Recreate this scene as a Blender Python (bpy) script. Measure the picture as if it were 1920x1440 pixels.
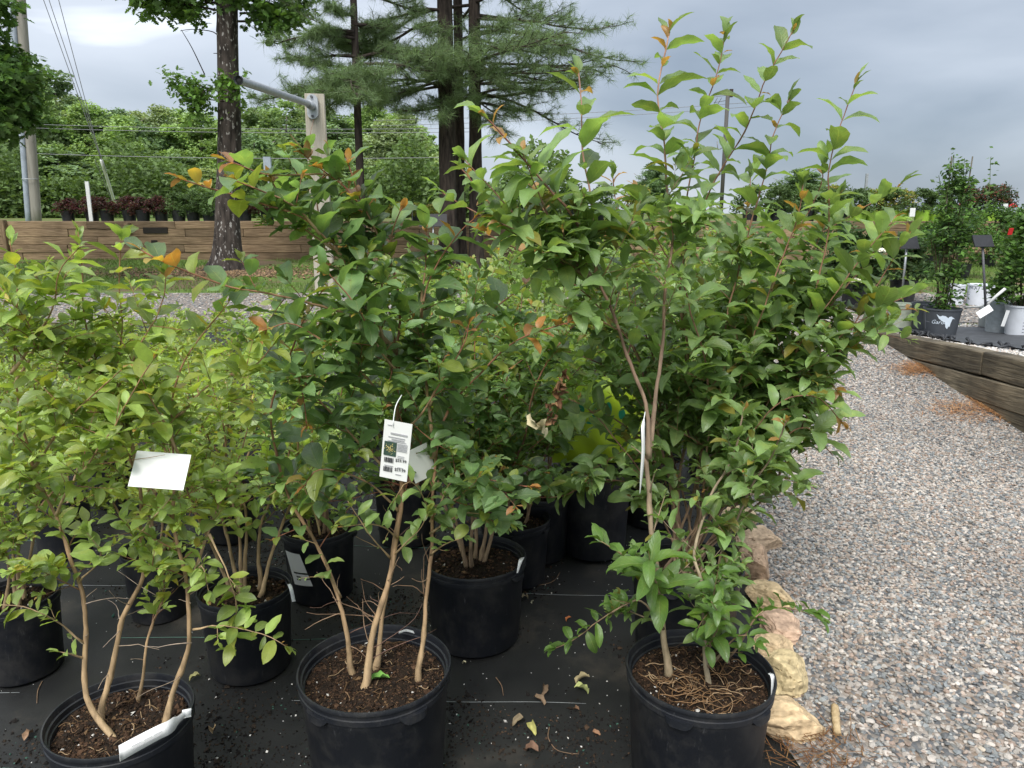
import bpy, math, random
import numpy as np
from mathutils import Vector, Matrix, noise as mnoise
R = math.radians
rng = np.random.default_rng(7)
random.seed(7)
scene = bpy.context.scene
for o in list(bpy.data.objects):
    bpy.data.objects.remove(o)
COL = scene.collection

# ------------------------------------------------------------------ camera, world, sun, exposure
FPX = 1430.0
PITCH = R(12.6)
CAMH = 1.65
cam_d = bpy.data.cameras.new('camera'); cam = bpy.data.objects.new('camera', cam_d); COL.objects.link(cam)
cam.location = (0, 0, CAMH); cam.rotation_euler = (R(90) - PITCH, 0, 0)
cam_d.sensor_width = 36; cam_d.lens = FPX / 1920 * 36; cam_d.clip_start = 0.05; cam_d.clip_end = 3000
scene.camera = cam
scene.cycles.max_bounces = 12; scene.cycles.diffuse_bounces = 7; scene.cycles.transmission_bounces = 8; scene.cycles.transparent_max_bounces = 8
SUN_EL, SUN_AZ = R(50), R(196)
w = bpy.data.worlds.new('World'); scene.world = w; w.use_nodes = True
nt = w.node_tree; nt.nodes.clear()
N = nt.nodes.new; Lk = nt.links.new
out = N('ShaderNodeOutputWorld'); bg = N('ShaderNodeBackground'); bg.inputs[1].default_value = 0.1
sky = N('ShaderNodeTexSky'); sky.sky_type = 'NISHITA'; sky.sun_disc = False
sky.sun_elevation = SUN_EL; sky.sun_rotation = SUN_AZ
tc = N('ShaderNodeTexCoord'); mp = N('ShaderNodeMapping'); mp.inputs['Scale'].default_value = (1.0, 1.0, 2.6)
mp.inputs['Location'].default_value = (0.35, 0.1, 0.2)
nz = N('ShaderNodeTexNoise'); nz.inputs['Scale'].default_value = 2.3; nz.inputs['Detail'].default_value = 6; nz.inputs['Roughness'].default_value = 0.45
nz.inputs['Distortion'].default_value = 0.3
Lk(tc.outputs['Generated'], mp.inputs[0]); Lk(mp.outputs[0], nz.inputs['Vector'])
# overcast deck: pale grey-blue cloud, a heavier slate bank low to the north-east
sep = N('ShaderNodeSeparateXYZ'); Lk(tc.outputs['Generated'], sep.inputs[0])
def dotdir(d):
    n = N('ShaderNodeVectorMath'); n.operation = 'DOT_PRODUCT'; Lk(tc.outputs['Generated'], n.inputs[0]); n.inputs[1].default_value = d; return n.outputs['Value']
def mth(op, a, b):
    n = N('ShaderNodeMath'); n.operation = op
    for i, x in enumerate((a, b)):
        if isinstance(x, (int, float)): n.inputs[i].default_value = x
        else: Lk(x, n.inputs[i])
    return n.outputs[0]
ramp = N('ShaderNodeValToRGB'); e = ramp.color_ramp.elements
e[0].position = 0.24; e[0].color = (1.27, 1.54, 1.92, 1)
e[1].position = 0.80; e[1].color = (3.15, 3.42, 3.85, 1)
ez = e.new(1.0); ez.color = (9.0, 9.3, 9.8, 1)      # an overcast sky is brightest overhead
zz = mth('ADD', mth('MULTIPLY', mth('MULTIPLY', sep.outputs['Z'], sep.outputs['Z']), 0.50), 0.085)          # brighter overhead
side = mth('MULTIPLY', sep.outputs['X'], -0.03)       # heavier cloud to the right
bank = N('ShaderNodeMapRange'); bank.interpolation_type = 'SMOOTHSTEP'
sqz = N('ShaderNodeVectorMath'); sqz.operation = 'MULTIPLY'; Lk(tc.outputs['Generated'], sqz.inputs[0]); sqz.inputs[1].default_value = (1, 1, 2.0)
sqn = N('ShaderNodeVectorMath'); sqn.operation = 'NORMALIZE'; Lk(sqz.outputs[0], sqn.inputs[0])
bd = N('ShaderNodeVectorMath'); bd.operation = 'DOT_PRODUCT'; Lk(sqn.outputs[0], bd.inputs[0]); bd.inputs[1].default_value = Vector((.447, 1.05, .232)).normalized()
Lk(bd.outputs['Value'], bank.inputs[0]); bank.inputs[1].default_value = 0.93; bank.inputs[2].default_value = 0.998
bank.inputs[3].default_value = 0.0; bank.inputs[4].default_value = -0.20
nzc = mth('ADD', mth('MULTIPLY', mth('SUBTRACT', nz.outputs['Fac'], .5), 1.35), .5); s1 = mth('ADD', nzc, zz); s2 = mth('ADD', s1, side); s3 = mth('ADD', s2, bank.outputs[0])
Lk(s3, ramp.inputs[0])
mix = N('ShaderNodeMix'); mix.data_type = 'RGBA'; mix.inputs['Factor'].default_value = 0.93
Lk(sky.outputs[0], mix.inputs[6]); Lk(ramp.outputs[0], mix.inputs[7]); Lk(mix.outputs[2], bg.inputs[0]); Lk(bg.outputs[0], out.inputs[0])
sd = bpy.data.lights.new('sun', 'SUN'); sd.energy = 1.5; sd.angle = R(25); sd.color = (1, 0.97, 0.92)
sun = bpy.data.objects.new('sun', sd); COL.objects.link(sun)
sdir = Vector((math.sin(SUN_AZ) * math.cos(SUN_EL), math.cos(SUN_AZ) * math.cos(SUN_EL), math.sin(SUN_EL)))
sun.rotation_euler = sdir.to_track_quat('Z', 'Y').to_euler(); sun.location = (0, 0, 30)
vs = scene.view_settings; vs.view_transform = 'Standard'; vs.look = 'None'; vs.gamma = 1; vs.exposure = 1.28; vs.use_curve_mapping = False

# ------------------------------------------------------------------ helpers
CP, SP = math.cos(PITCH), math.sin(PITCH)
def ray(u, v):
    x = (u - 960) / FPX; y = -(v - 720) / FPX
    return np.array([x, CP + y * SP, -SP + y * CP])
C0 = np.array([0, 0, CAMH])
def at(u, v, d):
    r = ray(u, v); return C0 + r * (d / r[1])
def atz(u, v, z):
    r = ray(u, v); return C0 + r * ((z - CAMH) / r[2])
YS = [-50, 2, 7.3, 10, 14, 15.95, 16.12, 30, 60, 4000]
ZS = [0, 0, .43, .60, .70, .72, 1.46, 1.5, 1.55, 1.6]
def g(y): return float(np.interp(y, YS, ZS))
def atg(u, v, h=0.0):
    r = ray(u, v); t = 1.0
    for k in range(60):
        p = C0 + r * t; zt = g(p[1]) + h
        t2 = (zt - CAMH) / r[2]
        t = .5 * t + .5 * t2
    return C0 + r * t
def proj(P):
    P = np.atleast_2d(P) - C0
    x = P[:, 0]; f = P[:, 1] * CP - P[:, 2] * SP; up = P[:, 1] * SP + P[:, 2] * CP
    return 960 + FPX * x / f, 720 - FPX * up / f, f
def unit(v): v = np.asarray(v, float); return v / (np.linalg.norm(v) + 1e-9)

def tag(o, label=None, cat=None, group=None, kind=None):
    if label: o['label'] = label
    if cat: o['category'] = cat
    if group: o['group'] = group
    if kind: o['kind'] = kind
    return o
def empty(name, loc=(0, 0, 0), rz=0):
    o = bpy.data.objects.new(name, None); o.empty_display_size = .05; COL.objects.link(o); o.location = loc; o.rotation_euler[2] = rz; return o
def mobj(name, me, parent=None, loc=None):
    o = bpy.data.objects.new(name, me); COL.objects.link(o)
    if parent is not None: o.parent = parent
    if loc is not None: o.location = loc
    return o
class MB:
    """collects vertex / face arrays, then links one mesh"""
    def __init__(s): s.V = []; s.F3 = []; s.F4 = []; s.C = []; s.U = []; s.n = 0
    def add(s, V, F, col=None, uv=None):
        V = np.asarray(V, float).reshape(-1, 3); k = len(V)
        s.V.append(V)
        c = np.ones((k, 4)); 
        if col is not None: c[:, :3] = np.asarray(col)[..., :3]
        s.C.append(c); s.U.append(np.zeros((k, 2)) if uv is None else np.asarray(uv, float))
        if isinstance(F, tuple): fl = F
        else: fl = (F,)
        for f in fl:
            f = np.asarray(f, np.int64)
            if f.size == 0: continue
            (s.F3 if f.shape[1] == 3 else s.F4).append(f + s.n)
        s.n += k; return s
    def mesh(s, name, mat, smooth=True, sharp=None, origin=None):
        V = np.concatenate(s.V); C = np.concatenate(s.C); U = np.concatenate(s.U)
        if origin is not None: V = V - np.asarray(origin)
        f3 = np.concatenate(s.F3) if s.F3 else np.zeros((0, 3), np.int64)
        f4 = np.concatenate(s.F4) if s.F4 else np.zeros((0, 4), np.int64)
        loops = np.concatenate([f3.ravel(), f4.ravel()]).astype(np.int32)
        starts = np.concatenate([np.arange(len(f3)) * 3, len(f3) * 3 + np.arange(len(f4)) * 4]).astype(np.int32)
        me = bpy.data.meshes.new(name)
        me.vertices.add(len(V)); me.vertices.foreach_set('co', V.astype(np.float32).ravel())
        me.loops.add(len(loops)); me.loops.foreach_set('vertex_index', loops)
        me.polygons.add(len(starts)); me.polygons.foreach_set('loop_start', starts)
        me.polygons.foreach_set('use_smooth', np.full(len(starts), smooth))
        a = me.attributes.new('Col', 'FLOAT_COLOR', 'POINT'); a.data.foreach_set('color', C.astype(np.float32).ravel())
        uvl = me.uv_layers.new(name='UVMap'); uvl.data.foreach_set('uv', U[loops].astype(np.float32).ravel())
        me.update(calc_edges=True); me.validate()
        for m in (mat if isinstance(mat, list) else [mat]): me.materials.append(m)
        if smooth and sharp: me.set_sharp_from_angle(angle=R(sharp))
        return me
    def build(s, name, mat, parent=None, smooth=True, sharp=None, origin=None, loc=None):
        return mobj(name, s.mesh(name, mat, smooth, sharp, origin), parent, loc)

def smooth_path(P, step=.03):
    P = np.asarray(P, float)
    if len(P) == 2:
        n = max(2, int(np.linalg.norm(P[1] - P[0]) / step) + 1); t = np.linspace(0, 1, n)[:, None]; return P[0] * (1 - t) + P[1] * t
    Q = np.vstack([2 * P[0] - P[1], P, 2 * P[-1] - P[-2]]); outp = []
    for i in range(1, len(Q) - 2):
        n = max(2, int(np.linalg.norm(Q[i + 1] - Q[i]) / step) + 1)
        t = np.linspace(0, 1, n, endpoint=False)[:, None]
        a, b, c, d = Q[i - 1], Q[i], Q[i + 1], Q[i + 2]
        outp.append(.5 * ((2 * b) + (-a + c) * t + (2 * a - 5 * b + 4 * c - d) * t ** 2 + (-a + 3 * b - 3 * c + d) * t ** 3))
    outp.append(P[-1][None]); return np.vstack(outp)
def tube(path, rad, sides=6, cap=True):
    P = np.asarray(path, float); n = len(P); rad = np.broadcast_to(rad, (n,)).astype(float)
    T = np.gradient(P, axis=0); T /= (np.linalg.norm(T, axis=1)[:, None] + 1e-9)
    u = unit(np.cross(T[0], [0.3, .2, 1] if abs(T[0][2]) < .9 else [1, 0, 0])); V = []
    ang = np.linspace(0, 2 * math.pi, sides, endpoint=False)
    for i in range(n):
        u = unit(u - T[i] * np.dot(u, T[i])); v = np.cross(T[i], u)
        V.append(P[i] + rad[i] * (np.cos(ang)[:, None] * u + np.sin(ang)[:, None] * v))
    V = np.vstack(V)
    i = np.arange(n - 1)[:, None] * sides; j = np.arange(sides)[None]; j2 = (j + 1) % sides
    F = np.stack([i + j, i + j2, i + sides + j2, i + sides + j], -1).reshape(-1, 4)
    uv = np.stack([np.tile(ang / 6.283, n), np.repeat(np.linspace(0, 1, n), sides)], -1)
    if cap:
        k = len(V); V = np.vstack([V, P[0], P[-1]]); uv = np.vstack([uv, [[0, 0], [0, 1]]])
        jj = np.arange(sides)
        f3 = np.vstack([np.stack([np.full(sides, k), (jj + 1) % sides, jj], -1), np.stack([np.full(sides, k + 1), (n - 1) * sides + jj, (n - 1) * sides + (jj + 1) % sides], -1)])
        return V, (F, f3), uv
    return V, F, uv
def box(c, s, M=None):
    c = np.asarray(c, float); s = np.asarray(s, float) / 2
    V = np.array([[x, y, z] for x in (-1, 1) for y in (-1, 1) for z in (-1, 1)]) * s
    if M is not None: V = V @ np.asarray(M).T
    F = np.array([[0, 1, 3, 2], [4, 6, 7, 5], [0, 4, 5, 1], [2, 3, 7, 6], [0, 2, 6, 4], [1, 5, 7, 3]])
    return V + c, F
def lathe(prof, seg=40):
    prof = np.asarray(prof, float); n = len(prof); a = np.linspace(0, 2 * math.pi, seg, endpoint=False)
    V = np.stack([prof[:, 0][:, None] * np.cos(a), prof[:, 0][:, None] * np.sin(a), np.repeat(prof[:, 1][:, None], seg, 1)], -1).reshape(-1, 3)
    i = np.arange(n - 1)[:, None] * seg; j = np.arange(seg)[None]; j2 = (j + 1) % seg
    return V, np.stack([i + j, i + j2, i + seg + j2, i + seg + j], -1).reshape(-1, 4)
def grid_sheet(xs, ys, zf):
    X, Y = np.meshgrid(xs, ys); Z = zf(X, Y); V = np.stack([X, Y, Z], -1).reshape(-1, 3)
    nx, ny = len(xs), len(ys); i = np.arange(ny - 1)[:, None] * nx; j = np.arange(nx - 1)[None]
    return V, np.stack([i + j, i + j + 1, i + nx + j + 1, i + nx + j], -1).reshape(-1, 4)
gv = np.vectorize(g)

# chips: small irregular lumps
def chip_templates(k, tri=20, flat=.6, seed=1):
    import bmesh
    r = np.random.default_rng(seed); T = []
    for i in range(k):
        bm = bmesh.new()
        if tri == 20: bmesh.ops.create_icosphere(bm, subdivisions=1, radius=1)
        elif tri == 80: bmesh.ops.create_icosphere(bm, subdivisions=2, radius=1)
        if tri == 8:
            V = np.array([[1, 0, 0], [-1, 0, 0], [0, 1, 0], [0, -1, 0], [0, 0, 1], [0, 0, -1.]]); F = np.array([[0, 2, 4], [2, 1, 4], [1, 3, 4], [3, 0, 4], [2, 0, 5], [1, 2, 5], [3, 1, 5], [0, 3, 5]])
        else:
            V = np.array([v.co[:] for v in bm.verts]); F = np.array([[v.index for v in f.verts] for f in bm.faces])
        bm.free()
        V = V * (1 + r.normal(0, .16 if tri < 80 else .09, (len(V), 1)))
        if tri == 80:  # facet cuts
            for q in range(7):
                d = unit(r.normal(0, 1, 3)); s = V @ d; lim = r.uniform(.5, .85); V = V - np.outer(np.clip(s - lim, 0, None), d) * .9
        V = V * np.array([1, r.uniform(.55, .95), flat * r.uniform(.6, 1.1)])
        T.append((V, F))
    return T
def rot_batch(n, r, tilt=.5):
    a = r.uniform(0, 6.283, n); t = r.normal(0, tilt, n); b = r.uniform(0, 6.283, n)
    ca, sa, ct, st, cb, sb = np.cos(a), np.sin(a), np.cos(t), np.sin(t), np.cos(b), np.sin(b)
    z = np.zeros(n); o = np.ones(n)
    Rz = np.stack([ca, -sa, z, sa, ca, z, z, z, o], -1).reshape(n, 3, 3); Rx = np.stack([o, z, z, z, ct, -st, z, st, ct], -1).reshape(n, 3, 3)
    Rb = np.stack([cb, -sb, z, sb, cb, z, z, z, o], -1).reshape(n, 3, 3)
    return Rb @ Rx @ Rz
def scatter(mb, T, pos, size, cols, r, tilt=.5):
    n = len(pos); which = r.integers(0, len(T), n); M = rot_batch(n, r, tilt)
    for k, (V, F) in enumerate(T):
        idx = np.where(which == k)[0]
        if len(idx) == 0: continue
        P = np.einsum('nij,vj->nvi', M[idx], V) * size[idx][:, None, None] + pos[idx][:, None, :]
        FF = F[None] + (np.arange(len(idx)) * len(V))[:, None, None]
        mb.add(P.reshape(-1, 3), FF.reshape(-1, F.shape[1]), np.repeat(cols[idx], len(V), 0))

# ------------------------------------------------------------------ materials
def new_mat(name):
    m = bpy.data.materials.new(name); m.use_nodes = True; nt = m.node_tree; nt.nodes.clear()
    o = nt.nodes.new('ShaderNodeOutputMaterial'); b = nt.nodes.new('ShaderNodeBsdfPrincipled'); nt.links.new(b.outputs[0], o.inputs[0])
    return m, nt, b, o
def simple(name, col, rough=.6, metal=0, var=.15, scale=30, bump=0.0, bscale=80, col2=None, spec=.5, coord='Object', stretch=(1, 1, 1)):
    m, nt, b, o = new_mat(name); N = nt.nodes.new; L = nt.links.new
    t = N('ShaderNodeTexCoord'); mp = N('ShaderNodeMapping'); mp.inputs['Scale'].default_value = stretch; L(t.outputs[coord], mp.inputs[0])
    n = N('ShaderNodeTexNoise'); n.inputs['Scale'].default_value = scale; n.inputs['Detail'].default_value = 6; L(mp.outputs[0], n.inputs['Vector'])
    r = N('ShaderNodeValToRGB'); r.color_ramp.elements[0].position = .3; r.color_ramp.elements[1].position = .7
    c2 = col2 or [c * (1 - var) for c in col]; c1 = col if col2 else [c * (1 + var) for c in col]
    r.color_ramp.elements[0].color = (*c2, 1); r.color_ramp.elements[1].color = (*c1, 1)
    L(n.outputs['Fac'], r.inputs[0]); L(r.outputs[0], b.inputs['Base Color'])
    b.inputs['Roughness'].default_value = rough; b.inputs['Metallic'].default_value = metal; b.inputs['Specular IOR Level'].default_value = spec
    if bump:
        n2 = N('ShaderNodeTexNoise'); n2.inputs['Scale'].default_value = bscale; n2.inputs['Detail'].default_value = 4; L(mp.outputs[0], n2.inputs['Vector'])
        bp = N('ShaderNodeBump'); bp.inputs['Strength'].default_value = bump; bp.inputs['Distance'].default_value = .01; L(n2.outputs['Fac'], bp.inputs['Height']); L(bp.outputs[0], b.inputs['Normal'])
    return m
def vcol(name, rough=.8, spec=.3, nscale=60, namt=.25, bump=.0, stretch=(1, 1, 1), coord='Object'):
    """colour from the mesh's own Col attribute, broken up by noise"""
    m, nt, b, o = new_mat(name); N = nt.nodes.new; L = nt.links.new
    a = N('ShaderNodeAttribute'); a.attribute_name = 'Col'
    t = N('ShaderNodeTexCoord'); mp = N('ShaderNodeMapping'); mp.inputs['Scale'].default_value = stretch; L(t.outputs[coord], mp.inputs[0])
    n = N('ShaderNodeTexNoise'); n.inputs['Scale'].default_value = nscale; n.inputs['Detail'].default_value = 5; L(mp.outputs[0], n.inputs['Vector'])
    mr = N('ShaderNodeMapRange'); mr.inputs[1].default_value = .25; mr.inputs[2].default_value = .75; mr.inputs[3].default_value = 1 - namt; mr.inputs[4].default_value = 1 + namt; L(n.outputs['Fac'], mr.inputs[0])
    vm = N('ShaderNodeVectorMath'); vm.operation = 'SCALE'; L(a.outputs['Color'], vm.inputs[0]); L(mr.outputs[0], vm.inputs['Scale'])
    L(vm.outputs[0], b.inputs['Base Color']); b.inputs['Roughness'].default_value = rough; b.inputs['Specular IOR Level'].default_value = spec
    if bump:
        bp = N('ShaderNodeBump'); bp.inputs['Strength'].default_value = bump; bp.inputs['Distance'].default_value = .004; L(n.outputs['Fac'], bp.inputs['Height']); L(bp.outputs[0], b.inputs['Normal'])
    return m
def leaf_mat(name, use_obj, rough=.42, trans=.45, veins=True, spec=.5):
    m, nt, b, o = new_mat(name); N = nt.nodes.new; L = nt.links.new
    if use_obj: a = N('ShaderNodeObjectInfo'); colr = a.outputs['Color']
    else: a = N('ShaderNodeAttribute'); a.attribute_name = 'Col'; colr = a.outputs['Color']
    fac = None
    if veins:
        uv = N('ShaderNodeUVMap'); uv.uv_map = 'UVMap'; s = N('ShaderNodeSeparateXYZ'); L(uv.outputs[0], s.inputs[0])
        def M(op, x, y=None, z=None):
            n = N('ShaderNodeMath'); n.operation = op
            for i, q in enumerate((x, y, z)):
                if q is None: continue
                if isinstance(q, (int, float)): n.inputs[i].default_value = q
                else: L(q, n.inputs[i])
            return n.outputs[0]
        ax = M('ABSOLUTE', M('SUBTRACT', s.outputs['X'], .5))          # 0 midrib .. .5 edge
        mid = M('SUBTRACT', 1, M('MULTIPLY', ax, 28)); mid = M('MAXIMUM', mid, 0)
        ph = M('SUBTRACT', M('MULTIPLY', s.outputs['Y'], 9.0), M('MULTIPLY', ax, 4.2))
        fr = M('ABSOLUTE', M('SUBTRACT', M('FRACT', ph), .5)); side = M('MAXIMUM', M('SUBTRACT', 1, M('MULTIPLY', fr, 9)), 0)
        vein = M('MINIMUM', M('ADD', M('MULTIPLY', mid, .55), M('MULTIPLY', side, .22)), 1)
        fac = vein
        mx = N('ShaderNodeMix'); mx.data_type = 'RGBA'; L(vein, mx.inputs['Factor']); L(colr, mx.inputs[6])
        vc = N('ShaderNodeMix'); vc.data_type = 'RGBA'; vc.inputs['Factor'].default_value = .45; L(colr, vc.inputs[6]); vc.inputs[7].default_value = (.42, .50, .16, 1); L(vc.outputs[2], mx.inputs[7])
        colr = mx.outputs[2]
    t = N('ShaderNodeTexCoord'); n = N('ShaderNodeTexNoise'); n.inputs['Scale'].default_value = 3.2 if use_obj else 40; n.inputs['Detail'].default_value = 4; L(t.outputs['Object'], n.inputs['Vector'])
    mr = N('ShaderNodeMapRange'); mr.inputs[1].default_value = .3; mr.inputs[2].default_value = .7; mr.inputs[3].default_value = .82; mr.inputs[4].default_value = 1.18; L(n.outputs['Fac'], mr.inputs[0])
    vm = N('ShaderNodeVectorMath'); vm.operation = 'SCALE'; L(colr, vm.inputs[0]); L(mr.outputs[0], vm.inputs['Scale'])
    if veins:   # brown flecks and yellowish patches, different on every leaf
        oi2 = N('ShaderNodeNewGeometry') if not use_obj else N('ShaderNodeObjectInfo')
        off = N('ShaderNodeVectorMath'); off.operation = 'ADD'; L(t.outputs['Object'], off.inputs[0])
        if use_obj: L(oi2.outputs['Random'], off.inputs[1])
        n4 = N('ShaderNodeTexNoise'); n4.inputs['Scale'].default_value = 9 if use_obj else 95; n4.inputs['Detail'].default_value = 3; L(off.outputs[0], n4.inputs['Vector'])
        f4 = N('ShaderNodeMapRange'); f4.inputs[1].default_value = .68; f4.inputs[2].default_value = .74; f4.inputs[3].default_value = 0; f4.inputs[4].default_value = .6; L(n4.outputs['Fac'], f4.inputs[0])
        n5 = N('ShaderNodeTexNoise'); n5.inputs['Scale'].default_value = 1.6 if use_obj else 16; L(off.outputs[0], n5.inputs['Vector'])
        f5 = N('ShaderNodeMapRange'); f5.inputs[1].default_value = .55; f5.inputs[2].default_value = .75; f5.inputs[3].default_value = 0; f5.inputs[4].default_value = .45; L(n5.outputs['Fac'], f5.inputs[0])
        ya = N('ShaderNodeMix'); ya.data_type = 'RGBA'; L(f5.outputs[0], ya.inputs['Factor']); L(vm.outputs[0], ya.inputs[6]); yb = N('ShaderNodeVectorMath'); yb.operation = 'MULTIPLY'; L(vm.outputs[0], yb.inputs[0]); yb.inputs[1].default_value = (1.7, 1.3, .9); L(yb.outputs[0], ya.inputs[7])
        yc = N('ShaderNodeMix'); yc.data_type = 'RGBA'; L(f4.outputs[0], yc.inputs['Factor']); L(ya.outputs[2], yc.inputs[6]); yc.inputs[7].default_value = (.14, .09, .035, 1)
        vm = N('ShaderNodeVectorMath'); vm.operation = 'SCALE'; vm.inputs['Scale'].default_value = 1; L(yc.outputs[2], vm.inputs[0])
        rgh = N('ShaderNodeMapRange'); rgh.inputs[3].default_value = rough - .08; rgh.inputs[4].default_value = rough + .2; L(n5.outputs['Fac'], rgh.inputs[0]); L(rgh.outputs[0], b.inputs['Roughness'])
    gm = N('ShaderNodeNewGeometry')
    un = N('ShaderNodeMix'); un.data_type = 'RGBA'; L(gm.outputs['Backfacing'], un.inputs['Factor']); L(vm.outputs[0], un.inputs[6])
    ub = N('ShaderNodeMix'); ub.data_type = 'RGBA'; ub.inputs['Factor'].default_value = .3; L(vm.outputs[0], ub.inputs[6]); ub.inputs[7].default_value = (.25, .32, .18, 1); L(ub.outputs[2], un.inputs[7])
    L(un.outputs[2], b.inputs['Base Color']); b.inputs['Specular IOR Level'].default_value = spec
    if not veins: b.inputs['Roughness'].default_value = rough
    tr = N('ShaderNodeBsdfTranslucent'); tcx = N('ShaderNodeVectorMath'); tcx.operation = 'MULTIPLY'; L(vm.outputs[0], tcx.inputs[0]); tcx.inputs[1].default_value = (1.5, 1.45, .7); L(tcx.outputs[0], tr.inputs[0])
    ms = N('ShaderNodeMixShader'); ms.inputs[0].default_value = trans; L(b.outputs[0], ms.inputs[1]); L(tr.outputs[0], ms.inputs[2]); L(ms.outputs[0], o.inputs[0])
    if fac is not None:
        bp = N('ShaderNodeBump'); bp.inputs['Strength'].default_value = .35; bp.inputs['Distance'].default_value = .02 if use_obj else .0012; bp.invert = True; L(fac, bp.inputs['Height']); L(bp.outputs[0], b.inputs['Normal'])
    return m
M_LEAF_O = leaf_mat('leaf', True, rough=.36, spec=.8); M_LEAF_A = leaf_mat('leaf_mass', False, rough=.38, spec=.8)
M_FAR = leaf_mat('far_leaf', False, rough=.6, trans=.3, veins=False, spec=.25)
M_BARK = vcol('smooth_bark', .7, .3, 55, .5, .8, (1, 1, .3))
M_CHIP = vcol('chips', .9, .2, 90, .25)
M_STONE = vcol('gravel_stone', .6, .4, 250, .22)
# ------------------------------------------------------------------ ground
def ground_mat():
    m, nt, b, o = new_mat('earth_and_grass'); N = nt.nodes.new; L = nt.links.new
    t = N('ShaderNodeTexCoord'); n = N('ShaderNodeTexNoise'); n.inputs['Scale'].default_value = .9; n.inputs['Detail'].default_value = 8; L(t.outputs['Object'], n.inputs['Vector'])
    n2 = N('ShaderNodeTexNoise'); n2.inputs['Scale'].default_value = 22; n2.inputs['Detail'].default_value = 6; L(t.outputs['Object'], n2.inputs['Vector'])
    r = N('ShaderNodeValToRGB'); e = r.color_ramp.elements; e[0].position = .40; e[0].color = (.13, .095, .06, 1); e[1].position = .52; e[1].color = (.10, .16, .035, 1)
    L(n.outputs['Fac'], r.inputs[0])
    mr = N('ShaderNodeMapRange'); mr.inputs[3].default_value = .6; mr.inputs[4].default_value = 1.4; L(n2.outputs['Fac'], mr.inputs[0])
    vm = N('ShaderNodeVectorMath'); vm.operation = 'SCALE'; L(r.outputs[0], vm.inputs[0]); L(mr.outputs[0], vm.inputs['Scale']); L(vm.outputs[0], b.inputs['Base Color'])
    b.inputs['Roughness'].default_value = .95; b.inputs['Specular IOR Level'].default_value = .1
    return m
V, F = grid_sheet([-1500, -60, -20, -8, -4, 0, 4, 8, 20, 60, 1500], YS, lambda X, Y: gv(Y))
o = MB().add(V, F).build('ground', ground_mat(), smooth=False); tag(o, kind='structure')

# edge of the weed cloth / line of stones
ST_PX = [(1497, 1440), (1455, 1385), (1470, 1275), (1452, 1215), (1440, 1165), (1432, 1110), (1416, 1060), (1408, 1010), (1392, 930), (1385, 880), (1375, 820)]
ST_W = np.array([atg(u, v)[:2] for u, v in ST_PX])
_ey = np.concatenate([[0.2], ST_W[:, 1], [8.2]]); _ex = np.concatenate([[ST_W[0, 0] - .25], ST_W[:, 0], [ST_W[-1, 0] + .5]])
def edge_x(y): return np.interp(y, _ey, _ex)
def fabric_mat():
    m, nt, b, o = new_mat('black_weed_cloth'); N = nt.nodes.new; L = nt.links.new
    t = N('ShaderNodeTexCoord')
    n = N('ShaderNodeTexNoise'); n.inputs['Scale'].default_value = 2.3; n.inputs['Detail'].default_value = 10; n.inputs['Roughness'].default_value = .65; L(t.outputs['Object'], n.inputs['Vector'])
    r = N('ShaderNodeValToRGB'); e = r.color_ramp.elements; e[0].position = .38; e[0].color = (.008, .0085, .009, 1); e[1].position = .70; e[1].color = (.055, .047, .037, 1); em = e.new(.55); em.color = (.015, .0155, .0145, 1)
    L(n.outputs['Fac'], r.inputs[0]); L(r.outputs[0], b.inputs['Base Color'])
    rr = N('ShaderNodeMapRange'); rr.inputs[3].default_value = .42; rr.inputs[4].default_value = .8; L(n.outputs['Fac'], rr.inputs[0]); L(rr.outputs[0], b.inputs['Roughness'])
    b.inputs['Specular IOR Level'].default_value = .45
    wv = N('ShaderNodeTexWave'); wv.inputs['Scale'].default_value = 90; wv.inputs['Distortion'].default_value = .4; L(t.outputs['Object'], wv.inputs['Vector'])
    n3 = N('ShaderNodeTexNoise'); n3.inputs['Scale'].default_value = 260; L(t.outputs['Object'], n3.inputs['Vector'])
    ad = N('ShaderNodeMath'); ad.operation = 'ADD'; L(wv.outputs['Fac'], ad.inputs[0]); L(n3.outputs['Fac'], ad.inputs[1])
    bp = N('ShaderNodeBump'); bp.inputs['Strength'].default_value = .35; bp.inputs['Distance'].default_value = .0015; L(ad.outputs[0], bp.inputs['Height']); L(bp.outputs[0], b.inputs['Normal'])
    return m
M_FAB = fabric_mat()
def wrinkle(X, Y):
    return .0035 * np.sin(13 * X + 3 * np.sin(4 * Y)) * np.sin(3 * Y + X) ** 3 + .004 * np.sin(3.1 * X + 1.7 * Y) * np.sin(2.3 * Y - X) + .002 * np.sin(9 * X + 2 * np.sin(5 * Y))
ys = np.concatenate([np.arange(.3, 4, .05), np.arange(4, 8.2, .12)]); us = np.linspace(0, 1, 110)
X = np.array([(-7) * (1 - us) + edge_x(y) * us for y in ys]); Y = np.repeat(ys[:, None], 110, 1)
Z = gv(Y) + .008 + wrinkle(X, Y); V = np.stack([X, Y, Z], -1).reshape(-1, 3)
ny, nx = X.shape; i = np.arange(ny - 1)[:, None] * nx; j = np.arange(nx - 1)[None]; F = np.stack([i + j, i + j + 1, i + nx + j + 1, i + nx + j], -1).reshape(-1, 4)
o = MB().add(V, F).build('weed_cloth', M_FAB); tag(o, kind='structure')
def fab_z(x, y): return gv(y) + .008 + wrinkle(x, y)

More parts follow.
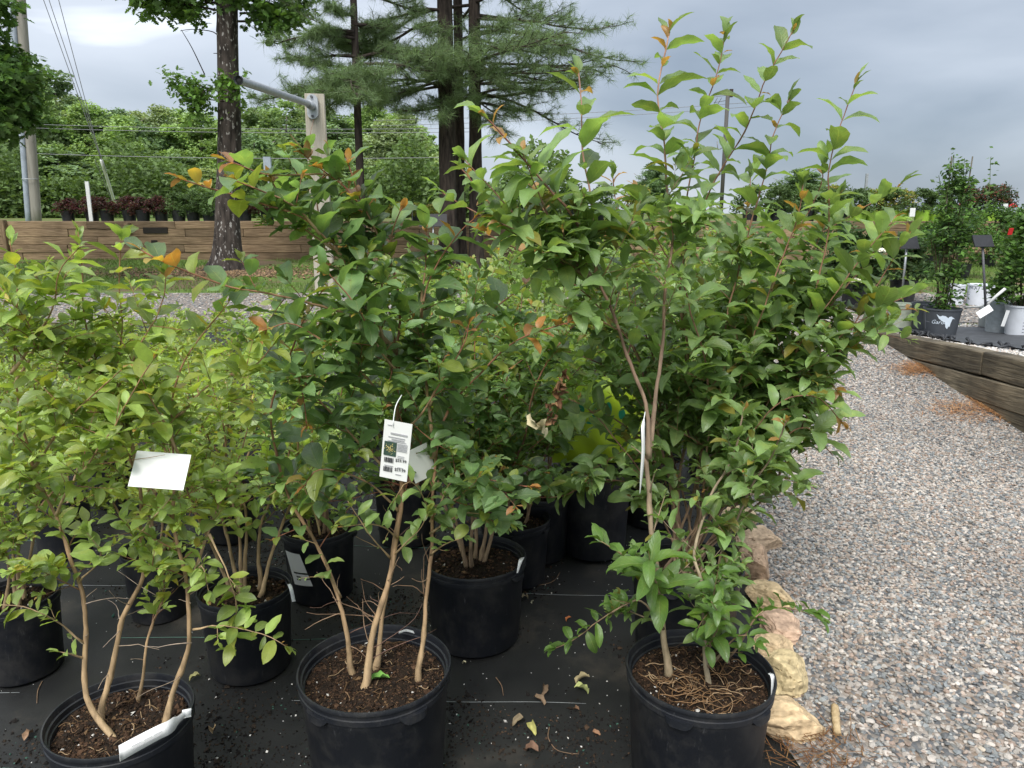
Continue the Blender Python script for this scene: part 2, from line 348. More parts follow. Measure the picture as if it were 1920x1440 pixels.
# woven threads of the cloth: thin raised lines
M_THREAD = simple('green_thread', (.10, .22, .17), .5); M_THREADW = simple('pale_thread', (.28, .30, .30), .5)
for k, yy in enumerate([1.95, 2.28, 2.60, 2.95, 3.32, 3.70, 4.1, 4.5, 5.0, 5.5]):
    mb = MB(); xs = np.arange(-4.5, min(1.5, edge_x(yy)) - .05, .05); seg = []
    yl = yy + .008 * np.sin(xs * 2 + k) + .003 * np.sin(xs * 11 + k) - .035 * (xs)
    P = np.stack([xs, yl, fab_z(xs, yl) + .0015], -1)
    # the thread disappears where dirt covers it
    mask = np.sin(xs * 3.1 + k * 2.2) + .6 * np.sin(xs * 9.7 + k) > -.35
    run = []
    for p, mk in zip(P, mask):
        if mk: run.append(p)
        if (not mk or p is P[-1]) and len(run) > 3:
            a = tube(np.array(run), .0008, 4); mb.add(a[0], a[1]); run = []
        elif not mk: run = []
    if mb.n: 
        o = mb.build('cloth_thread', M_THREAD if k % 2 == 0 else M_THREADW); tag(o, kind='stuff', label='thin woven thread line running across the black weed cloth', cat='thread', group='thread lines woven in the weed cloth')

# gravel path
def gravel_base_mat():
    m, nt, b, o = new_mat('gravel_fines'); N = nt.nodes.new; L = nt.links.new
    t = N('ShaderNodeTexCoord'); v = N('ShaderNodeTexVoronoi'); v.inputs['Scale'].default_value = 55; L(t.outputs['Object'], v.inputs['Vector'])
    sp = N('ShaderNodeSeparateXYZ'); L(v.outputs['Color'], sp.inputs[0])
    r = N('ShaderNodeValToRGB'); e = r.color_ramp.elements; e[0].position = 0; e[0].color = (.06, .06, .06, 1); e[1].position = 1; e[1].color = (.34, .31, .28, 1)
    for p, c in ((.3, (.11, .115, .12, 1)), (.55, (.24, .21, .18, 1)), (.75, (.20, .15, .11, 1))): q = e.new(p); q.color = c
    L(sp.outputs[0], r.inputs[0]); L(r.outputs[0], b.inputs['Base Color']); b.inputs['Roughness'].default_value = .8
    bp = N('ShaderNodeBump'); bp.inputs['Strength'].default_value = .8; bp.inputs['Distance'].default_value = .01; bp.invert = True; L(v.outputs['Distance'], bp.inputs['Height']); L(bp.outputs[0], b.inputs['Normal'])
    return m
M_GRAV = gravel_base_mat()
WX0, WY0, WX1, WY1 = 3.28, 4.81, 3.52, 7.35          # near/far ends of the visible timber edge
def wall_x(y): return WX0 + (WX1 - WX0) * (y - WY0) / (WY1 - WY0)
def top_z(y): return np.interp(y, [1.0, WY0, WY1, 8.2], [.92, .745, .53, .485])
ys = np.concatenate([np.arange(.2, 8.2, .1), [8.2]]); us = np.linspace(0, 1, 60)
def wx(y): return np.minimum(wall_x(y), 3.6)
X = np.array([(edge_x(y) + .0) * (1 - us) + (wx(y)) * us for y in ys]); Y = np.repeat(ys[:, None], 60, 1)
def grav_z(X, Y): return gv(Y) + .012 + .010 * np.sin(2.1 * X + 1.3 * Y) * np.sin(1.9 * Y) + .05 * np.clip((X - (wall_x(Y) - .5)) / .5, 0, 1) ** 2
Z = grav_z(X, Y); V = np.stack([X, Y, Z], -1).reshape(-1, 3); ny, nx = X.shape
i = np.arange(ny - 1)[:, None] * nx; j = np.arange(nx - 1)[None]; F = np.stack([i + j, i + j + 1, i + nx + j + 1, i + nx + j], -1).reshape(-1, 4)
o = MB().add(V, F).build('gravel_path', M_GRAV); tag(o, kind='structure')
V, F = grid_sheet(np.linspace(-14, 14, 57), np.linspace(8.2, 10.2, 12), lambda X, Y: gv(Y) + .012)
o = MB().add(V, F).build('gravel_cross_path', M_GRAV); tag(o, kind='structure')

GRAV_COL = np.array([(.20, .24, .27), (.27, .31, .33), (.15, .17, .19), (.42, .40, .37), (.50, .46, .42), (.42, .33, .27), (.38, .27, .21), (.54, .51, .47), (.32, .26, .21), (.24, .26, .26), (.48, .42, .33)])
GRAV_COL = GRAV_COL * .68 + GRAV_COL.mean(1, keepdims=True) * np.array([1.04, 1.0, .95]) * .32
GRAV_P = np.array([.13, .13, .11, .15, .13, .11, .08, .09, .05, .05, .03]); GRAV_P = GRAV_P / GRAV_P.sum()
T20 = chip_templates(14, 20, .55, 3); T80 = chip_templates(10, 80, .55, 5); T8 = chip_templates(8, 8, .6, 4)
def gravel_zone(y0, y1, n, smin, smax, T, r, x0=None, x1=None):
    y = r.uniform(y0, y1, n); u = r.uniform(0, 1, n)
    a = edge_x(y) + .02 if x0 is None else np.full(n, x0); b = wall_x(y) - .01 if x1 is None else np.full(n, x1)
    x = a + (b - a) * u
    uu, vv, f = proj(np.stack([x, y, gv(y)], -1)); k = (uu < 2020) & (uu > -60) & (vv < 1500); x, y = x[k], y[k]
    s = (smin + (smax - smin) * r.beta(1.4, 3, len(x)))
    z = (grav_z(x, y) if x0 is None else gv(y) + .012) + s * r.uniform(-.1, .45, len(x))
    c = GRAV_COL[r.choice(len(GRAV_COL), len(x), p=GRAV_P)] * np.array([.81, .78, .745]) * r.uniform(.75, 1.25, (len(x), 1)) * (1 + .22 * np.array([mnoise.noise(Vector((a_ * 1.1, b_ * .7, 4.))) + .5 * mnoise.noise(Vector((a_ * 4, b_ * 3, 8.))) for a_, b_ in zip(x, y)]))[:, None]
    return np.stack([x, y, z], -1), s, c, T
r = np.random.default_rng(11); mb = MB()
for args in ((1.2, 2.5, 13500, .0062, .0190, T80), (2.5, 4.0, 25000, .0060, .0160, T20), (4.0, 5.6, 23000, .0068, .0150, T20), (5.6, 8.2, 20000, .008, .0165, T8)):
    p, s, c, T = gravel_zone(*args, r); scatter(mb, T, p, s, c, r, .45)
p, s, c, T = gravel_zone(8.2, 10.1, 12000, .013, .024, T8, r, -9, 9); scatter(mb, T, p, s, np.clip(c * 1.1, 0, .7), r, .4)
o = mb.build('gravel', M_STONE, smooth=False); tag(o, 'grey, pink and white crushed gravel covering the path beside the pots', 'gravel', kind='stuff')

# ------------------------------------------------------------------ rocks edging the path
def rock_mat():
    m = vcol('sandstone', .85, .25, 45, .35, 1.0); return m
M_ROCK = rock_mat()
import bmesh
def rock(loc, size, col, seed, label, rz):
    bm = bmesh.new(); bmesh.ops.create_icosphere(bm, subdivisions=5, radius=1)
    rr = np.random.default_rng(seed); V = np.array([v.co[:] for v in bm.verts]); F = np.array([[v.index for v in f.verts] for f in bm.faces]); bm.free()
    V = np.sign(V) * np.abs(V) ** .80
    for q in range(11):
        d = unit(rr.normal(0, 1, 3) * (1, 1, .6)); s = V @ d; lim = rr.uniform(.66, .92); V = V - np.outer(np.clip(s - lim, 0, None), d) * .97
    nn = np.array([mnoise.noise(Vector(v * 2.2 + seed)) for v in V]); n3 = np.array([mnoise.noise(Vector(v * 7 + seed)) for v in V])
    lay = np.array([mnoise.noise(Vector((v[0] * .6, v[1] * .6, v[2] * 9 + seed))) for v in V])
    n5 = np.array([mnoise.noise(Vector(v * 15 + seed)) for v in V]); crk = np.exp(-(np.array([mnoise.noise(Vector(v * 1.7 + seed * 2)) for v in V]) / .035) ** 2)
    V = V * (1 + .08 * nn + .035 * n3 + .018 * n5 + .045 * lay - .06 * crk)[:, None]
    V = V * np.array(size) * (1.08, 1.05, .9); c, s_ = math.cos(rz), math.sin(rz); V = V @ np.array([[c, s_, 0], [-s_, c, 0], [0, 0, 1]])
    V[:, 2] -= V[:, 2].min(); V[:, 2] -= size[2] * .35
    col = np.array(col) * .62 + np.array((.46, .37, .26)) * .38; tone = (1.12 + .35 * nn + .22 * lay + .25 * n5 - .35 * crk)[:, None]; warm = np.array(col) * tone
    o = MB().add(V, F, np.clip(warm, 0, .8)).build('edging_rock', M_ROCK, loc=loc, sharp=24); return tag(o, label, 'rock', 'rocks edging the gravel path')
RK = [((1466, 1372), (.115, .075, .075), (.52, .37, .20), 'ochre edging rock nearest the camera, right of the front right pot'),
      ((1472, 1288), (.085, .075, .085), (.50, .40, .20), 'mustard yellow edging rock with a small dark hole, touching the front right pot rim'),
      ((1447, 1232), (.08, .07, .05), (.46, .33, .18), 'tan edging rock wedged behind the mustard rock with the hole'),
      ((1462, 1190), (.105, .085, .05), (.44, .28, .20), 'flat pinkish edging rock jutting furthest into the gravel'),
      ((1446, 1132), (.095, .085, .06), (.52, .38, .20), 'cream yellow rounded edging rock just behind the flat pinkish one'),
      ((1414, 1078), (.07, .09, .09), (.40, .25, .16), 'upright reddish tan edging rock beside the pot behind the front right one'),
      ((1422, 1028), (.115, .085, .065), (.42, .29, .19), 'broad pink brown edging rock at the far end of the visible row'),
      ((1388, 985), (.09, .09, .06), (.50, .38, .22), 'pale yellow edging rock half hidden under the leaning branch'),
      ((1380, 925), (.10, .09, .06), (.45, .36, .24), 'small pale edging rock seen through the leaves, behind the broad pink brown one'),
      ((1372, 870), (.10, .09, .06), (.42, .33, .22), 'farthest edging rock, buried in foliage beside the gravel')]
for k, ((u, v), sz, col, lab) in enumerate(RK):
    p = atg(u, v); rock((p[0], p[1], g(p[1])), sz, col, 30 + k * 3, lab, .6 * k)

# ------------------------------------------------------------------ timbers
def wood_mat(name, c1, c2, wet=0.0):
    m, nt, b, o = new_mat(name); N = nt.nodes.new; L = nt.links.new
    t = N('ShaderNodeTexCoord'); oi = N('ShaderNodeObjectInfo'); ad = N('ShaderNodeVectorMath'); ad.operation = 'ADD'
    sc = N('ShaderNodeVectorMath'); sc.operation = 'SCALE'; sc.inputs[0].default_value = (7, 3, 5); L(oi.outputs['Random'], sc.inputs['Scale']); L(t.outputs['Object'], ad.inputs[0]); L(sc.outputs[0], ad.inputs[1])
    mp = N('ShaderNodeMapping'); mp.inputs['Scale'].default_value = (1.6, 26, 26); L(ad.outputs[0], mp.inputs[0])
    n = N('ShaderNodeTexNoise'); n.inputs['Scale'].default_value = 2.2; n.inputs['Detail'].default_value = 8; n.inputs['Distortion'].default_value = .6; L(mp.outputs[0], n.inputs['Vector'])
    r = N('ShaderNodeValToRGB'); e = r.color_ramp.elements; e[0].position = .3; e[0].color = (*c2, 1); e[1].position = .68; e[1].color = (*c1, 1); L(n.outputs['Fac'], r.inputs[0])
    n2 = N('ShaderNodeTexNoise'); n2.inputs['Scale'].default_value = 2.2; n2.inputs['Detail'].default_value = 5; L(ad.outputs[0], n2.inputs['Vector'])
    r2 = N('ShaderNodeMapRange'); r2.inputs[1].default_value = .38; r2.inputs[2].default_value = .62; r2.inputs[3].default_value = 1 - .55 * (1 if wet else .35); r2.inputs[4].default_value = 1.12; L(n2.outputs['Fac'], r2.inputs[0])
    rv = N('ShaderNodeMapRange'); rv.inputs[3].default_value = .72; rv.inputs[4].default_value = 1.22; L(oi.outputs['Random'], rv.inputs[0])
    mu = N('ShaderNodeMath'); mu.operation = 'MULTIPLY'; L(r2.outputs[0], mu.inputs[0]); L(rv.outputs[0], mu.inputs[1])
    vm = N('ShaderNodeVectorMath'); vm.operation = 'SCALE'; L(r.outputs[0], vm.inputs[0]); L(mu.outputs[0], vm.inputs['Scale']); L(vm.outputs[0], b.inputs['Base Color'])
    b.inputs['Roughness'].default_value = .75; b.inputs['Specular IOR Level'].default_value = .35
    bp = N('ShaderNodeBump'); bp.inputs['Strength'].default_value = .9; bp.inputs['Distance'].default_value = .010; L(n.outputs['Fac'], bp.inputs['Height']); L(bp.outputs[0], b.inputs['Normal'])
    return m
M_TIMB = wood_mat('damp_treated_timber', (.215, .175, .115), (.080, .066, .044), 1)
M_TIMBF = wood_mat('brown_treated_timber', (.32, .225, .135), (.14, .09, .05), 0)
M_POST = wood_mat('pale_weathered_post', (.50, .46, .38), (.36, .32, .25), 0)
def timber_mesh(L, h, w, seed=0, name='timber'):
    rr = np.random.default_rng(seed); b = .008
    y = np.array([-w / 2 + b, w / 2 - b, w / 2, w / 2, w / 2 - b, -w / 2 + b, -w / 2, -w / 2]); z = np.array([-h / 2, -h / 2, -h / 2 + b, h / 2 - b, h / 2, h / 2, h / 2 - b, -h / 2 + b])
    xs = np.linspace(-L / 2, L / 2, 7); V = []
    for k, x in enumerate(xs):
        ins = .006 if k in (0, 6) else 0
        V.append(np.stack([np.full(8, x), y * (1 - ins * 6) + rr.normal(0, .002), z * (1 - ins * 6) + rr.normal(0, .0015)], -1))
    V = np.vstack(V); i = np.arange(6)[:, None] * 8; j = np.arange(8)[None]; F = np.stack([i + j, i + 8 + j, i + 8 + (j + 1) % 8, i + (j + 1) % 8], -1).reshape(-1, 4)
    k = len(V); V = np.vstack([V, [-L / 2, 0, 0], [L / 2, 0, 0]]); jj = np.arange(8)
    f3 = np.vstack([np.stack([np.full(8, k), jj, (jj + 1) % 8], -1), np.stack([np.full(8, k + 1), 48 + (jj + 1) % 8, 48 + jj], -1)])
    return V, (F, f3)
def put_timber(parent, a, b_, h, w, mat, seed, name='timber'):
    a = np.asarray(a, float); b_ = np.asarray(b_, float); L = np.linalg.norm(b_ - a) - .012; V, F = timber_mesh(L, h - .004, w, seed)
    o = MB().add(V, F).build(name, mat, parent, sharp=30); d = unit(b_ - a)
    q = Vector(d).to_track_quat('X', 'Z'); o.rotation_mode = 'QUATERNION'; o.rotation_quaternion = q
    o.location = Vector((a + b_) / 2) - (parent.location if parent else Vector()); return o
# right retaining edge (three courses, buried more and more toward the far end)
rw = empty('timber_retaining_wall', (3.4, 6, 0)); tag(rw, 'damp brown three course timber retaining edge along the right of the gravel path', 'wall')
H3 = .175; sd_ = 0
for c in range(4):
    cuts = [1.2, 2.9, 5.3, 7.42] if c % 2 == 0 else [1.2, 4.2, 6.55, 7.40]
    for a, b_ in zip(cuts[:-1], cuts[1:]):
        sd_ += 1; off = rng.normal(0, .003)
        za, zb = top_z(a) - H3 * (c + .5), top_z(b_) - H3 * (c + .5)
        put_timber(rw, (wall_x(a) + .075 + off, a, za), (wall_x(b_) + .075 + off, b_, zb), H3, .15, M_TIMB, sd_)
# terrace behind it, black cloth on top
ys = np.arange(1.2, 8.3, .12); xs_ = np.linspace(0, 1, 60)
X = np.array([wall_x(y) + .15 + (9 - wall_x(y)) * xs_ ** 1.6 for y in ys]); Y = np.repeat(ys[:, None], 60, 1)
def terr_z(X, Y): return np.interp(Y, [1, WY0, WY1, 8.3], [.9, .73, .515, .49]) - .012
V = np.stack([X, Y, terr_z(X, Y)], -1).reshape(-1, 3); ny, nx = X.shape; i = np.arange(ny - 1)[:, None] * nx; j = np.arange(nx - 1)[None]
FT = np.stack([i + j, i + j + 1, i + nx + j + 1, i + nx + j], -1).reshape(-1, 4)
o = MB().add(V, FT).build('terrace_bed', M_GRAV); tag(o, kind='structure')
def clothx(y): return wall_x(y) + .24 + .05 * math.sin(3 * y) + max(0, (6.4 - y)) * .22
X = np.array([clothx(y) + (9 - clothx(y)) * xs_ for y in np.arange(1.3, 7.9, .05)]); Y = np.repeat(np.arange(1.3, 7.9, .05)[:, None], 60, 1)
Z = terr_z(X, Y) + .012 + .004 * np.sin(5 * X + 3 * Y) + np.exp(-((X - X[:, :1]) / .07) ** 2) * (.018 * np.abs(np.sin(13 * Y + 2 * np.sin(31 * Y))))
V = np.stack([X, Y, Z], -1).reshape(-1, 3); ny, nx = X.shape; i = np.arange(ny - 1)[:, None] * nx; j = np.arange(nx - 1)[None]; FT = np.stack([i + j, i + j + 1, i + nx + j + 1, i + nx + j], -1).reshape(-1, 4)
M_FAB2 = simple('grey_worn_cloth', (.075, .08, .088), .6, scale=9, col2=(.035, .037, .042), bump=.3, bscale=40)
o = MB().add(V, FT).build('terrace_cloth', M_FAB2); tag(o, kind='structure')
# crumpled black edge and pale pebbles by the timber
r = np.random.default_rng(5); mb = MB()
for k in range(60):
    y = r.uniform(4.2, 7.6); x = clothx(y) + r.normal(0, .03); L_ = r.uniform(.05, .16); a = r.uniform(0, 6.28) if r.random() < .3 else 1.5 + r.normal(0, .3)
    P = np.array([[x + math.cos(a) * L_ * t + r.normal(0, .01), y + math.sin(a) * L_ * t + r.normal(0, .01), float(terr_z(x, y)) + .02 + .02 * math.sin(t * 3.1) + r.uniform(0, .008)] for t in np.linspace(0, 1, 5)])
    a_ = tube(P, [.004, .012, .014, .011, .003], 5); mb.add(a_[0] * 1, a_[1], (.02, .022, .026))
o = mb.build('crumpled_cloth_edge', vcol('cloth_fold', .5, .5, 30, .3)); tag(o, 'crumpled ragged edge of the black cloth beside the terrace timbers', 'cloth edge', kind='stuff')
mb = MB(); n = 2600; y = r.uniform(3.6, 7.9, n); x = wall_x(y) + .16 + r.uniform(0, 1, n) ** 1.5 * np.maximum(.06, np.array([clothx(q) for q in y]) - wall_x(y) - .1)
s = r.uniform(.007, .017, n); c = GRAV_COL[r.choice([3, 4, 4, 7, 7, 5, 10, 1], n)] * 1.1; scatter(mb, T20, np.stack([x, y, terr_z(x, y) + s * .4], -1), s, np.clip(c, 0, .75), r, .4)
n = 5200; y = r.uniform(7.2, 8.3, n); x = r.uniform(3.75, 8.5, n); s = r.uniform(.010, .02, n); c = GRAV_COL[r.choice([3, 4, 4, 7, 5, 5, 10, 1, 0], n)] * 1.1
k = y > 7.9 - .03 * (x - 3.7); x, y, s, c = x[k], y[k], s[k], c[k]
scatter(mb, T8, np.stack([x, y, terr_z(x, y) + s * .4], -1), s, np.clip(c, 0, .75), r, .4)
o = mb.build('terrace_pebbles', M_STONE, smooth=False); tag(o, 'pale pebbles spilled along the top of the timber edge', 'pebbles', kind='stuff')

# far brown timber wall, five courses, holding the upper field
FW = 16.0; fw = empty('timber_terrace_wall', (0, FW, .7)); tag(fw, 'long brown wooden retaining wall of stacked timbers behind the oak tree', 'wall')
Hc = .16; sd_ = 100; r = np.random.default_rng(8)
for c in range(5):
    x = -12.6 - r.uniform(0, 1.5); z = .72 + Hc * (c + .5) - .02
    while x < 12.5:
        L_ = r.choice([1.2, 2.4, 2.4, 1.8]); sd_ += 1
        put_timber(fw, (x, FW + r.normal(0, .006), z), (x + L_, FW + r.normal(0, .004), z), Hc, .15, M_TIMBF, sd_); x += L_
for (u, v, w_, h_) in ((241, 427, .22, .2), (10, 445, .13, .75), (862, 440, .16, .7), (1400, 440, .16, .7), (1705, 440, .13, .16)):   # blocks and anchor timbers proud of the face
    p = at(u, v, FW - .12); h2 = h_
    z = min(p[2], 1.52 - h2 / 2) if h2 > .5 else p[2]
    mbx = MB(); V, F = timber_mesh(h2, w_, .08, sd_ + int(u)); V = V[:, [1, 2, 0]] if False else V
    o = MB().add(V, F).build('anchor_block', M_TIMBF, fw, sharp=30); o.rotation_euler = (0, R(90), R(90)); o.location = Vector((p[0], FW - .118, z)) - fw.location
for (u, v, w_, h_) in ((290, 432, .50, .12), (288, 455, .12, .1)):      # dark slabs on the face, painting the shade of gaps between timbers
    p = at(u, v, FW - .12); V, F = box((0, 0, 0), (w_, .03, h_)); o = MB().add(V, F).build('gap_shade_slab', simple('gap_shade_dark', (.018, .014, .010), .9), fw, smooth=False); o.location = Vector((p[0], FW - .082, p[2])) - fw.location

# ------------------------------------------------------------------ leaves
def leaf_tpl(W, droop, fold, n=6, half=2, obov=0.0, wave=.02, seed=0, twist=0, curl0=0):
    """unit-length leaf from the origin along +Y, face up +Z"""
    rr = np.random.default_rng(seed); t = np.linspace(0, 1, n + 1)
    wd = np.sin(np.pi * np.clip(t, 0, 1) ** (0.85 + obov)) ** .75; wd[-1] = .0; wd[0] = .05
    ang = curl0 - droop * t ** 1.1; dy = np.cos(ang); dz = np.sin(ang)
    y = np.concatenate([[0], np.cumsum((dy[1:] + dy[:-1]) / 2 * np.diff(t))]); z = np.concatenate([[0], np.cumsum((dz[1:] + dz[:-1]) / 2 * np.diff(t))])
    V = []; U = []; s = np.linspace(-1, 1, 2 * half + 1)
    for k in range(n + 1):
        for q in s:
            x = q * wd[k] * W / 2; lift = abs(q) ** 1.2 * wd[k] * W / 2 * fold + wave * math.sin(k * 2.1 + q * 2 + seed) * abs(q) * wd[k]
            a = twist * t[k]
            xx = x * math.cos(fold * .6 * abs(q)); zz = lift
            V.append([xx * math.cos(a) - zz * math.sin(a) + .03 * math.sin(3 * t[k] + seed), y[k] - zz * dz[k], z[k] + (zz * math.cos(a) + xx * math.sin(a)) * dy[k]]); U.append([.5 + q / 2, t[k]])
    V = np.array(V); c = 2 * half + 1; i = np.arange(n)[:, None] * c; j = np.arange(c - 1)[None]
    F = np.stack([i + j, i + j + 1, i + c + j + 1, i + c + j], -1).reshape(-1, 4)
    return V, F, np.array(U)
def leaf_set(W, n=6, half=2, obov=0, k=8, seed=0, droops=(.2, 1.5), fold=(.1, .6)):
    rr = np.random.default_rng(seed); S = []
    for i in range(k):
        d = droops[0] + (droops[1] - droops[0]) * i / (k - 1); S.append(leaf_tpl(W * rr.uniform(.78, 1.18), d, rr.uniform(*fold), n, half, obov, .03, seed + i, rr.normal(0, .45), d * .28))
    return S
_leafmesh = {}
def leaf_mesh(S, sid, i):
    if (sid, i) not in _leafmesh:
        V, F, U = S[i]; me = MB().add(V, F, None, U).mesh('leaf', M_LEAF_O); _leafmesh[(sid, i)] = me
    return _leafmesh[(sid, i)]
SETS = {'tall': leaf_set(.37, 7, 2, -.02, 12, 3, (.35, 1.7), (.15, .65)), 'dark': leaf_set(.50, 7, 2, .10, 12, 23, (.1, 1.3), (.05, .5)),
        'lime': leaf_set(.46, 6, 2, .05, 12, 43, (.0, 1.1), (.05, .5)), 'back': leaf_set(.48, 4, 1, .03, 12, 63, (.0, 1.2), (.05, .5))}

NV = 12
class Plant:
    def __init__(s, rr, kind): s.r = rr; s.kind = kind; s.tubes = []; s.LP = []; s.LD = []; s.LU = []; s.LS = []; s.LC = []; s.LV = []
    def leaf(s, p, d, up, size, col, var=None):
        s.LP.append(p); s.LD.append(unit(d)); s.LU.append(up); s.LS.append(size); s.LC.append(col); s.LV.append(s.r.integers(0, NV) if var is None else var)
    def frames(s):
        P = np.array(s.LP); D = np.array(s.LD); U = np.array(s.LU); S = np.array(s.LS)
        X = np.cross(D, U); X /= np.linalg.norm(X, axis=1)[:, None] + 1e-9; Z = np.cross(X, D)
        return P, np.stack([X, D, Z], -1), S, np.array(s.LC), np.array(s.LV)
def bark_col(t, young=(.20, .085, .05), old=(.42, .30, .18)):
    t = np.clip(t, 0, 1)[:, None]; return np.array(old) * (1 - t) + np.array(young) * t
def leaf_tuft(pl, Pth, a, b, spacing, size, palette, rr, tipyoung=.15, openness=1.0, size_tip=.45, tang=.42):
    """opposite leaves along part of a path"""
    seg = np.linalg.norm(np.diff(Pth, axis=0), axis=1); cum = np.concatenate([[0], np.cumsum(seg)]); Ltot = cum[-1]
    pos = a * Ltot; k = 0; phi = rr.uniform(0, 6.28)
    while pos < b * Ltot:
        t = pos / Ltot; i = min(np.searchsorted(cum, pos), len(Pth) - 1); i = max(i, 1); p = Pth[i - 1] + (Pth[i] - Pth[i - 1]) * ((pos - cum[i - 1]) / (seg[i - 1] + 1e-9))
        T = unit(Pth[i] - Pth[i - 1]); hz = 1 - abs(T[2])
        a0 = unit(np.cross(T, [0, 0, 1.0]) + 1e-3); b0 = np.cross(a0, T)
        for sgn in (0, math.pi):
            if rr.random() > .93 * openness: continue
            if hz > .35: an = sgn + rr.normal(0, .45) + (0.15 if sgn == 0 else -.15)
            else: an = phi + sgn + rr.normal(0, .25)
            S_ = math.cos(an) * a0 + math.sin(an) * b0
            tip = np.clip((t - (1 - tipyoung * 1.6)) / (tipyoung * 1.6), 0, 1)
            d = S_ * (1 - .3 * tip) + T * (tang + .35 * tip) + np.array([0, 0, .10]) + rr.normal(0, .13, 3)
            up = np.array([0, 0, 1.0]) + T * .35 + rr.normal(0, .22, 3)
            sz = size * rr.uniform(.68, 1.15) * (1 - (1 - size_tip) * tip) * (.55 if rr.random() < .14 else 1)
            c_ = palette(t, rr); sz *= .62 if c_[0] > c_[1] * 1.15 else (.8 if c_[0] > .2 and pl.kind == 'dark' else 1)
            pl.leaf(p + S_ * .002, d, up, sz, c_, None if rr.random() < .8 else 7)
        phi += math.pi / 2 + rr.normal(0, .2); pos += spacing * rr.uniform(.75, 1.3); k += 1
    # terminal pair
    T = unit(Pth[-1] - Pth[-3 if len(Pth) > 2 else 0])
    for q in range(4):
        c_ = palette(1.0, rr); pl.leaf(Pth[-1] - T * .006 * q, T + rr.normal(0, .4, 3), np.array([0, 0, 1.]) + rr.normal(0, .3, 3), size * size_tip * rr.uniform(.5, 1) * (.55 if c_[0] > c_[1] * 1.15 else 1), c_)
def grow_twig(pl, p, d, L, size, palette0, rr, r0, tubes, rec=0, lift=.3, sp=.034, droop=.0):
    flush = rr.random() < (.42 if pl.kind == 'dark' and p[2] > 1.25 else .14)
    palette = palette0 if flush else (lambda t, r_: palette0(min(t, .79), r_))
    n = max(4, int(L / .03)); P = [p]; dd = unit(d)
    for k in range(n):
        dd = unit(dd + rr.normal(0, .07, 3) + np.array([0, 0, lift * .06 - droop * .10 * (k / n)])); P.append(P[-1] + dd * L / n)
    P = np.array(P); tubes.append((P, np.linspace(r0, r0 * .35, len(P)), .75 + .25 * rr.random()))
    leaf_tuft(pl, P, .12, .97, sp, size, palette, rr)
    if rec > 0 and L > .13:
        for q in range(rr.integers(1, 4)):
            i = rr.integers(1, max(2, n - 1)); side = unit(np.cross(dd, rr.normal(0, 1, 3))); grow_twig(pl, P[i], unit(dd * .8 + side * .8), L * rr.uniform(.35, .6), size * .85, palette0, rr, r0 * .6, tubes, rec - 1, lift, sp, droop)
def grow_stem(pl, pts, r0, r1, size, palette, rr, bare=.3, every=.07, twig=(.12, .32), leafy=.72, young=(.20, .085, .05), old=(.42, .30, .18), rec=1, spmain=.05, lift=.35, sp=.034, maxdown=.25, sizetw=.85, tcurve=1.0):
    P = smooth_path(pts, .025); P = P + np.cumsum(rr.normal(0, .0009, P.shape), axis=0); n = len(P); t = np.linspace(0, 1, n); P = P + .0028 * np.stack([np.sin(np.arange(n) * .55 + rr.uniform(0, 6)), np.cos(np.arange(n) * .43 + rr.uniform(0, 6)), np.zeros(n)], -1) * (t > .02)[:, None]; rad = (r0 + (r1 - r0) * t ** .8) * .74 * (1 + .5 * np.exp(-t * n / 3.0))
    rad = rad * (1 + .05 * np.sin(np.arange(n) * .9 + rr.uniform(0, 6)))
    for kn in rr.integers(0, n, max(2, n // 9)): rad[kn] *= 1.22
    tubes = []; seg = np.linalg.norm(np.diff(P, axis=0), axis=1); Lt = seg.sum(); cum = np.concatenate([[0], np.cumsum(seg)]); pos = bare * Lt; az = rr.uniform(0, 6.28)
    while pos < leafy * Lt * 1.02:
        i = min(max(np.searchsorted(cum, pos), 1), n - 1); T = unit(P[i] - P[i - 1]); tt = pos / Lt
        az += 2.4 + rr.normal(0, .4); a0 = unit(np.cross(T, [.1, .2, 1.])); b0 = np.cross(a0, T); S_ = math.cos(az) * a0 + math.sin(az) * b0
        L_ = rr.uniform(*twig) * (1 - .5 * tt * tcurve - .3 * max(0, tt / leafy - .75)); d = unit(S_ * .85 + T * rr.uniform(.35, .9) + np.array([0, 0, rr.uniform(-maxdown, .45)]))
        grow_twig(pl, P[i], d, L_, size * sizetw * rr.uniform(.8, 1.1), palette, rr, max(.0013, rad[i] * .38), tubes, rec, lift, sp); pos += every * rr.uniform(.6, 1.4)
    leaf_tuft(pl, P, leafy, .985, spmain, size * 1.08, palette, rr, .07, size_tip=.6, tang=.30)
    mb = MB(); v, f, uv = tube(P, rad, 8); mb.add(v, f, np.repeat(bark_col(np.concatenate([t, [0, 1]])[:n], young, old), 8, 0).tolist() + [old, young], uv)
    for (TP, TR, ty) in tubes:
        v, f, uv = tube(TP, TR, 4); mb.add(v, f, bark_col(np.full(len(v), ty), young, old), uv)
    pl.tubes.append(mb); return P
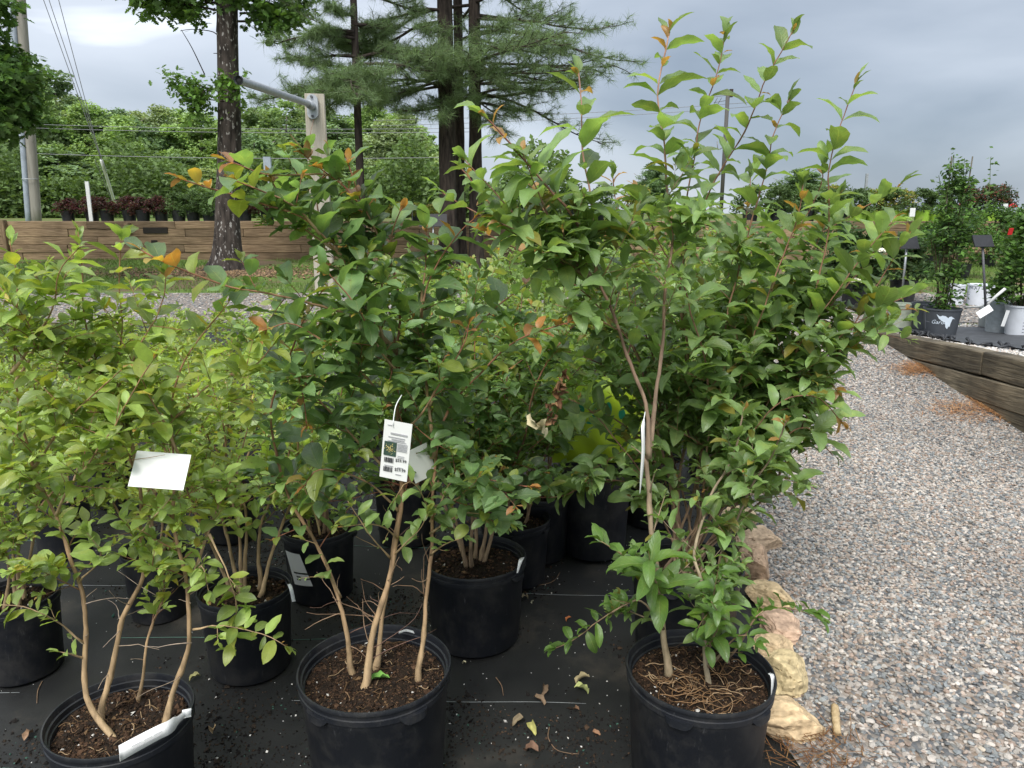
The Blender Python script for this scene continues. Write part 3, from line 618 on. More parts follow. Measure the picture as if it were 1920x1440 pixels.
def finish(pl, root, nobj=300, proto=False, leafname='leaf', matA=None, thin=()):
    base = np.array(root.location)
    if thin:   # prune leaves where the real shrub is open
        P_ = np.array(pl.LP); S_ = np.array(pl.LS); u, v, f = proj(P_ + np.array(pl.LD) * S_[:, None] * .5); keep = np.ones(len(P_), bool)
        for (x0, y0, x1, y1, fr) in thin:
            m_ = 22; keep &= ~((u > x0 - m_) & (u < x1 + m_) & (v > y0 - m_) & (v < y1 + m_) & (pl.r.random(len(P_)) < fr))
        for nm in ('LP', 'LD', 'LU', 'LS', 'LC', 'LV'): setattr(pl, nm, [q for q, k in zip(getattr(pl, nm), keep) if k])
    for mb in pl.tubes:
        mb.build('stem', M_BARK, root, origin=base)
    P, M, S, C, V = pl.frames(); S_set = SETS[pl.kind]
    if proto: score = np.linalg.norm((P - base)[:, :2], axis=1) * 1.2 + (P - base)[:, 2] * .5 + pl.r.random(len(P)) * .15 + S * 4
    else:
        u, v, f = proj(P); score = S / f * 900 - f * 35 + (M[:, 2, 2]) * 3 - 500 * ((u < -30) | (u > 1950) | (v < -20) | (v > 1460))
    order = np.argsort(-score); pick = order[:nobj]; rest = order[nobj:]
    for i in pick:
        o = bpy.data.objects.new(leafname, leaf_mesh(S_set, pl.kind, int(V[i]))); COL.objects.link(o); o.parent = root
        m = Matrix(M[i].tolist()).to_4x4(); q = m.to_quaternion(); o.rotation_mode = 'QUATERNION'; o.rotation_quaternion = q
        o.location = (P[i] - base).tolist(); o.scale = (S[i],) * 3; o.color = (*C[i], 1)
    if len(rest):
        mb = MB()
        for k in range(NV):
            idx = rest[V[rest] == k]
            if not len(idx): continue
            Vt, F, U = S_set[k]
            Q = np.einsum('nij,vj->nvi', M[idx], Vt) * S[idx][:, None, None] + P[idx][:, None, :]
            mb.add(Q.reshape(-1, 3), (F[None] + (np.arange(len(idx)) * len(Vt))[:, None, None]).reshape(-1, 4), np.repeat(C[idx], len(Vt), 0), np.tile(U, (len(idx), 1)))
        o = mb.build('leaf_mass', matA or M_LEAF_A, root, origin=base); tag(o, kind='stuff')
    return len(P)

# palettes (linear base colours)
def pal_tall(t, r):
    q = r.random()
    if t > .9 and q < .34: c = (.40, .22, .07)
    elif q < .04: c = (.26, .24, .05)
    elif q < .07: c = (.15, .13, .045)
    else: c = np.array((.180, .285, .095)) * r.uniform(.6, 1.4) + np.array((.03, .035, 0)) * max(0, t - .6) * r.random() * 2
    return np.array(c)
def pal_dark(t, r):
    q = r.random()
    if t > .86 and q < .72: return np.array(((.46, .22, .06), (.38, .28, .06), (.36, .17, .07))[r.integers(0, 3)]) * r.uniform(.8, 1.15)
    if t > .75 and q < .45: return np.array((.22, .28, .05)) * r.uniform(.8, 1.2)
    if q < .04: return np.array((.24, .30, .05))
    return np.array((.142, .245, .085)) * r.uniform(.5, 1.45)
def pal_lime(t, r):
    q = r.random()
    if t > .95 and q < .10: return np.array((.40, .24, .06)) * r.uniform(.8, 1.2)
    if q < .022: return np.array((.50, .42, .07))
    if q < .22: return np.array((.30, .36, .06)) * r.uniform(.8, 1.15)
    return np.array((.285, .400, .095)) * r.uniform(.5, 1.4)
def pal_mid(t, r):
    q = r.random()
    if t > .95 and q < .15: return np.array((.42, .24, .07)) * r.uniform(.8, 1.2)
    if t > .8 and q < .45: return np.array((.30, .36, .09))
    return np.array((.235, .360, .110)) * r.uniform(.6, 1.4)

# ------------------------------------------------------------------ pots
def pot_plastic():
    m, nt, b, o = new_mat('black_nursery_plastic'); N = nt.nodes.new; L = nt.links.new
    t = N('ShaderNodeTexCoord'); n = N('ShaderNodeTexNoise'); n.inputs['Scale'].default_value = 9; n.inputs['Detail'].default_value = 8; n.inputs['Roughness'].default_value = .7; L(t.outputs['Object'], n.inputs['Vector'])
    r = N('ShaderNodeValToRGB'); e = r.color_ramp.elements; e[0].position = .45; e[0].color = (.0095, .0112, .0155, 1); e[1].position = .78; e[1].color = (.048, .046, .043, 1); L(n.outputs['Fac'], r.inputs[0])
    mp = N('ShaderNodeMapping'); mp.inputs['Scale'].default_value = (14, 14, 3); mp.inputs['Rotation'].default_value = (.4, .3, 0); L(t.outputs['Object'], mp.inputs[0])
    n2 = N('ShaderNodeTexNoise'); n2.inputs['Scale'].default_value = 5; n2.inputs['Detail'].default_value = 9; n2.inputs['Roughness'].default_value = .75; L(mp.outputs[0], n2.inputs['Vector'])
    r2 = N('ShaderNodeMapRange'); r2.inputs[1].default_value = .60; r2.inputs[2].default_value = .76; r2.inputs[3].default_value = 0; r2.inputs[4].default_value = .5; L(n2.outputs['Fac'], r2.inputs[0])
    mx = N('ShaderNodeMix'); mx.data_type = 'RGBA'; L(r2.outputs[0], mx.inputs['Factor']); L(r.outputs[0], mx.inputs[6]); mx.inputs[7].default_value = (.20, .20, .20, 1); L(mx.outputs[2], b.inputs['Base Color'])
    rr = N('ShaderNodeMapRange'); rr.inputs[3].default_value = .32; rr.inputs[4].default_value = .62; L(n.outputs['Fac'], rr.inputs[0]); L(rr.outputs[0], b.inputs['Roughness']); b.inputs['Specular IOR Level'].default_value = .5
    bp = N('ShaderNodeBump'); bp.inputs['Strength'].default_value = .12; bp.inputs['Distance'].default_value = .004; L(n2.outputs['Fac'], bp.inputs['Height']); L(bp.outputs[0], b.inputs['Normal'])
    return m
M_POT = pot_plastic()
def soil_disc(rad, z, rr, big):
    n1, n2 = (16, 56) if big else (5, 20); V = [[0, 0, z]]; 
    for i in range(1, n1 + 1):
        for j in range(n2):
            q = rad * i / n1; a = 6.2832 * j / n2; x, y = q * math.cos(a), q * math.sin(a)
            V.append([x, y, z + (.012 * mnoise.noise(Vector((x * 12, y * 12, rad * 9))) + .007 * mnoise.noise(Vector((x * 45, y * 45, 1.3)))) - .012 * (i / n1) ** 4])
    f3 = [[0, 1 + j, 1 + (j + 1) % n2] for j in range(n2)]; f4 = [[1 + (i * n2) + j, 1 + (i + 1) * n2 + j, 1 + (i + 1) * n2 + (j + 1) % n2, 1 + i * n2 + (j + 1) % n2] for i in range(n1 - 1) for j in range(n2)]
    return np.array(V), (np.array(f4), np.array(f3))
M_SOIL = simple('bark_soil', (.028, .019, .012), .95, scale=60, col2=(.011, .008, .006), bump=.6, bscale=120, spec=.15)
def pot_parts(root, D, h, rr, detail=2, handles=(), mat=None, soil=True, soil_drop=.10, taper=.84):
    mat = mat or M_POT; Rr = D / 2; rb = Rr * taper
    body = [(0, .004), (rb - .01, .004), (rb, .0), (rb + .003, .006), (Rr * .945, h * .83), (Rr * .955, h * .84), (Rr * .960, h * .885)]
    rim = [(Rr * .958, h * .88), (Rr * .985, h * .885), (Rr * .988, h * .925), (Rr * .972, h * .93), (Rr * .975, h * .965), (Rr * 1.0, h * .97), (Rr * 1.004, h * .985), (Rr * .995, h), (Rr * .975, h * 1.0), (Rr * .965, h * .985), (Rr * .955, h * .95), (Rr * .93, h * .945), (Rr * .925, h * .90), (Rr * .905, h * .895), (Rr * .88, h * .6)]
    seg = 72 if detail == 2 else 28
    def oval(V):   # slightly squashed plastic
        a = np.arctan2(V[:, 1], V[:, 0]); k = 1 + .008 * np.sin(2 * a + D * 40) + .003 * np.sin(5 * a); V = V.copy(); V[:, :2] *= k[:, None]; return V
    V, F = lathe(body, seg); MB().add(oval(V), F).build('pot', mat, root, sharp=35)
    V, F = lathe(rim, seg); MB().add(oval(V), F).build('rim', mat, root, sharp=30)
    for a in handles:
        mb = MB(); n = 9; da = .20; V = []
        for i in range(n):
            q = (i / (n - 1) * 2 - 1); an = a + da * q; prot = (1 - abs(q) ** 5) ; r1 = Rr * .955; r2 = Rr * (.985 + .055 * prot)
            zt = h * .915; zb = h * (.915 - .075 * (1 - abs(q) ** 6) - .0); zo = h * (.905 - .05 * prot * (1 - abs(q) ** 6))
            for (rd, z) in ((r1, zt), (r2, zt), (r2, zo), (r1, zb)): V.append([rd * math.cos(an), rd * math.sin(an), z])
        V = np.array(V); i = np.arange(n - 1)[:, None] * 4; j = np.arange(4)[None]; F = np.stack([i + j, i + 4 + j, i + 4 + (j + 1) % 4, i + (j + 1) % 4], -1).reshape(-1, 4)
        F = np.vstack([F, [[0, 1, 2, 3], [(n - 1) * 4 + 3, (n - 1) * 4 + 2, (n - 1) * 4 + 1, (n - 1) * 4]]]); mb.add(V, F).build('handle', mat, root, sharp=40)
    if soil:
        zs = h * (1 - soil_drop); V, F = soil_disc(Rr * .915, zs, rr, detail == 2); MB().add(V, F).build('soil', M_SOIL, root)
        n = 5200 if detail == 2 else (700 if detail == 1 else 0)
        if n:
            q = np.sqrt(rr.random(n)) * Rr * .9; a = rr.random(n) * 6.2832; x, y = q * np.cos(a), q * np.sin(a); s = rr.uniform(.002, .0055, n) * (1 + (rr.random(n) < .06) * 1.2) * (1 if detail == 2 else 1.6)
            c = np.array([(.026, .016, .010), (.050, .028, .016), (.017, .012, .009), (.08, .045, .026), (.5, .48, .44), (.13, .08, .04)])[rr.choice(6, n, p=[.36, .26, .22, .10, .012, .048])]
            zz = zs + np.array([.012 * mnoise.noise(Vector((a_ * 12, b_ * 12, Rr * .915 * 9))) for a_, b_ in zip(x, y)]) - .012 * (q / (Rr * .915)) ** 4 + s * .3
            mb = MB(); scatter(mb, T8, np.stack([x, y, zz], -1), s, c, rr, .7); 
            if detail == 2:  # fibres and bits of root
                for k in range(34):
                    q0 = math.sqrt(rr.random()) * Rr * .8; a0 = rr.random() * 6.28; L_ = rr.uniform(.015, .07); an = rr.random() * 6.28; cv = rr.normal(0, 1.2)
                    Pp = [];
                    px, py = q0 * math.cos(a0), q0 * math.sin(a0)
                    for t in range(6): Pp.append([px, py, zs + .006 + .004 * math.sin(t * 1.3 + k)]); px += math.cos(an) * L_ / 5; py += math.sin(an) * L_ / 5; an += cv / 5
                    Pp = np.array(Pp); 
                    if np.hypot(Pp[:, 0], Pp[:, 1]).max() > Rr * .88: continue
                    v, f, uv = tube(Pp, rr.uniform(.0006, .0018), 4); mb.add(v, f, np.array([(.16, .10, .055), (.10, .06, .03), (.30, .21, .12)][rr.integers(0, 3)]))
            o = mb.build('soil_crumbs', M_CHIP, root, smooth=False); tag(o, kind='stuff')
def pot_at(u, v, wpx, h, z0=None):
    """centre of the rim seen at (u,v), its width in photo pixels -> base point and diameter"""
    p = atg(u, v, h); f = proj(p)[2][0]; return np.array([p[0], p[1], g(p[1]) + .010]), wpx * f / FPX
# ------------------------------------------------------------------ the three front shrubs and the one behind
def px(L_, d=None): return [at(*q) for q in L_]
TREE = 'shrub'
def hero(name, u, v, wpx, h, label, kind, handles, seed, detail=2, group='potted crape myrtles on the black weed cloth'):
    b, D = pot_at(u, v, wpx, h); root = empty(name, b); tag(root, label, TREE, group)
    rr = np.random.default_rng(seed); pot_parts(root, D, h, rr, detail, handles); return root, Plant(rr, kind), rr, b, D
def soilpt(b, D, h, u, v, drop=.10):
    p = atg(u, v, h * (1 - drop) + .01); q = p[:2] - b[:2]; L_ = np.linalg.norm(q); lim = D * .42
    if L_ > lim: q = q / L_ * lim
    return np.array([b[0] + q[0], b[1] + q[1], b[2] + h * (1 - drop) - .02])
TAN = (.42, .30, .17); RED = (.24, .085, .05); GREY = (.24, .175, .12)

# --- right front (tall, vigorous upright shoots)
rt, pl, rr, b, D = hero('potted_crape_myrtle', 1312, 1258, 275, .38, 'tallest shrub, front right black pot, leafy side shoots over its rim', 'tall', (R(-118), R(-52), R(80)), 21)
dd = b[1]
s1 = np.array([soilpt(b, D, .38, 1254, 1262)] + px([(1240, 1120, dd + .03), (1225, 980, dd + .06), (1216, 860, dd + .08)]))
grow_stem(pl, s1, .0125, .0090, .09, pal_tall, rr, bare=.25, every=.10, twig=(.10, .22), leafy=1.2, young=GREY, old=(.38, .30, .19), rec=1)
grow_stem(pl, [s1[-1]] + px([(1208, 770, dd + .08), (1165, 640, dd + .09), (1120, 530, dd + .08), (1085, 430, dd + .06), (1015, 335, dd + .02), (955, 270, dd - .02), (905, 215, dd - .05)]), .0085, .0024, .132, pal_tall, rr, bare=.28, every=.05, twig=(.12, .34), leafy=.66, young=(.26, .12, .09), old=GREY, spmain=.042)
grow_stem(pl, [s1[-1]] + px([(1232, 720, dd + .12), (1250, 560, dd + .16), (1262, 420, dd + .2), (1248, 280, dd + .22), (1238, 170, dd + .22), (1257, 62, dd + .22)]), .0085, .0022, .132, pal_tall, rr, bare=.25, every=.042, twig=(.12, .34), leafy=.62, young=(.42, .24, .18), old=GREY, spmain=.038)
grow_stem(pl, px([(1120, 530, dd + .08), (1108, 400, dd + .1), (1096, 280, dd + .11), (1083, 135, dd + .12)]), .0055, .002, .125, pal_tall, rr, bare=.05, every=.08, twig=(.10, .2), leafy=.38, young=(.44, .24, .19), old=(.40, .24, .16), spmain=.042)
s2 = soilpt(b, D, .38, 1330, 1282)
grow_stem(pl, [s2] + px([(1318, 1180, dd), (1316, 1090, dd + .0), (1300, 1030, dd + .04), (1330, 930, dd + .1), (1370, 850, dd + .13), (1395, 760, dd + .15)]), .0095, .003, .105, pal_tall, rr, bare=.12, every=.055, twig=(.08, .24), leafy=.8, young=GREY, old=(.36, .30, .20))
s3 = soilpt(b, D, .38, 1368, 1245)
grow_stem(pl, [s3] + px([(1352, 1130, dd + .06), (1352, 1040, dd + .07), (1400, 930, dd + .08), (1440, 860, dd + .06), (1470, 790, dd + .02)]), .0075, .0025, .105, pal_tall, rr, bare=.2, every=.05, twig=(.08, .24), leafy=.75, young=GREY, old=GREY)
for tgt, dz in (((830, 365), .02), ((872, 300), .05), ((985, 285), .0), ((1040, 350), .12), ((930, 420), -.04), ((1010, 470), -.08)):
    grow_stem(pl, px([(1120, 530, dd + .08), (1090 - (1120 - tgt[0]) * .25, 470, dd + .06)]) + px([(tgt[0], tgt[1], dd + dz)]), .0045, .0017, .118, pal_tall, rr, bare=.1, every=.06, twig=(.07, .18), leafy=.42, young=(.26, .12, .09), old=GREY, spmain=.036)
# leafy lower shoots
def pal_fresh(t, r): return np.array((.105, .205, .035)) * r.uniform(.75, 1.25)
for pts, L_ in (([(1243, 1150, dd), (1225, 1080, dd - .12), (1215, 1035, dd - .18)], .10), ([(1245, 1180, dd), (1200, 1130, dd - .02), (1150, 1150, dd), (1090, 1190, dd + .06), (1030, 1222, dd + .1)], .062),
                ([(1318, 1180, dd), (1340, 1100, dd - .1), (1352, 1060, dd - .14)], .07), ([(1366, 1235, dd), (1420, 1160, dd - .04), (1470, 1140, dd - .02), (1545, 1165, dd)], .062), ([(1330, 1250, dd - .03), (1390, 1190, dd - .1), (1425, 1210, dd - .14)], .06),
                ([(1322, 1230, dd), (1345, 1170, dd - .14), (1330, 1120, dd - .2)], .07), ([(1250, 1100, dd), (1170, 1040, dd - .06), (1120, 1010, dd - .1)], .07)):
    grow_stem(pl, px(pts), .0042, .0013, L_, pal_fresh, rr, bare=.3, every=.06, twig=(.06, .12), leafy=.35, young=(.30, .20, .11), old=GREY, rec=0, spmain=.028, sp=.028)
# roots matted on this pot's soil
mb = MB(); zs = b[2] + .38 * .9
for k in range(70):
    q0 = math.sqrt(rr.random()) * D * .36; a0 = rr.normal(-1.4, 1.1); qx, qy = b[0] + q0 * math.cos(a0), b[1] + q0 * math.sin(a0); an = rr.random() * 6.28; cv = rr.normal(0, 1.6); Pp = []
    L_ = rr.uniform(.04, .14)
    for t in range(9): Pp.append([qx, qy, zs + .008 + .006 * abs(math.sin(t * .9 + k))]); qx += math.cos(an) * L_ / 8; qy += math.sin(an) * L_ / 8; an += cv / 8
    Pp = np.array(Pp)
    if np.hypot(Pp[:, 0] - b[0], Pp[:, 1] - b[1]).max() > D * .44: continue
    v_, f_, uv = tube(Pp, rr.uniform(.0006, .0018), 4); mb.add(v_, f_, np.array([(.22, .13, .065), (.15, .085, .04), (.32, .22, .13)][rr.integers(0, 3)]))
o = mb.build('root_mat', M_CHIP, rt, origin=b); tag(o, kind='stuff')
print('tall front leaves', finish(pl, rt, 300, thin=((1150, 480, 1300, 1000, .45), (1120, 1240, 1400, 1440, .9))))

# --- multi-stemmed shrub right behind it
rt2, pl, rr, b, D = hero('potted_crape_myrtle', 1288, 1058, 210, .34, 'wide many stemmed shrub directly behind the tallest front right one, arching over the gravel', 'tall', (R(-60), R(-120)), 22, detail=1)
e_ = b[1]
ST = [([(1272, 1040, e_ - .02), (1268, 950, e_), (1288, 800, e_), (1286, 650, e_), (1274, 540, e_ - .02), (1310, 400, e_ - .1), (1385, 260, e_ - .2), (1440, 140, e_ - .25), (1487, 48, e_ - .28)], .0095, .62),
      ([(1290, 1040, e_), (1312, 900, e_ + .05), (1292, 720, e_ + .1), (1280, 560, e_ + .1), (1285, 400, e_ + .05), (1310, 240, e_), (1342, 140, e_), (1364, 52, e_)], .0090, .64),
      ([(1305, 1040, e_ - .04), (1390, 960, e_ - .08), (1440, 800, e_ - .12), (1500, 640, e_ - .12), (1545, 480, e_ - .12), (1553, 330, e_ - .12), (1575, 240, e_ - .12), (1606, 165, e_ - .12)], .0085, .60),
      ([(1320, 1030, e_ - .05), (1430, 930, e_ - .12), (1500, 790, e_ - .15), (1570, 650, e_ - .15), (1640, 530, e_ - .1), (1690, 450, e_ - .1)], .008, .7),
      ([(1300, 1050, e_ + .05), (1330, 850, e_ + .15), (1370, 650, e_ + .2), (1430, 520, e_ + .2), (1540, 440, e_ + .18), (1610, 400, e_ + .15), (1690, 350, e_ + .1)], .0075, .72),
      ([(1300, 1045, e_ + .05), (1345, 800, e_ + .1), (1410, 620, e_ + .05), (1500, 560, e_ - .05), (1620, 580, e_ - .1), (1735, 578, e_ - .12)], .007, .72),
      ([(1275, 1045, e_), (1235, 820, e_ - .05), (1190, 660, e_ - .1), (1110, 560, e_ - .15), (1000, 480, e_ - .2), (900, 430, e_ - .22)], .0075, .72),
      ([(1280, 1045, e_ + .05), (1245, 760, e_ + .1), (1175, 560, e_ + .1), (1150, 420, e_ + .08), (1135, 330, e_ + .05)], .007, .75),
      ([(1300, 1040, e_), (1325, 820, e_ - .1), (1365, 600, e_ - .15), (1415, 400, e_ - .18), (1445, 280, e_ - .2), (1480, 190, e_ - .2)], .0075, .7),
      ([(1300, 1050, e_ + .06), (1320, 800, e_ + .2), (1350, 560, e_ + .25), (1390, 420, e_ + .25), (1400, 330, e_ + .25)], .006, .8),
      ([(1315, 1040, e_), (1400, 900, e_ + .02), (1470, 720, e_ - .05), (1540, 700, e_ - .15), (1570, 740, e_ - .2)], .006, .75),
      ([(1300, 1040, e_ - .05), (1360, 900, e_ - .2), (1440, 770, e_ - .32), (1520, 740, e_ - .38), (1575, 790, e_ - .4)], .006, .6),
      ([(1280, 1045, e_ + .02), (1210, 930, e_ + .0), (1120, 900, e_ - .02), (1050, 930, e_ - .03), (985, 935, e_ - .03)], .0055, .6),
      ([(1280, 1045, e_), (1225, 860, e_ + .05), (1130, 780, e_ + .06), (1050, 800, e_ + .05), (990, 850, e_ + .05)], .0055, .6),
      ([(1290, 1045, e_ + .08), (1220, 780, e_ + .12), (1130, 690, e_ + .14), (1030, 660, e_ + .14), (950, 700, e_ + .14)], .0055, .6),
      ([(1295, 1045, e_ + .05), (1250, 800, e_ + .1), (1160, 600, e_ + .12), (1030, 480, e_ + .12), (930, 390, e_ + .1), (868, 318, e_ + .08)], .0075, .66),
      ([(1290, 1045, e_ + .08), (1230, 760, e_ + .16), (1120, 560, e_ + .2), (1040, 430, e_ + .22), (990, 330, e_ + .22)], .0065, .68),
      ([(1310, 1045, e_ - .03), (1400, 830, e_ - .12), (1500, 640, e_ - .18), (1600, 500, e_ - .2), (1680, 400, e_ - .2)], .006, .66),
      ([(1310, 1045, e_ - .03), (1410, 850, e_ - .1), (1530, 680, e_ - .16), (1630, 590, e_ - .18), (1725, 545, e_ - .18)], .006, .66),
      ([(1310, 1045, e_ + .02), (1380, 760, e_ - .02), (1450, 520, e_ - .04), (1530, 360, e_ - .05), (1545, 300, e_ - .05)], .006, .62),
      ([(1310, 1045, e_ - .05), (1410, 900, e_ - .2), (1500, 800, e_ - .3), (1560, 850, e_ - .34)], .005, .6),
      ([(1310, 1045, e_ + .05), (1380, 800, e_ + .1), (1460, 600, e_ + .12), (1530, 470, e_ + .1), (1580, 360, e_ + .1)], .0065, .68),
      ([(1315, 1040, e_), (1410, 820, e_ - .05), (1520, 620, e_ - .08), (1620, 500, e_ - .08), (1665, 420, e_ - .06)], .0065, .68),
      ([(1315, 1040, e_), (1420, 860, e_ + .05), (1540, 680, e_ + .05), (1640, 610, e_ + .02)], .006, .68),
      ([(1300, 1040, e_ - .05), (1330, 760, e_ - .22), (1290, 560, e_ - .3), (1230, 440, e_ - .32), (1190, 350, e_ - .32)], .0065, .66),
      ([(1300, 1040, e_ - .05), (1370, 760, e_ - .2), (1430, 560, e_ - .26), (1480, 430, e_ - .28), (1500, 340, e_ - .28)], .0065, .66),
      ([(1280, 1045, e_ - .03), (1210, 900, e_ - .12), (1120, 780, e_ - .15), (1060, 740, e_ - .1)], .006, .7)]
for pts, r0, lf in ST:
    pts = px(pts); pts[0] = np.array([b[0] + rr.normal(0, .03), b[1] + rr.normal(0, .03), b[2] + .34 * .88]) if True else pts[0]
    grow_stem(pl, pts, r0, .0020, .126, pal_tall, rr, bare=.30, every=.054, twig=(.12, .34), leafy=lf, young=(.26, .12, .08), old=(.30, .215, .14), spmain=.037)
print('tall back leaves', finish(pl, rt2, 300, thin=((1150, 480, 1300, 1000, .45), (1480, 850, 1600, 1100, .5), (1290, 900, 1400, 1000, .4))))

# --- middle, dark glossy
rt3, pl, rr, b, D = hero('potted_crape_myrtle', 703, 1252, 287, .38, 'dark glossy shrub with orange new growth in the front middle black pot, price tag inside', 'dark', (R(-125), R(-52), R(85)), 23)
dd = b[1]
def S3(u, v): return soilpt(b, D, .38, u, v)
q3 = [([S3(662, 1262)] + px([(648, 1185, dd), (632, 1105, dd), (592, 1015, dd + .02), (545, 930, dd + .03), (515, 830, dd + .02), (522, 740, dd), (560, 640, dd), (600, 560, dd)]), .0105, .35),
      ([S3(682, 1290)] + px([(700, 1200, dd - .04), (716, 1130, dd - .03), (736, 1050, dd), (748, 940, dd + .02), (742, 820, dd + .03), (735, 700, dd + .04), (742, 600, dd + .04), (728, 500, dd + .04), (695, 420, dd + .02), (640, 345, dd), (560, 278, dd - .02)]), .0135, .35),
      ([S3(704, 1252)] + px([(722, 1130, dd + .06), (744, 1000, dd + .08), (764, 800, dd + .1), (752, 650, dd + .1), (720, 520, dd + .08), (695, 445, dd + .05)]), .0095, .4),
      ([S3(782, 1272)] + px([(792, 1190, dd), (803, 1080, dd), (808, 950, dd), (813, 850, dd), (845, 760, dd), (905, 690, dd - .02), (965, 640, dd - .04), (1030, 612, dd - .05), (1088, 598, dd - .05)]), .0100, .35),
      (px([(812, 860, dd), (800, 700, dd + .03), (790, 600, dd + .03), (816, 510, dd + .02), (852, 450, dd), (898, 408, dd - .02)]), .0070, .15),
      (px([(742, 660, dd + .04), (690, 608, dd), (600, 575, dd - .06), (520, 555, dd - .12), (430, 540, dd - .18), (345, 508, dd - .22), (262, 472, dd - .25)]), .0062, .12),
      (px([(735, 700, dd + .04), (700, 570, dd), (640, 480, dd - .06), (560, 402, dd - .12), (450, 362, dd - .16), (335, 326, dd - .2)]), .0062, .15),
      (px([(728, 500, dd + .04), (700, 420, dd), (650, 300, dd - .02)]), .0045, .1),
      (px([(728, 500, dd + .04), (735, 430, dd + .02), (752, 385, dd)]), .0040, .1),
      (px([(790, 600, dd + .03), (800, 500, dd + .06), (800, 420, dd + .08)]), .0045, .1),
      (px([(640, 480, dd - .06), (560, 420, dd - .04), (505, 330, dd - .05)]), .0042, .1),
      (px([(600, 440, dd - .1), (540, 380, dd - .14), (430, 335, dd - .2)]), .0040, .1),
      (px([(640, 480, dd - .02), (600, 400, dd + .04), (610, 330, dd + .06)]), .0040, .1),
      (px([(803, 760, dd), (870, 630, dd + .08), (940, 560, dd + .12), (1000, 515, dd + .15)]), .0055, .1),
      (px([(640, 345, dd), (610, 330, dd + .02), (500, 330, dd - .06), (415, 300, dd - .1)]), .0035, .05),
      (px([(748, 900, dd + .02), (640, 800, dd - .08), (585, 735, dd - .14), (560, 700, dd - .16), (575, 800, dd - .2)]), .0048, .15),
      (px([(748, 960, dd + .02), (680, 900, dd - .04), (600, 880, dd - .08), (560, 920, dd - .1)]), .004, .2),
      (px([(808, 950, dd), (850, 940, dd - .05), (900, 900, dd - .08), (1000, 910, dd - .1)]), .004, .2),
      (px([(742, 820, dd), (800, 760, dd - .12), (860, 660, dd - .16), (880, 600, dd - .16)]), .0048, .1),
      (px([(735, 760, dd), (660, 680, dd - .1), (560, 610, dd - .15), (490, 620, dd - .2)]), .0048, .1),
      (px([(750, 700, dd), (700, 640, dd - .14), (660, 560, dd - .2), (600, 500, dd - .22)]), .0048, .1)]
for pts, r0, bare in q3:
    uu_, vv_, _ = proj(pts[-1]); arm = vv_[0] < 470 and bare < .3
    grow_stem(pl, pts, r0, .0016, .102, pal_dark, rr, bare=bare, every=.055 if arm else .050, twig=(.06, .17) if arm else (.10, .27), leafy=.42 if arm else .60, young=RED, old=TAN, spmain=.036, maxdown=.35)
for pts in ([(640, 1120, dd), (600, 1030, dd - .05), (560, 1010, dd - .08)], [(735, 1050, dd), (690, 1000, dd - .1), (650, 940, dd - .12)], [(808, 960, dd), (770, 900, dd - .1), (740, 940, dd - .13)], [(600, 1000, dd), (560, 900, dd - .05), (490, 930, dd - .08)], [(806, 980, dd), (850, 900, dd + .05), (930, 860, dd + .05)], [(806, 1040, dd), (835, 1020, dd - .06), (858, 1010, dd - .1)], [(745, 1010, dd), (700, 980, dd - .08), (640, 985, dd - .1)], [(806, 1000, dd), (880, 960, dd - .05), (940, 985, dd - .05)], [(740, 1040, dd), (780, 1000, dd - .1), (800, 960, dd - .12)]):
    grow_stem(pl, px(pts), .003, .0012, .065, pal_mid, rr, bare=.2, every=.05, twig=(.06, .12), leafy=.3, young=(.3, .2, .1), old=TAN, rec=0, spmain=.03)
# bare dead side twigs near the base
mb = MB()
for k in range(30):
    s_ = rr.integers(0, 4); P0 = np.array(q3[s_][0]); t = rr.uniform(.6, 2.6); i = int(t); p0 = P0[i] + (P0[i + 1] - P0[i]) * (t - i); d = unit(np.array([rr.normal(), rr.normal(), rr.uniform(-.2, 1.2)])); L_ = rr.uniform(.04, .22); P = [p0]
    for q in range(8): d = unit(d + rr.normal(0, .14, 3)); P.append(P[-1] + d * L_ / 8)
    v_, f_, uv = tube(np.array(P), np.linspace(.0016, .0006, 9), 4); mb.add(v_, f_, np.array([(.22, .14, .09), (.30, .20, .13), (.14, .08, .06)][rr.integers(0, 3)]))
mb.build('dead_twigs', M_BARK, rt3, origin=b)['kind'] = 'stuff'
print('dark leaves', finish(pl, rt3, 300, thin=((560, 1000, 860, 1300, .6), (720, 790, 775, 905, .7), (540, 165, 640, 250, .8))))

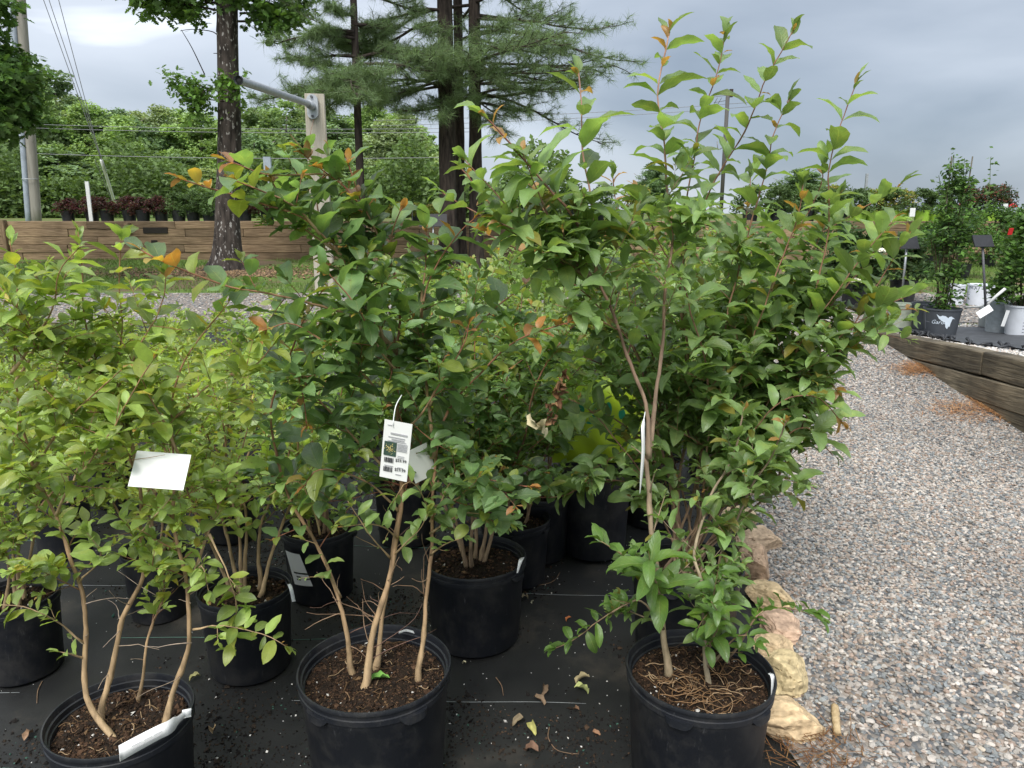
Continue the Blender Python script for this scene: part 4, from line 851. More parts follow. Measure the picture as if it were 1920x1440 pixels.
# --- left front, lime
rt4, pl, rr, b, D = hero('potted_crape_myrtle', 226, 1342, 258, .34, 'light green shrub with four bare tan stems in the front left black pot', 'lime', (), 24)
dd = b[1]
def S4(u, v): return soilpt(b, D, .34, u, v)
c_sp = [S4(228, 1392), S4(166, 1338)]
q4 = [([S4(225, 1388)] + px([(170, 1335, dd - .03), (160, 1240, dd), (157, 1150, dd), (150, 1090, dd), (105, 965, dd + .02), (62, 880, dd + .02), (32, 760, dd), (22, 640, dd), (34, 540, dd), (14, 448, dd)]), .0105, .33),
      ([S4(183, 1352)] + px([(205, 1270, dd + .02), (226, 1175, dd + .03), (264, 1085, dd + .03), (262, 1000, dd + .03), (256, 900, dd + .05), (205, 760, dd + .05), (162, 600, dd + .05), (148, 440, dd + .05)]), .0115, .35),
      ([S4(256, 1312)] + px([(268, 1240, dd + .08), (282, 1180, dd + .1), (298, 1120, dd + .1), (300, 1060, dd + .1), (340, 980, dd + .15), (370, 900, dd + .2)]), .0065, .35),
      ([S4(306, 1358)] + px([(330, 1290, dd), (362, 1200, dd), (356, 1105, dd), (340, 1010, dd), (334, 900, dd), (332, 800, dd), (338, 720, dd), (385, 640, dd), (445, 560, dd)]), .0110, .35),
      (px([(256, 880, dd + .05), (226, 720, dd + .08), (230, 600, dd + .08), (232, 440, dd + .08)]), .0055, .1),
      (px([(356, 1105, dd), (375, 1040, dd + .03), (392, 980, dd + .05), (440, 880, dd + .1), (470, 760, dd + .12)]), .006, .3),
      (px([(62, 880, dd), (120, 800, dd - .05), (200, 720, dd - .08), (240, 690, dd - .1)]), .0045, .1),
      (px([(105, 965, dd), (140, 900, dd - .08), (195, 830, dd - .12), (240, 750, dd - .15), (300, 660, dd - .15)]), .0045, .2),
      (px([(30, 720, dd), (60, 640, dd - .05), (20, 560, dd - .1), (-40, 500, dd - .1)]), .004, .1),
      (px([(22, 700, dd), (90, 600, dd - .05), (110, 520, dd - .08), (150, 470, dd - .1)]), .004, .1),
      (px([(205, 760, dd + .05), (260, 650, dd + .02), (300, 580, dd), (310, 500, dd)]), .004, .1),
      (px([(334, 850, dd), (290, 760, dd - .05), (270, 700, dd - .08)]), .004, .1),
      (px([(230, 800, dd + .05), (170, 700, dd), (110, 650, dd - .02), (60, 600, dd)]), .004, .1),
      (px([(332, 780, dd), (400, 720, dd - .04), (470, 690, dd - .06), (520, 640, dd - .06)]), .004, .1),
      (px([(80, 920, dd), (20, 880, dd - .05), (-30, 860, dd - .06)]), .004, .1)]
for pts, r0, bare in q4:
    grow_stem(pl, pts, r0, .0014, .074, pal_lime, rr, bare=bare, every=.034, twig=(.08, .23), leafy=.66, young=(.26, .13, .07), old=TAN, spmain=.030, sp=.028, maxdown=.3)
for pts in ([(156, 1205, dd), (100, 1165, dd - .03), (40, 1140, dd - .05), (-10, 1135, dd - .05)], [(160, 1235, dd), (110, 1225, dd - .05)], [(362, 1180, dd), (420, 1175, dd - .04), (490, 1190, dd - .06), (535, 1215, dd - .06)],
            [(392, 1000, dd), (430, 1080, dd - .02), (445, 1150, dd - .02), (432, 1225, dd)], [(356, 1110, dd), (380, 1060, dd - .05), (395, 1120, dd - .08)], [(262, 1000, dd), (300, 960, dd - .05), (330, 920, dd - .06)], [(150, 1090, dd), (190, 1040, dd - .06), (160, 990, dd - .1)]):
    grow_stem(pl, px(pts), .003, .0011, .058, pal_lime, rr, bare=.3, every=.05, twig=(.05, .1), leafy=.4, young=(.3, .2, .12), old=TAN, rec=0, spmain=.024)
mb = MB()
for k in range(26):
    s_ = rr.integers(0, 4); P0 = np.array(q4[s_][0]); t = rr.uniform(1, 3.8); i = int(t); p0 = P0[i] + (P0[i + 1] - P0[i]) * (t - i); d = unit(np.array([rr.normal(), rr.normal(), rr.uniform(-.2, .9)])); L_ = rr.uniform(.03, .13); P = [p0]
    for q in range(6): d = unit(d + rr.normal(0, .12, 3)); P.append(P[-1] + d * L_ / 6)
    v_, f_, uv = tube(np.array(P), np.linspace(.0014, .0005, 7), 4); mb.add(v_, f_, np.array([(.35, .27, .2), (.42, .33, .26)][rr.integers(0, 2)]))
mb.build('dead_twigs', M_BARK, rt4, origin=b)['kind'] = 'stuff'
print('lime leaves', finish(pl, rt4, 300, thin=((258, 852, 350, 912, .97), (120, 1120, 360, 1400, .6))))

# ------------------------------------------------------------------ rows behind: three prototypes, copied
def proto(kind, pal, seed, H, spread, nst, size, D, h, nobj, young, old, label, every=.038):
    root = empty('potted_crape_myrtle', (0, 0, 0)); rr = np.random.default_rng(seed); pot_parts(root, D, h, rr, 1, (R(-120), R(-60)) if D > .34 else ())
    pl = Plant(rr, kind)
    for k in range(nst):
        a = 6.28 * k / nst + rr.normal(0, .3); q = D * .2 * rr.uniform(.3, 1); lean = rr.uniform(.5, 1) * spread if k else .05
        P = [[q * math.cos(a), q * math.sin(a), h * .87]]
        for t in (.3, .55, .8, 1.0): P.append([math.cos(a + rr.normal(0, .2)) * (q + lean * t ** 1.1) + rr.normal(0, .02), math.sin(a + rr.normal(0, .2)) * (q + lean * t ** 1.1) + rr.normal(0, .02), h + (H - h) * t * (1 - .12 * (k > 0) * rr.random())])
        grow_stem(pl, P, .009, .0015, size, pal, rr, bare=.25, every=every, twig=(.12, .34), leafy=.8, young=young, old=old, spmain=.032, sp=.032, maxdown=.3, rec=1)
    nleaf = finish(pl, root, nobj, proto=True); print('proto', label, nleaf); return root
def copy_thing(src, loc, rz, sc, label):
    c = src.copy(); COL.objects.link(c); c.location = loc; c.rotation_euler[2] = rz; c.scale = (sc[0], sc[0], sc[1]); c['label'] = label
    for ch in src.children:
        d = ch.copy(); COL.objects.link(d); d.parent = c
        for gch in ch.children:
            e = gch.copy(); COL.objects.link(e); e.parent = d
    return c
GRP = 'potted crape myrtles on the black weed cloth'
PL = proto('lime', pal_lime, 41, 1.05, .38, 6, .070, .32, .29, 150, (.24, .12, .07), TAN, 'lime')
PM = proto('back', pal_mid, 42, 1.35, .40, 6, .088, .38, .34, 150, (.24, .10, .07), (.30, .2, .12), 'mid')
PD = proto('dark', pal_dark, 43, 1.30, .38, 6, .088, .38, .34, 150, RED, (.34, .24, .15), 'dark')
ROWS = [  # proto, u, v of the rim centre, rim width px, pot height, plant height, label
 (PL, 460, 1112, 172, .29, 1.12, 'light green shrub in the small black pot between the front left and front middle pots'),
 (PL, 28, 1118, 150, .29, 1.05, 'light green shrub in the black pot at the left edge, behind the front left one'),
 (PD, 890, 1040, 195, .34, 1.25, 'dark leaved shrub in the large scuffed black pot right behind the front middle one'),
 (PM, 597, 992, 112, .29, 1.18, 'shrub in the black pot carrying the white printed wrap label, behind the front middle shrub'),
 (PL, 290, 1030, 100, .28, 1.0, 'light green shrub in the black pot directly behind the white card on the left'),
 (PM, 1010, 925, 120, .30, 1.22, 'shrub in the black pot between the middle and right front shrubs, second row back'),
 (PM, 1105, 865, 105, .30, 1.15, 'mid green shrub right in front of the lime yellow bag'),
 (PM, 965, 965, 105, .30, 1.12, 'mid green shrub filling the gap right of the scuffed pot'),
 (PM, 1225, 872, 105, .30, 1.34, 'shrub in the black pot seen beside the long white strap tag'),
 (PL, 110, 930, 100, .28, .98, 'light green shrub in the third row at the left, above the front left stems'),
 (PL, 430, 905, 100, .28, .98, 'light green shrub in the third row just right of the white card'),
 (PM, 760, 900, 110, .30, 1.15, 'mid green shrub behind the price tag of the front middle shrub'),
 (PL, -60, 860, 90, .28, .96, 'light green shrub cut by the left edge in the third row'),
 (PL, 215, 850, 86, .28, .94, 'light green shrub in the fourth row above the white card'),
 (PL, 350, 830, 82, .28, .92, 'light green shrub in the fourth row, right of the one above the white card'),
 (PL, 60, 800, 80, .28, .90, 'light green shrub in the fourth row near the left edge'),
 (PM, 560, 830, 86, .29, 1.08, 'mid green shrub in the fourth row left of the dark middle shrub'),
 (PM, 900, 820, 92, .29, 1.28, 'mid green shrub with pale tips filling the gap between middle and right shrubs'),
 (PM, 1090, 790, 88, .29, 1.32, 'mid green shrub with pale tips just left of the lime yellow bag'),
 (PM, 1340, 800, 88, .29, 1.36, 'mid green shrub hidden behind the right front stems, fourth row'),
 (PL, 160, 745, 70, .27, .86, 'light green shrub in the fifth row at the left'),
 (PL, 300, 735, 70, .27, .84, 'light green shrub in the fifth row, second from the left'),
 (PL, 440, 735, 70, .27, .88, 'light green shrub in the fifth row, in line with the oak trunk'),
 (PL, 10, 730, 70, .27, .88, 'light green shrub in the fifth row at the extreme left'),
 (PM, 690, 750, 76, .28, 1.10, 'mid green shrub in the fifth row behind the dark middle shrub'),
 (PM, 830, 740, 78, .28, 1.22, 'mid green shrub with yellowish tips in the fifth row, below the thick pine trunk'),
 (PM, 980, 730, 78, .28, 1.30, 'mid green shrub with orange tips in the fifth row, right of the pine trunks'),
 (PM, 1150, 720, 76, .28, 1.36, 'mid green shrub with orange tips in the fifth row behind the tall right shrubs'),
 (PM, 1300, 715, 76, .28, 1.40, 'farthest mid green shrub behind the tall right shrubs'),
]
rr = np.random.default_rng(77); used = set()
BASES = {}
for k, (pr, u, v, wpx, h, Hh, lab) in enumerate(ROWS):
    bse, D = pot_at(u, v, wpx, h)
    D0, H0 = {id(PL): (.32, 1.05), id(PM): (.38, 1.35), id(PD): (.38, 1.30)}[id(pr)]
    sxy = np.clip(D / D0, .8, 1.25); rz = rr.uniform(0, 6.28)
    if id(pr) not in used: used.add(id(pr)); o = pr; o.location = bse; o.rotation_euler[2] = rz; o.scale = (sxy, sxy, Hh / H0); tag(o, lab, TREE, GRP)
    else: o = copy_thing(pr, bse, rz, (sxy, Hh / H0), lab); tag(o, lab, TREE, GRP)
    BASES[k] = (bse, D0 * sxy, h)
# ------------------------------------------------------------------ leafy background generators
def leaf_quads(P, size, rr, cols, mb, upbias=.5, aspect=.55):
    n = len(P); d = rr.normal(0, 1, (n, 3)); d[:, 2] *= .5; d /= np.linalg.norm(d, axis=1)[:, None]
    up = rr.normal(0, 1, (n, 3)) * (1 - upbias) + np.array([0, 0, upbias * 1.5]); X = np.cross(d, up); X /= np.linalg.norm(X, axis=1)[:, None] + 1e-9; Z = np.cross(X, d)
    s = size[:, None]; a = P; b_ = P + d * s * .5 + X * s * aspect * .5 + Z * s * .08; c = P + d * s; e = P + d * s * .5 - X * s * aspect * .5 + Z * s * .08
    V = np.stack([a, b_, c, e], 1).reshape(-1, 3); F = np.arange(n * 4).reshape(-1, 4); mb.add(V, F, np.repeat(cols, 4, 0))
def crown_points(rr, n_cl, R_, H, z0, cl_r, per, shape=1.0):
    """clump centres spread over an uneven ovoid, points inside clumps"""
    pts = []; tone = []
    for k in range(n_cl):
        t = rr.random() ** .8; zz = z0 + H * t; prof = (math.sin(math.pi * min(.98, .12 + .86 * t ** shape))) ** .6; a = rr.uniform(0, 6.28); q = R_ * prof * math.sqrt(rr.uniform(.25, 1)) * rr.uniform(.8, 1.1)
        c = np.array([q * math.cos(a), q * math.sin(a), zz]); r_ = cl_r * rr.uniform(.55, 1.3); m = int(per * rr.uniform(.6, 1.4)); d = rr.normal(0, 1, (m, 3)); d /= np.linalg.norm(d, axis=1)[:, None]
        p = c + d * (r_ * rr.uniform(.45, 1.05, (m, 1))) * np.array([1, 1, .7]); pts.append(p); tone.append(np.full(m, rr.uniform(.75, 1.25)))
    return np.vstack(pts), np.concatenate(tone)
M_TRUNK = simple('rough_bark', (.085, .065, .055), .9, scale=22, col2=(.022, .017, .015), bump=1.0, bscale=14, stretch=(1, 1, .22), spec=.2)
M_TRUNKP = simple('grey_limb', (.30, .27, .23), .85, scale=20, col2=(.14, .12, .10), bump=.5, bscale=20, stretch=(1, 1, .3), spec=.2)
# five far tree meshes, copied along the wood edge
FT_ = []
HAZE_PAL = [(.23, .33, .14), (.19, .28, .14), (.30, .38, .20), (.16, .25, .12), (.28, .40, .15)]  # greens paled and greyed, painting distance haze into the leaf colour
for k in range(5):
    rr = np.random.default_rng(200 + k); H = 8.0; mbc = MB()
    PP, TT = [], []
    for q in range(7):     # several leaders give the crown a broken outline
        hq = H * (1.0 if q == 0 else rr.uniform(.6, .97)); a_ = rr.uniform(0, 6.28); rq = 0 if q == 0 else rr.uniform(1.0, 2.1)
        p_, t_ = crown_points(rr, 62, rr.uniform(1.5, 2.2), hq - .6, .3, .50, 95, .6); p_[:, 0] += rq * math.cos(a_); p_[:, 1] += rq * math.sin(a_); PP.append(p_); TT.append(t_ * rr.uniform(.85, 1.15))
    P, tone = np.vstack(PP), np.concatenate(TT); n = len(P)
    col = np.array(HAZE_PAL[k]) * tone[:, None] * rr.uniform(.75, 1.25, (n, 1)); leaf_quads(P, rr.uniform(.13, .26, n), rr, col, mbc, .45, .7)
    mc = mbc.mesh('crown', M_FAR, smooth=False)
    mbt = MB(); trunk = smooth_path([[0, 0, -.3], [.1, 0, 1.5], [-.1, .1, 3.5], [.1, 0, 6.6]], .4); v_, f_, u_ = tube(trunk, np.linspace(.15, .03, len(trunk)), 7); mbt.add(v_, f_)
    for q in range(9):
        z = rr.uniform(1.2, 6); a = rr.uniform(0, 6.28); L_ = rr.uniform(1, 2.3); P0 = np.array([0, 0, z]); P1 = P0 + np.array([math.cos(a) * L_, math.sin(a) * L_, L_ * .7]); v_, f_, u_ = tube(smooth_path([P0, (P0 + P1) / 2 + [0, 0, -.1], P1], .3), .03, 5); mbt.add(v_, f_)
    FT_.append((mc, mbt.mesh('trunk', M_TRUNKP)))
def far_tree(k, u, vtop, wpx, d, label, zb=1.55):
    p = at(u, 400, d); top = at(u, vtop, d)[2]; f = proj(np.array([p[0], d, 3.]))[2][0]; wid = wpx * 1.3 * f / FPX; H = max(1.5, top - zb)
    root = empty('broadleaf_tree', (p[0], d, zb), (k * 1.7) % 6.28); s = wid / 5.4; root.scale = (s, s, H / 7.2)
    mobj('trunk', FT_[k % 5][1], root); c = mobj('crown', FT_[k % 5][0], root)
    c['kind'] = 'stuff'; return tag(root, label, 'tree', 'broadleaf trees at the edge of the far wood')
FTL = [(0, -30, 110, 170, 34, 'tallest dark green tree at the left edge behind the utility pole'), (2, 62, 120, 170, 36, 'pale loose tree with thin grey trunk just right of the utility pole base'), (1, 130, 150, 150, 38, 'tall tree whose top meets the guy wires, left part of the wood'),
       (4, 185, 212, 130, 36, 'bright green tree right behind the guy wires'), (3, 235, 218, 120, 40, 'mid green tree just right of the guy wires'), (0, 262, 300, 110, 33, 'low green tree filling the gap right of the guy wires'),
       (2, 318, 218, 130, 42, 'pale green tree with a pointed crown, left of its pair before the oak'), (4, 388, 226, 120, 42, 'pale green rounded tree immediately left of the oak trunk'), (1, 350, 300, 140, 34, 'darker low tree between the guy wires and the oak'),
       (3, 475, 262, 120, 38, 'low tree immediately right of the oak trunk'), (0, 545, 200, 150, 42, 'broad dark green tree right of the oak, behind the pipe'), (1, 640, 228, 130, 42, 'dark green tree behind the wooden post'),
       (4, 706, 214, 110, 44, 'bright tree between the post and the thin pine trunk'), (2, 768, 232, 120, 38, 'brightest yellow green tree right of the thin pine trunk'), (3, 600, 300, 160, 34, 'low dark tree at the foot of the post'),
       (0, 720, 310, 150, 33, 'low feathery tree below the bright one by the thin pine'), (4, 815, 330, 110, 34, 'low tree at the right end of the wood by the thick pine'), (1, 120, 290, 200, 31, 'dark low tree below the wires at left'),
       (3, 30, 280, 160, 31, 'dark low tree behind the foot of the utility pole'), (2, 440, 320, 150, 32, 'low pale tree behind the oak trunk'),
       (3, 1215, 312, 60, 50, 'small grey green distant tree seen between the tall shoots'), (3, 1488, 322, 85, 45, 'small round dark distant tree right of the antenna pole'), (0, 905, 345, 120, 46, 'distant tree just right of the pine trunks')]
for a in FTL: far_tree(*a)
for k, (u, v, lab) in enumerate([(90, 190, 'hazy tree of the far row, in line with the left marker'), (155, 200, 'hazy tree of the far row behind the white stake'), (290, 240, 'hazy tree of the far row in the dip right of the guy wires'), (355, 225, 'hazy tree of the far row between the pale pair'), (440, 235, 'hazy tree of the far row hidden by the oak trunk'), (505, 215, 'hazy tree of the far row between oak and post'), (585, 205, 'hazy tree of the far row directly behind the post'), (675, 225, 'hazy tree of the far row behind the thin pine'), (740, 228, 'hazy tree of the far row right of the thin pine'), (800, 262, 'hazy tree of the far row left of the thick pine')]): far_tree(k + 1, u, v, 125, 52, lab)
# low brush in front of the wood
rr = np.random.default_rng(9); mb = MB(); n = 34000
x = rr.uniform(-24, 2, n); P = np.stack([x, rr.uniform(27, 29.5, n), 1.5 + rr.random(n) ** 1.1 * (1.9 + .7 * np.sin(x * 1.3) + .3 * np.sin(x * 3.1))], -1)
leaf_quads(P, rr.uniform(.12, .24, n), rr, np.array((.12, .19, .06)) * rr.uniform(.6, 1.35, (n, 1)), mb, .4, .7)
tag(mb.build('undergrowth', M_FAR, smooth=False), 'tangled green undergrowth along the foot of the far wood', 'undergrowth', kind='stuff')

# ------------------------------------------------------------------ oaks
def oak_leaf():
    pts = [(0, 0)]; 
    for t, w_ in ((.08, .05), (.22, .20), (.32, .09), (.45, .36), (.56, .12), (.70, .34), (.78, .12), (.90, .17)): pts.append((w_, t))
    pts.append((0, 1)); L_ = pts + [(-a, b) for a, b in pts[-2:0:-1]]; V = [[a, b, -.10 * b * b + .12 * abs(a)] for a, b in L_] + [[0, .5, -.02]]; n = len(L_)
    return np.array(V), np.array([[n, i, (i + 1) % n] for i in range(n)])
OV, OF = oak_leaf()
def oak_leaves(P, D_, size, cols, rr, mb):
    n = len(P); up = rr.normal(0, .55, (n, 3)) + [0, 0, 1]; X = np.cross(D_, up); X /= np.linalg.norm(X, axis=1)[:, None] + 1e-9; Z = np.cross(X, D_); M = np.stack([X, D_, Z], -1)
    Q = np.einsum('nij,vj->nvi', M, OV) * size[:, None, None] + P[:, None, :]; mb.add(Q.reshape(-1, 3), (OF[None] + (np.arange(n) * len(OV))[:, None, None]).reshape(-1, 3), np.repeat(cols, len(OV), 0))
def foliage_branch(p0, d, L_, rr, mbt, mbl, r0=.03, size=.13, dens=26, col=(.06, .12, .03), droop=.15, side=True):
    P = [np.array(p0)]; dd = unit(d); n = max(5, int(L_ / .15))
    for k in range(n): dd = unit(dd + rr.normal(0, .09, 3) + [0, 0, -droop * .1]); P.append(P[-1] + dd * L_ / n)
    P = np.array(P); v_, f_, u_ = tube(P, np.linspace(r0, .005, len(P)), 5); mbt.add(v_, f_)
    tips = []
    for i in range(1, len(P)):
        m = 2 if side else 1
        for q in range(m):
            if i < len(P) * .25: continue
            a = unit(np.cross(dd, rr.normal(0, 1, 3))); l2 = rr.uniform(.15, .5) * (1.2 - i / len(P)); e2 = P[i] + unit(dd * .7 + a) * l2; v_, f_, u_ = tube(np.array([P[i], (P[i] + e2) / 2 + [0, 0, .02], e2]), [.006, .004, .002], 4); mbt.add(v_, f_); tips += [(P[i] + e2) / 2, e2]
    tips.append(P[-1]); tips = np.array(tips); m = dens; pp = np.repeat(tips, m, 0) + rr.normal(0, .09, (len(tips) * m, 3)); D_ = rr.normal(0, 1, pp.shape) * [1, 1, .5] + [0, 0, -.2]; D_ /= np.linalg.norm(D_, axis=1)[:, None]
    tone = np.repeat(rr.uniform(.7, 1.3, len(tips)), m)[:, None]; oak_leaves(pp, D_, rr.uniform(.6, 1.15, len(pp)) * size, np.array(col) * tone * rr.uniform(.75, 1.25, (len(pp), 1)), rr, mbl)
OD = 13.5
ok = empty('oak_tree', (at(427, 495, OD)[0], OD, g(OD))); tag(ok, 'oak with straight dark trunk standing on the lawn at left centre', 'tree'); kb = np.array(ok.location)
rr = np.random.default_rng(31)
tp = [at(427, 505, OD) - [0, 0, .1], at(427, 440, OD), at(426, 380, OD), at(429, 300, OD), at(430, 200, OD), at(427, 100, OD), at(426, 30, OD), at(425, -120, OD), at(420, -400, OD)]
tp = smooth_path(tp, .12); n = len(tp); zr = (tp[:, 2] - tp[0, 2]); rad = .205 + .16 * np.exp(-zr / .28) - .010 * zr; rad = rad * (1 + .03 * np.sin(zr * 3.1) + .05 * np.exp(-((zr - 2.2) / .15) ** 2) + .05 * np.exp(-((zr - 1.5) / .2) ** 2))
V, F, U = tube(tp, rad, 40); Vn = V.copy(); c_ = np.vstack([np.repeat(tp, 40, 0), tp[[0, -1]]]); dv = V - c_
fur = np.array([mnoise.noise(Vector((math.atan2(a[1], a[0]) * 4.5, q[2] * .9 + 3, 2.0))) + .6 * mnoise.noise(Vector((math.atan2(a[1], a[0]) * 11, q[2] * 2.4, 7.0))) for a, q in zip(dv, V)])
flare = np.array([max(0, math.cos(5 * math.atan2(a[1], a[0]) + 1)) * math.exp(-max(0, q[2] - kb[2]) / .18) for a, q in zip(dv, V)])
V = c_ + dv * (1 + .07 * fur + .35 * flare)[:, None]
def oakbark():
    m = simple('oak_bark', (.10, .082, .072), .9, scale=16, col2=(.022, .018, .016), bump=1.0, bscale=18, stretch=(1, 1, .25), spec=.2)
    nt = m.node_tree; N = nt.nodes.new; L = nt.links.new; b = next(x for x in nt.nodes if x.type == 'BSDF_PRINCIPLED'); src = b.inputs['Base Color'].links[0].from_socket
    t = N('ShaderNodeTexCoord'); mp = N('ShaderNodeMapping'); mp.inputs['Scale'].default_value = (1, 1, .45); L(t.outputs['Object'], mp.inputs[0])
    n = N('ShaderNodeTexNoise'); n.inputs['Scale'].default_value = 26; n.inputs['Detail'].default_value = 3; L(mp.outputs[0], n.inputs['Vector'])
    r = N('ShaderNodeMapRange'); r.inputs[1].default_value = .60; r.inputs[2].default_value = .66; L(n.outputs['Fac'], r.inputs[0])
    mx = N('ShaderNodeMix'); mx.data_type = 'RGBA'; L(r.outputs[0], mx.inputs['Factor']); L(src, mx.inputs[6]); mx.inputs[7].default_value = (.36, .34, .32, 1); L(mx.outputs[2], b.inputs['Base Color'])
    return m
MB().add(V, F).build('trunk', oakbark(), ok, origin=kb)
mbt, mbl = MB(), MB()
def brs(pts): return np.array([at(*q) for q in pts])
for k in range(34):
    z = rr.uniform(4.25, 7.0) + kb[2]; a = rr.uniform(0, 6.28); L_ = rr.uniform(.8, 1.9); foliage_branch([kb[0], kb[1], z], [math.cos(a), math.sin(a), rr.uniform(-.1, .45)], L_, rr, mbt, mbl, .03, .15, 16, (.10, .195, .042))
for (u, v, du) in ((410, 20, -1), (440, 10, 1), (445, 40, 1), (410, 5, -1), (430, 0, .4), (450, 25, 1.2), (400, 0, -1.2)):
    foliage_branch(at(u, v, OD - .1), [du, rr.normal(0, .4), .05], rr.uniform(.6, 1.15), rr, mbt, mbl, .02, .15, 13, (.11, .21, .045))
for (u, v, dx, dz, L_) in ((420, 190, -1, .25, .55), (420, 175, -1, .4, .75), (415, 165, -1, -.0, .45), (432, 165, .2, .0, .3)): foliage_branch(at(u, v, OD - .25), [dx, -.3, dz], L_, rr, mbt, mbl, .012, .12, 12, (.12, .23, .045), .6)
for pts in ([(418, 78, OD), (400, 60, OD), (360, 55, OD), (338, 58, OD)], [(384, 140, OD), (360, 90, OD), (340, 56, OD)], [(415, 100, OD), (400, 100, OD)], [(406, 60, OD), (407, 30, OD)]):
    P = smooth_path(brs(pts), .1); v_, f_, u_ = tube(P, np.linspace(.010, .005, len(P)), 4); mbt.add(v_, f_)
mbt.build('limbs', M_TRUNK, ok, origin=kb); mbl.build('crown', M_FAR, ok, smooth=False, origin=kb)['kind'] = 'stuff'
# oak reaching in from the left edge; trunk outside the picture
ol = empty('oak_tree', (-9.0, 11.0, g(11))); tag(ol, 'oak whose leafy boughs reach in at the upper left edge', 'tree'); kb = np.array(ol.location)
mbt, mbl = MB(), MB(); P = smooth_path([kb - [0, 0, .1], kb + [.1, 0, 2], kb + [0, .1, 5], kb + [.2, 0, 7.5]], .3); v_, f_, u_ = tube(P, np.linspace(.24, .08, len(P)), 16); MB().add(v_, f_).build('trunk', M_TRUNK, ol, origin=kb)
rr = np.random.default_rng(33)
for k in range(34):
    u = rr.uniform(-60, 62); v = rr.choice([rr.uniform(95, 225), rr.uniform(-10, 40)], p=[.85, .15]); 
    if v < 50: u = rr.uniform(-60, 10)
    tgt = at(u + 0, v, 10.2 + rr.uniform(-.6, .6)); st = tgt + np.array([-rr.uniform(.7, 1.3), .3, .15]); foliage_branch(st, tgt - st, np.linalg.norm(tgt - st), rr, mbt, mbl, .015, .14, 16, (.085, .17, .038), .4)
for k in range(30):
    z = rr.uniform(3, 7.2); a = rr.uniform(0, 6.28); foliage_branch(kb + [0, 0, z], [math.cos(a), math.sin(a), .3], rr.uniform(1, 1.9), rr, mbt, mbl, .03, .15, 8, (.060, .12, .030))
for z in (2.6, 3.2, 4.0):
    P = smooth_path([kb + [0, 0, z], kb + [.9, -.3, z + .1], at(-30, 140 - (z - 2.6) * 60, 10.4)], .2); v_, f_, u_ = tube(P, np.linspace(.06, .02, len(P)), 6); mbt.add(v_, f_)
mbt.build('limbs', M_TRUNK, ol, origin=kb); mbl.build('crown', M_FAR, ol, smooth=False, origin=kb)['kind'] = 'stuff'

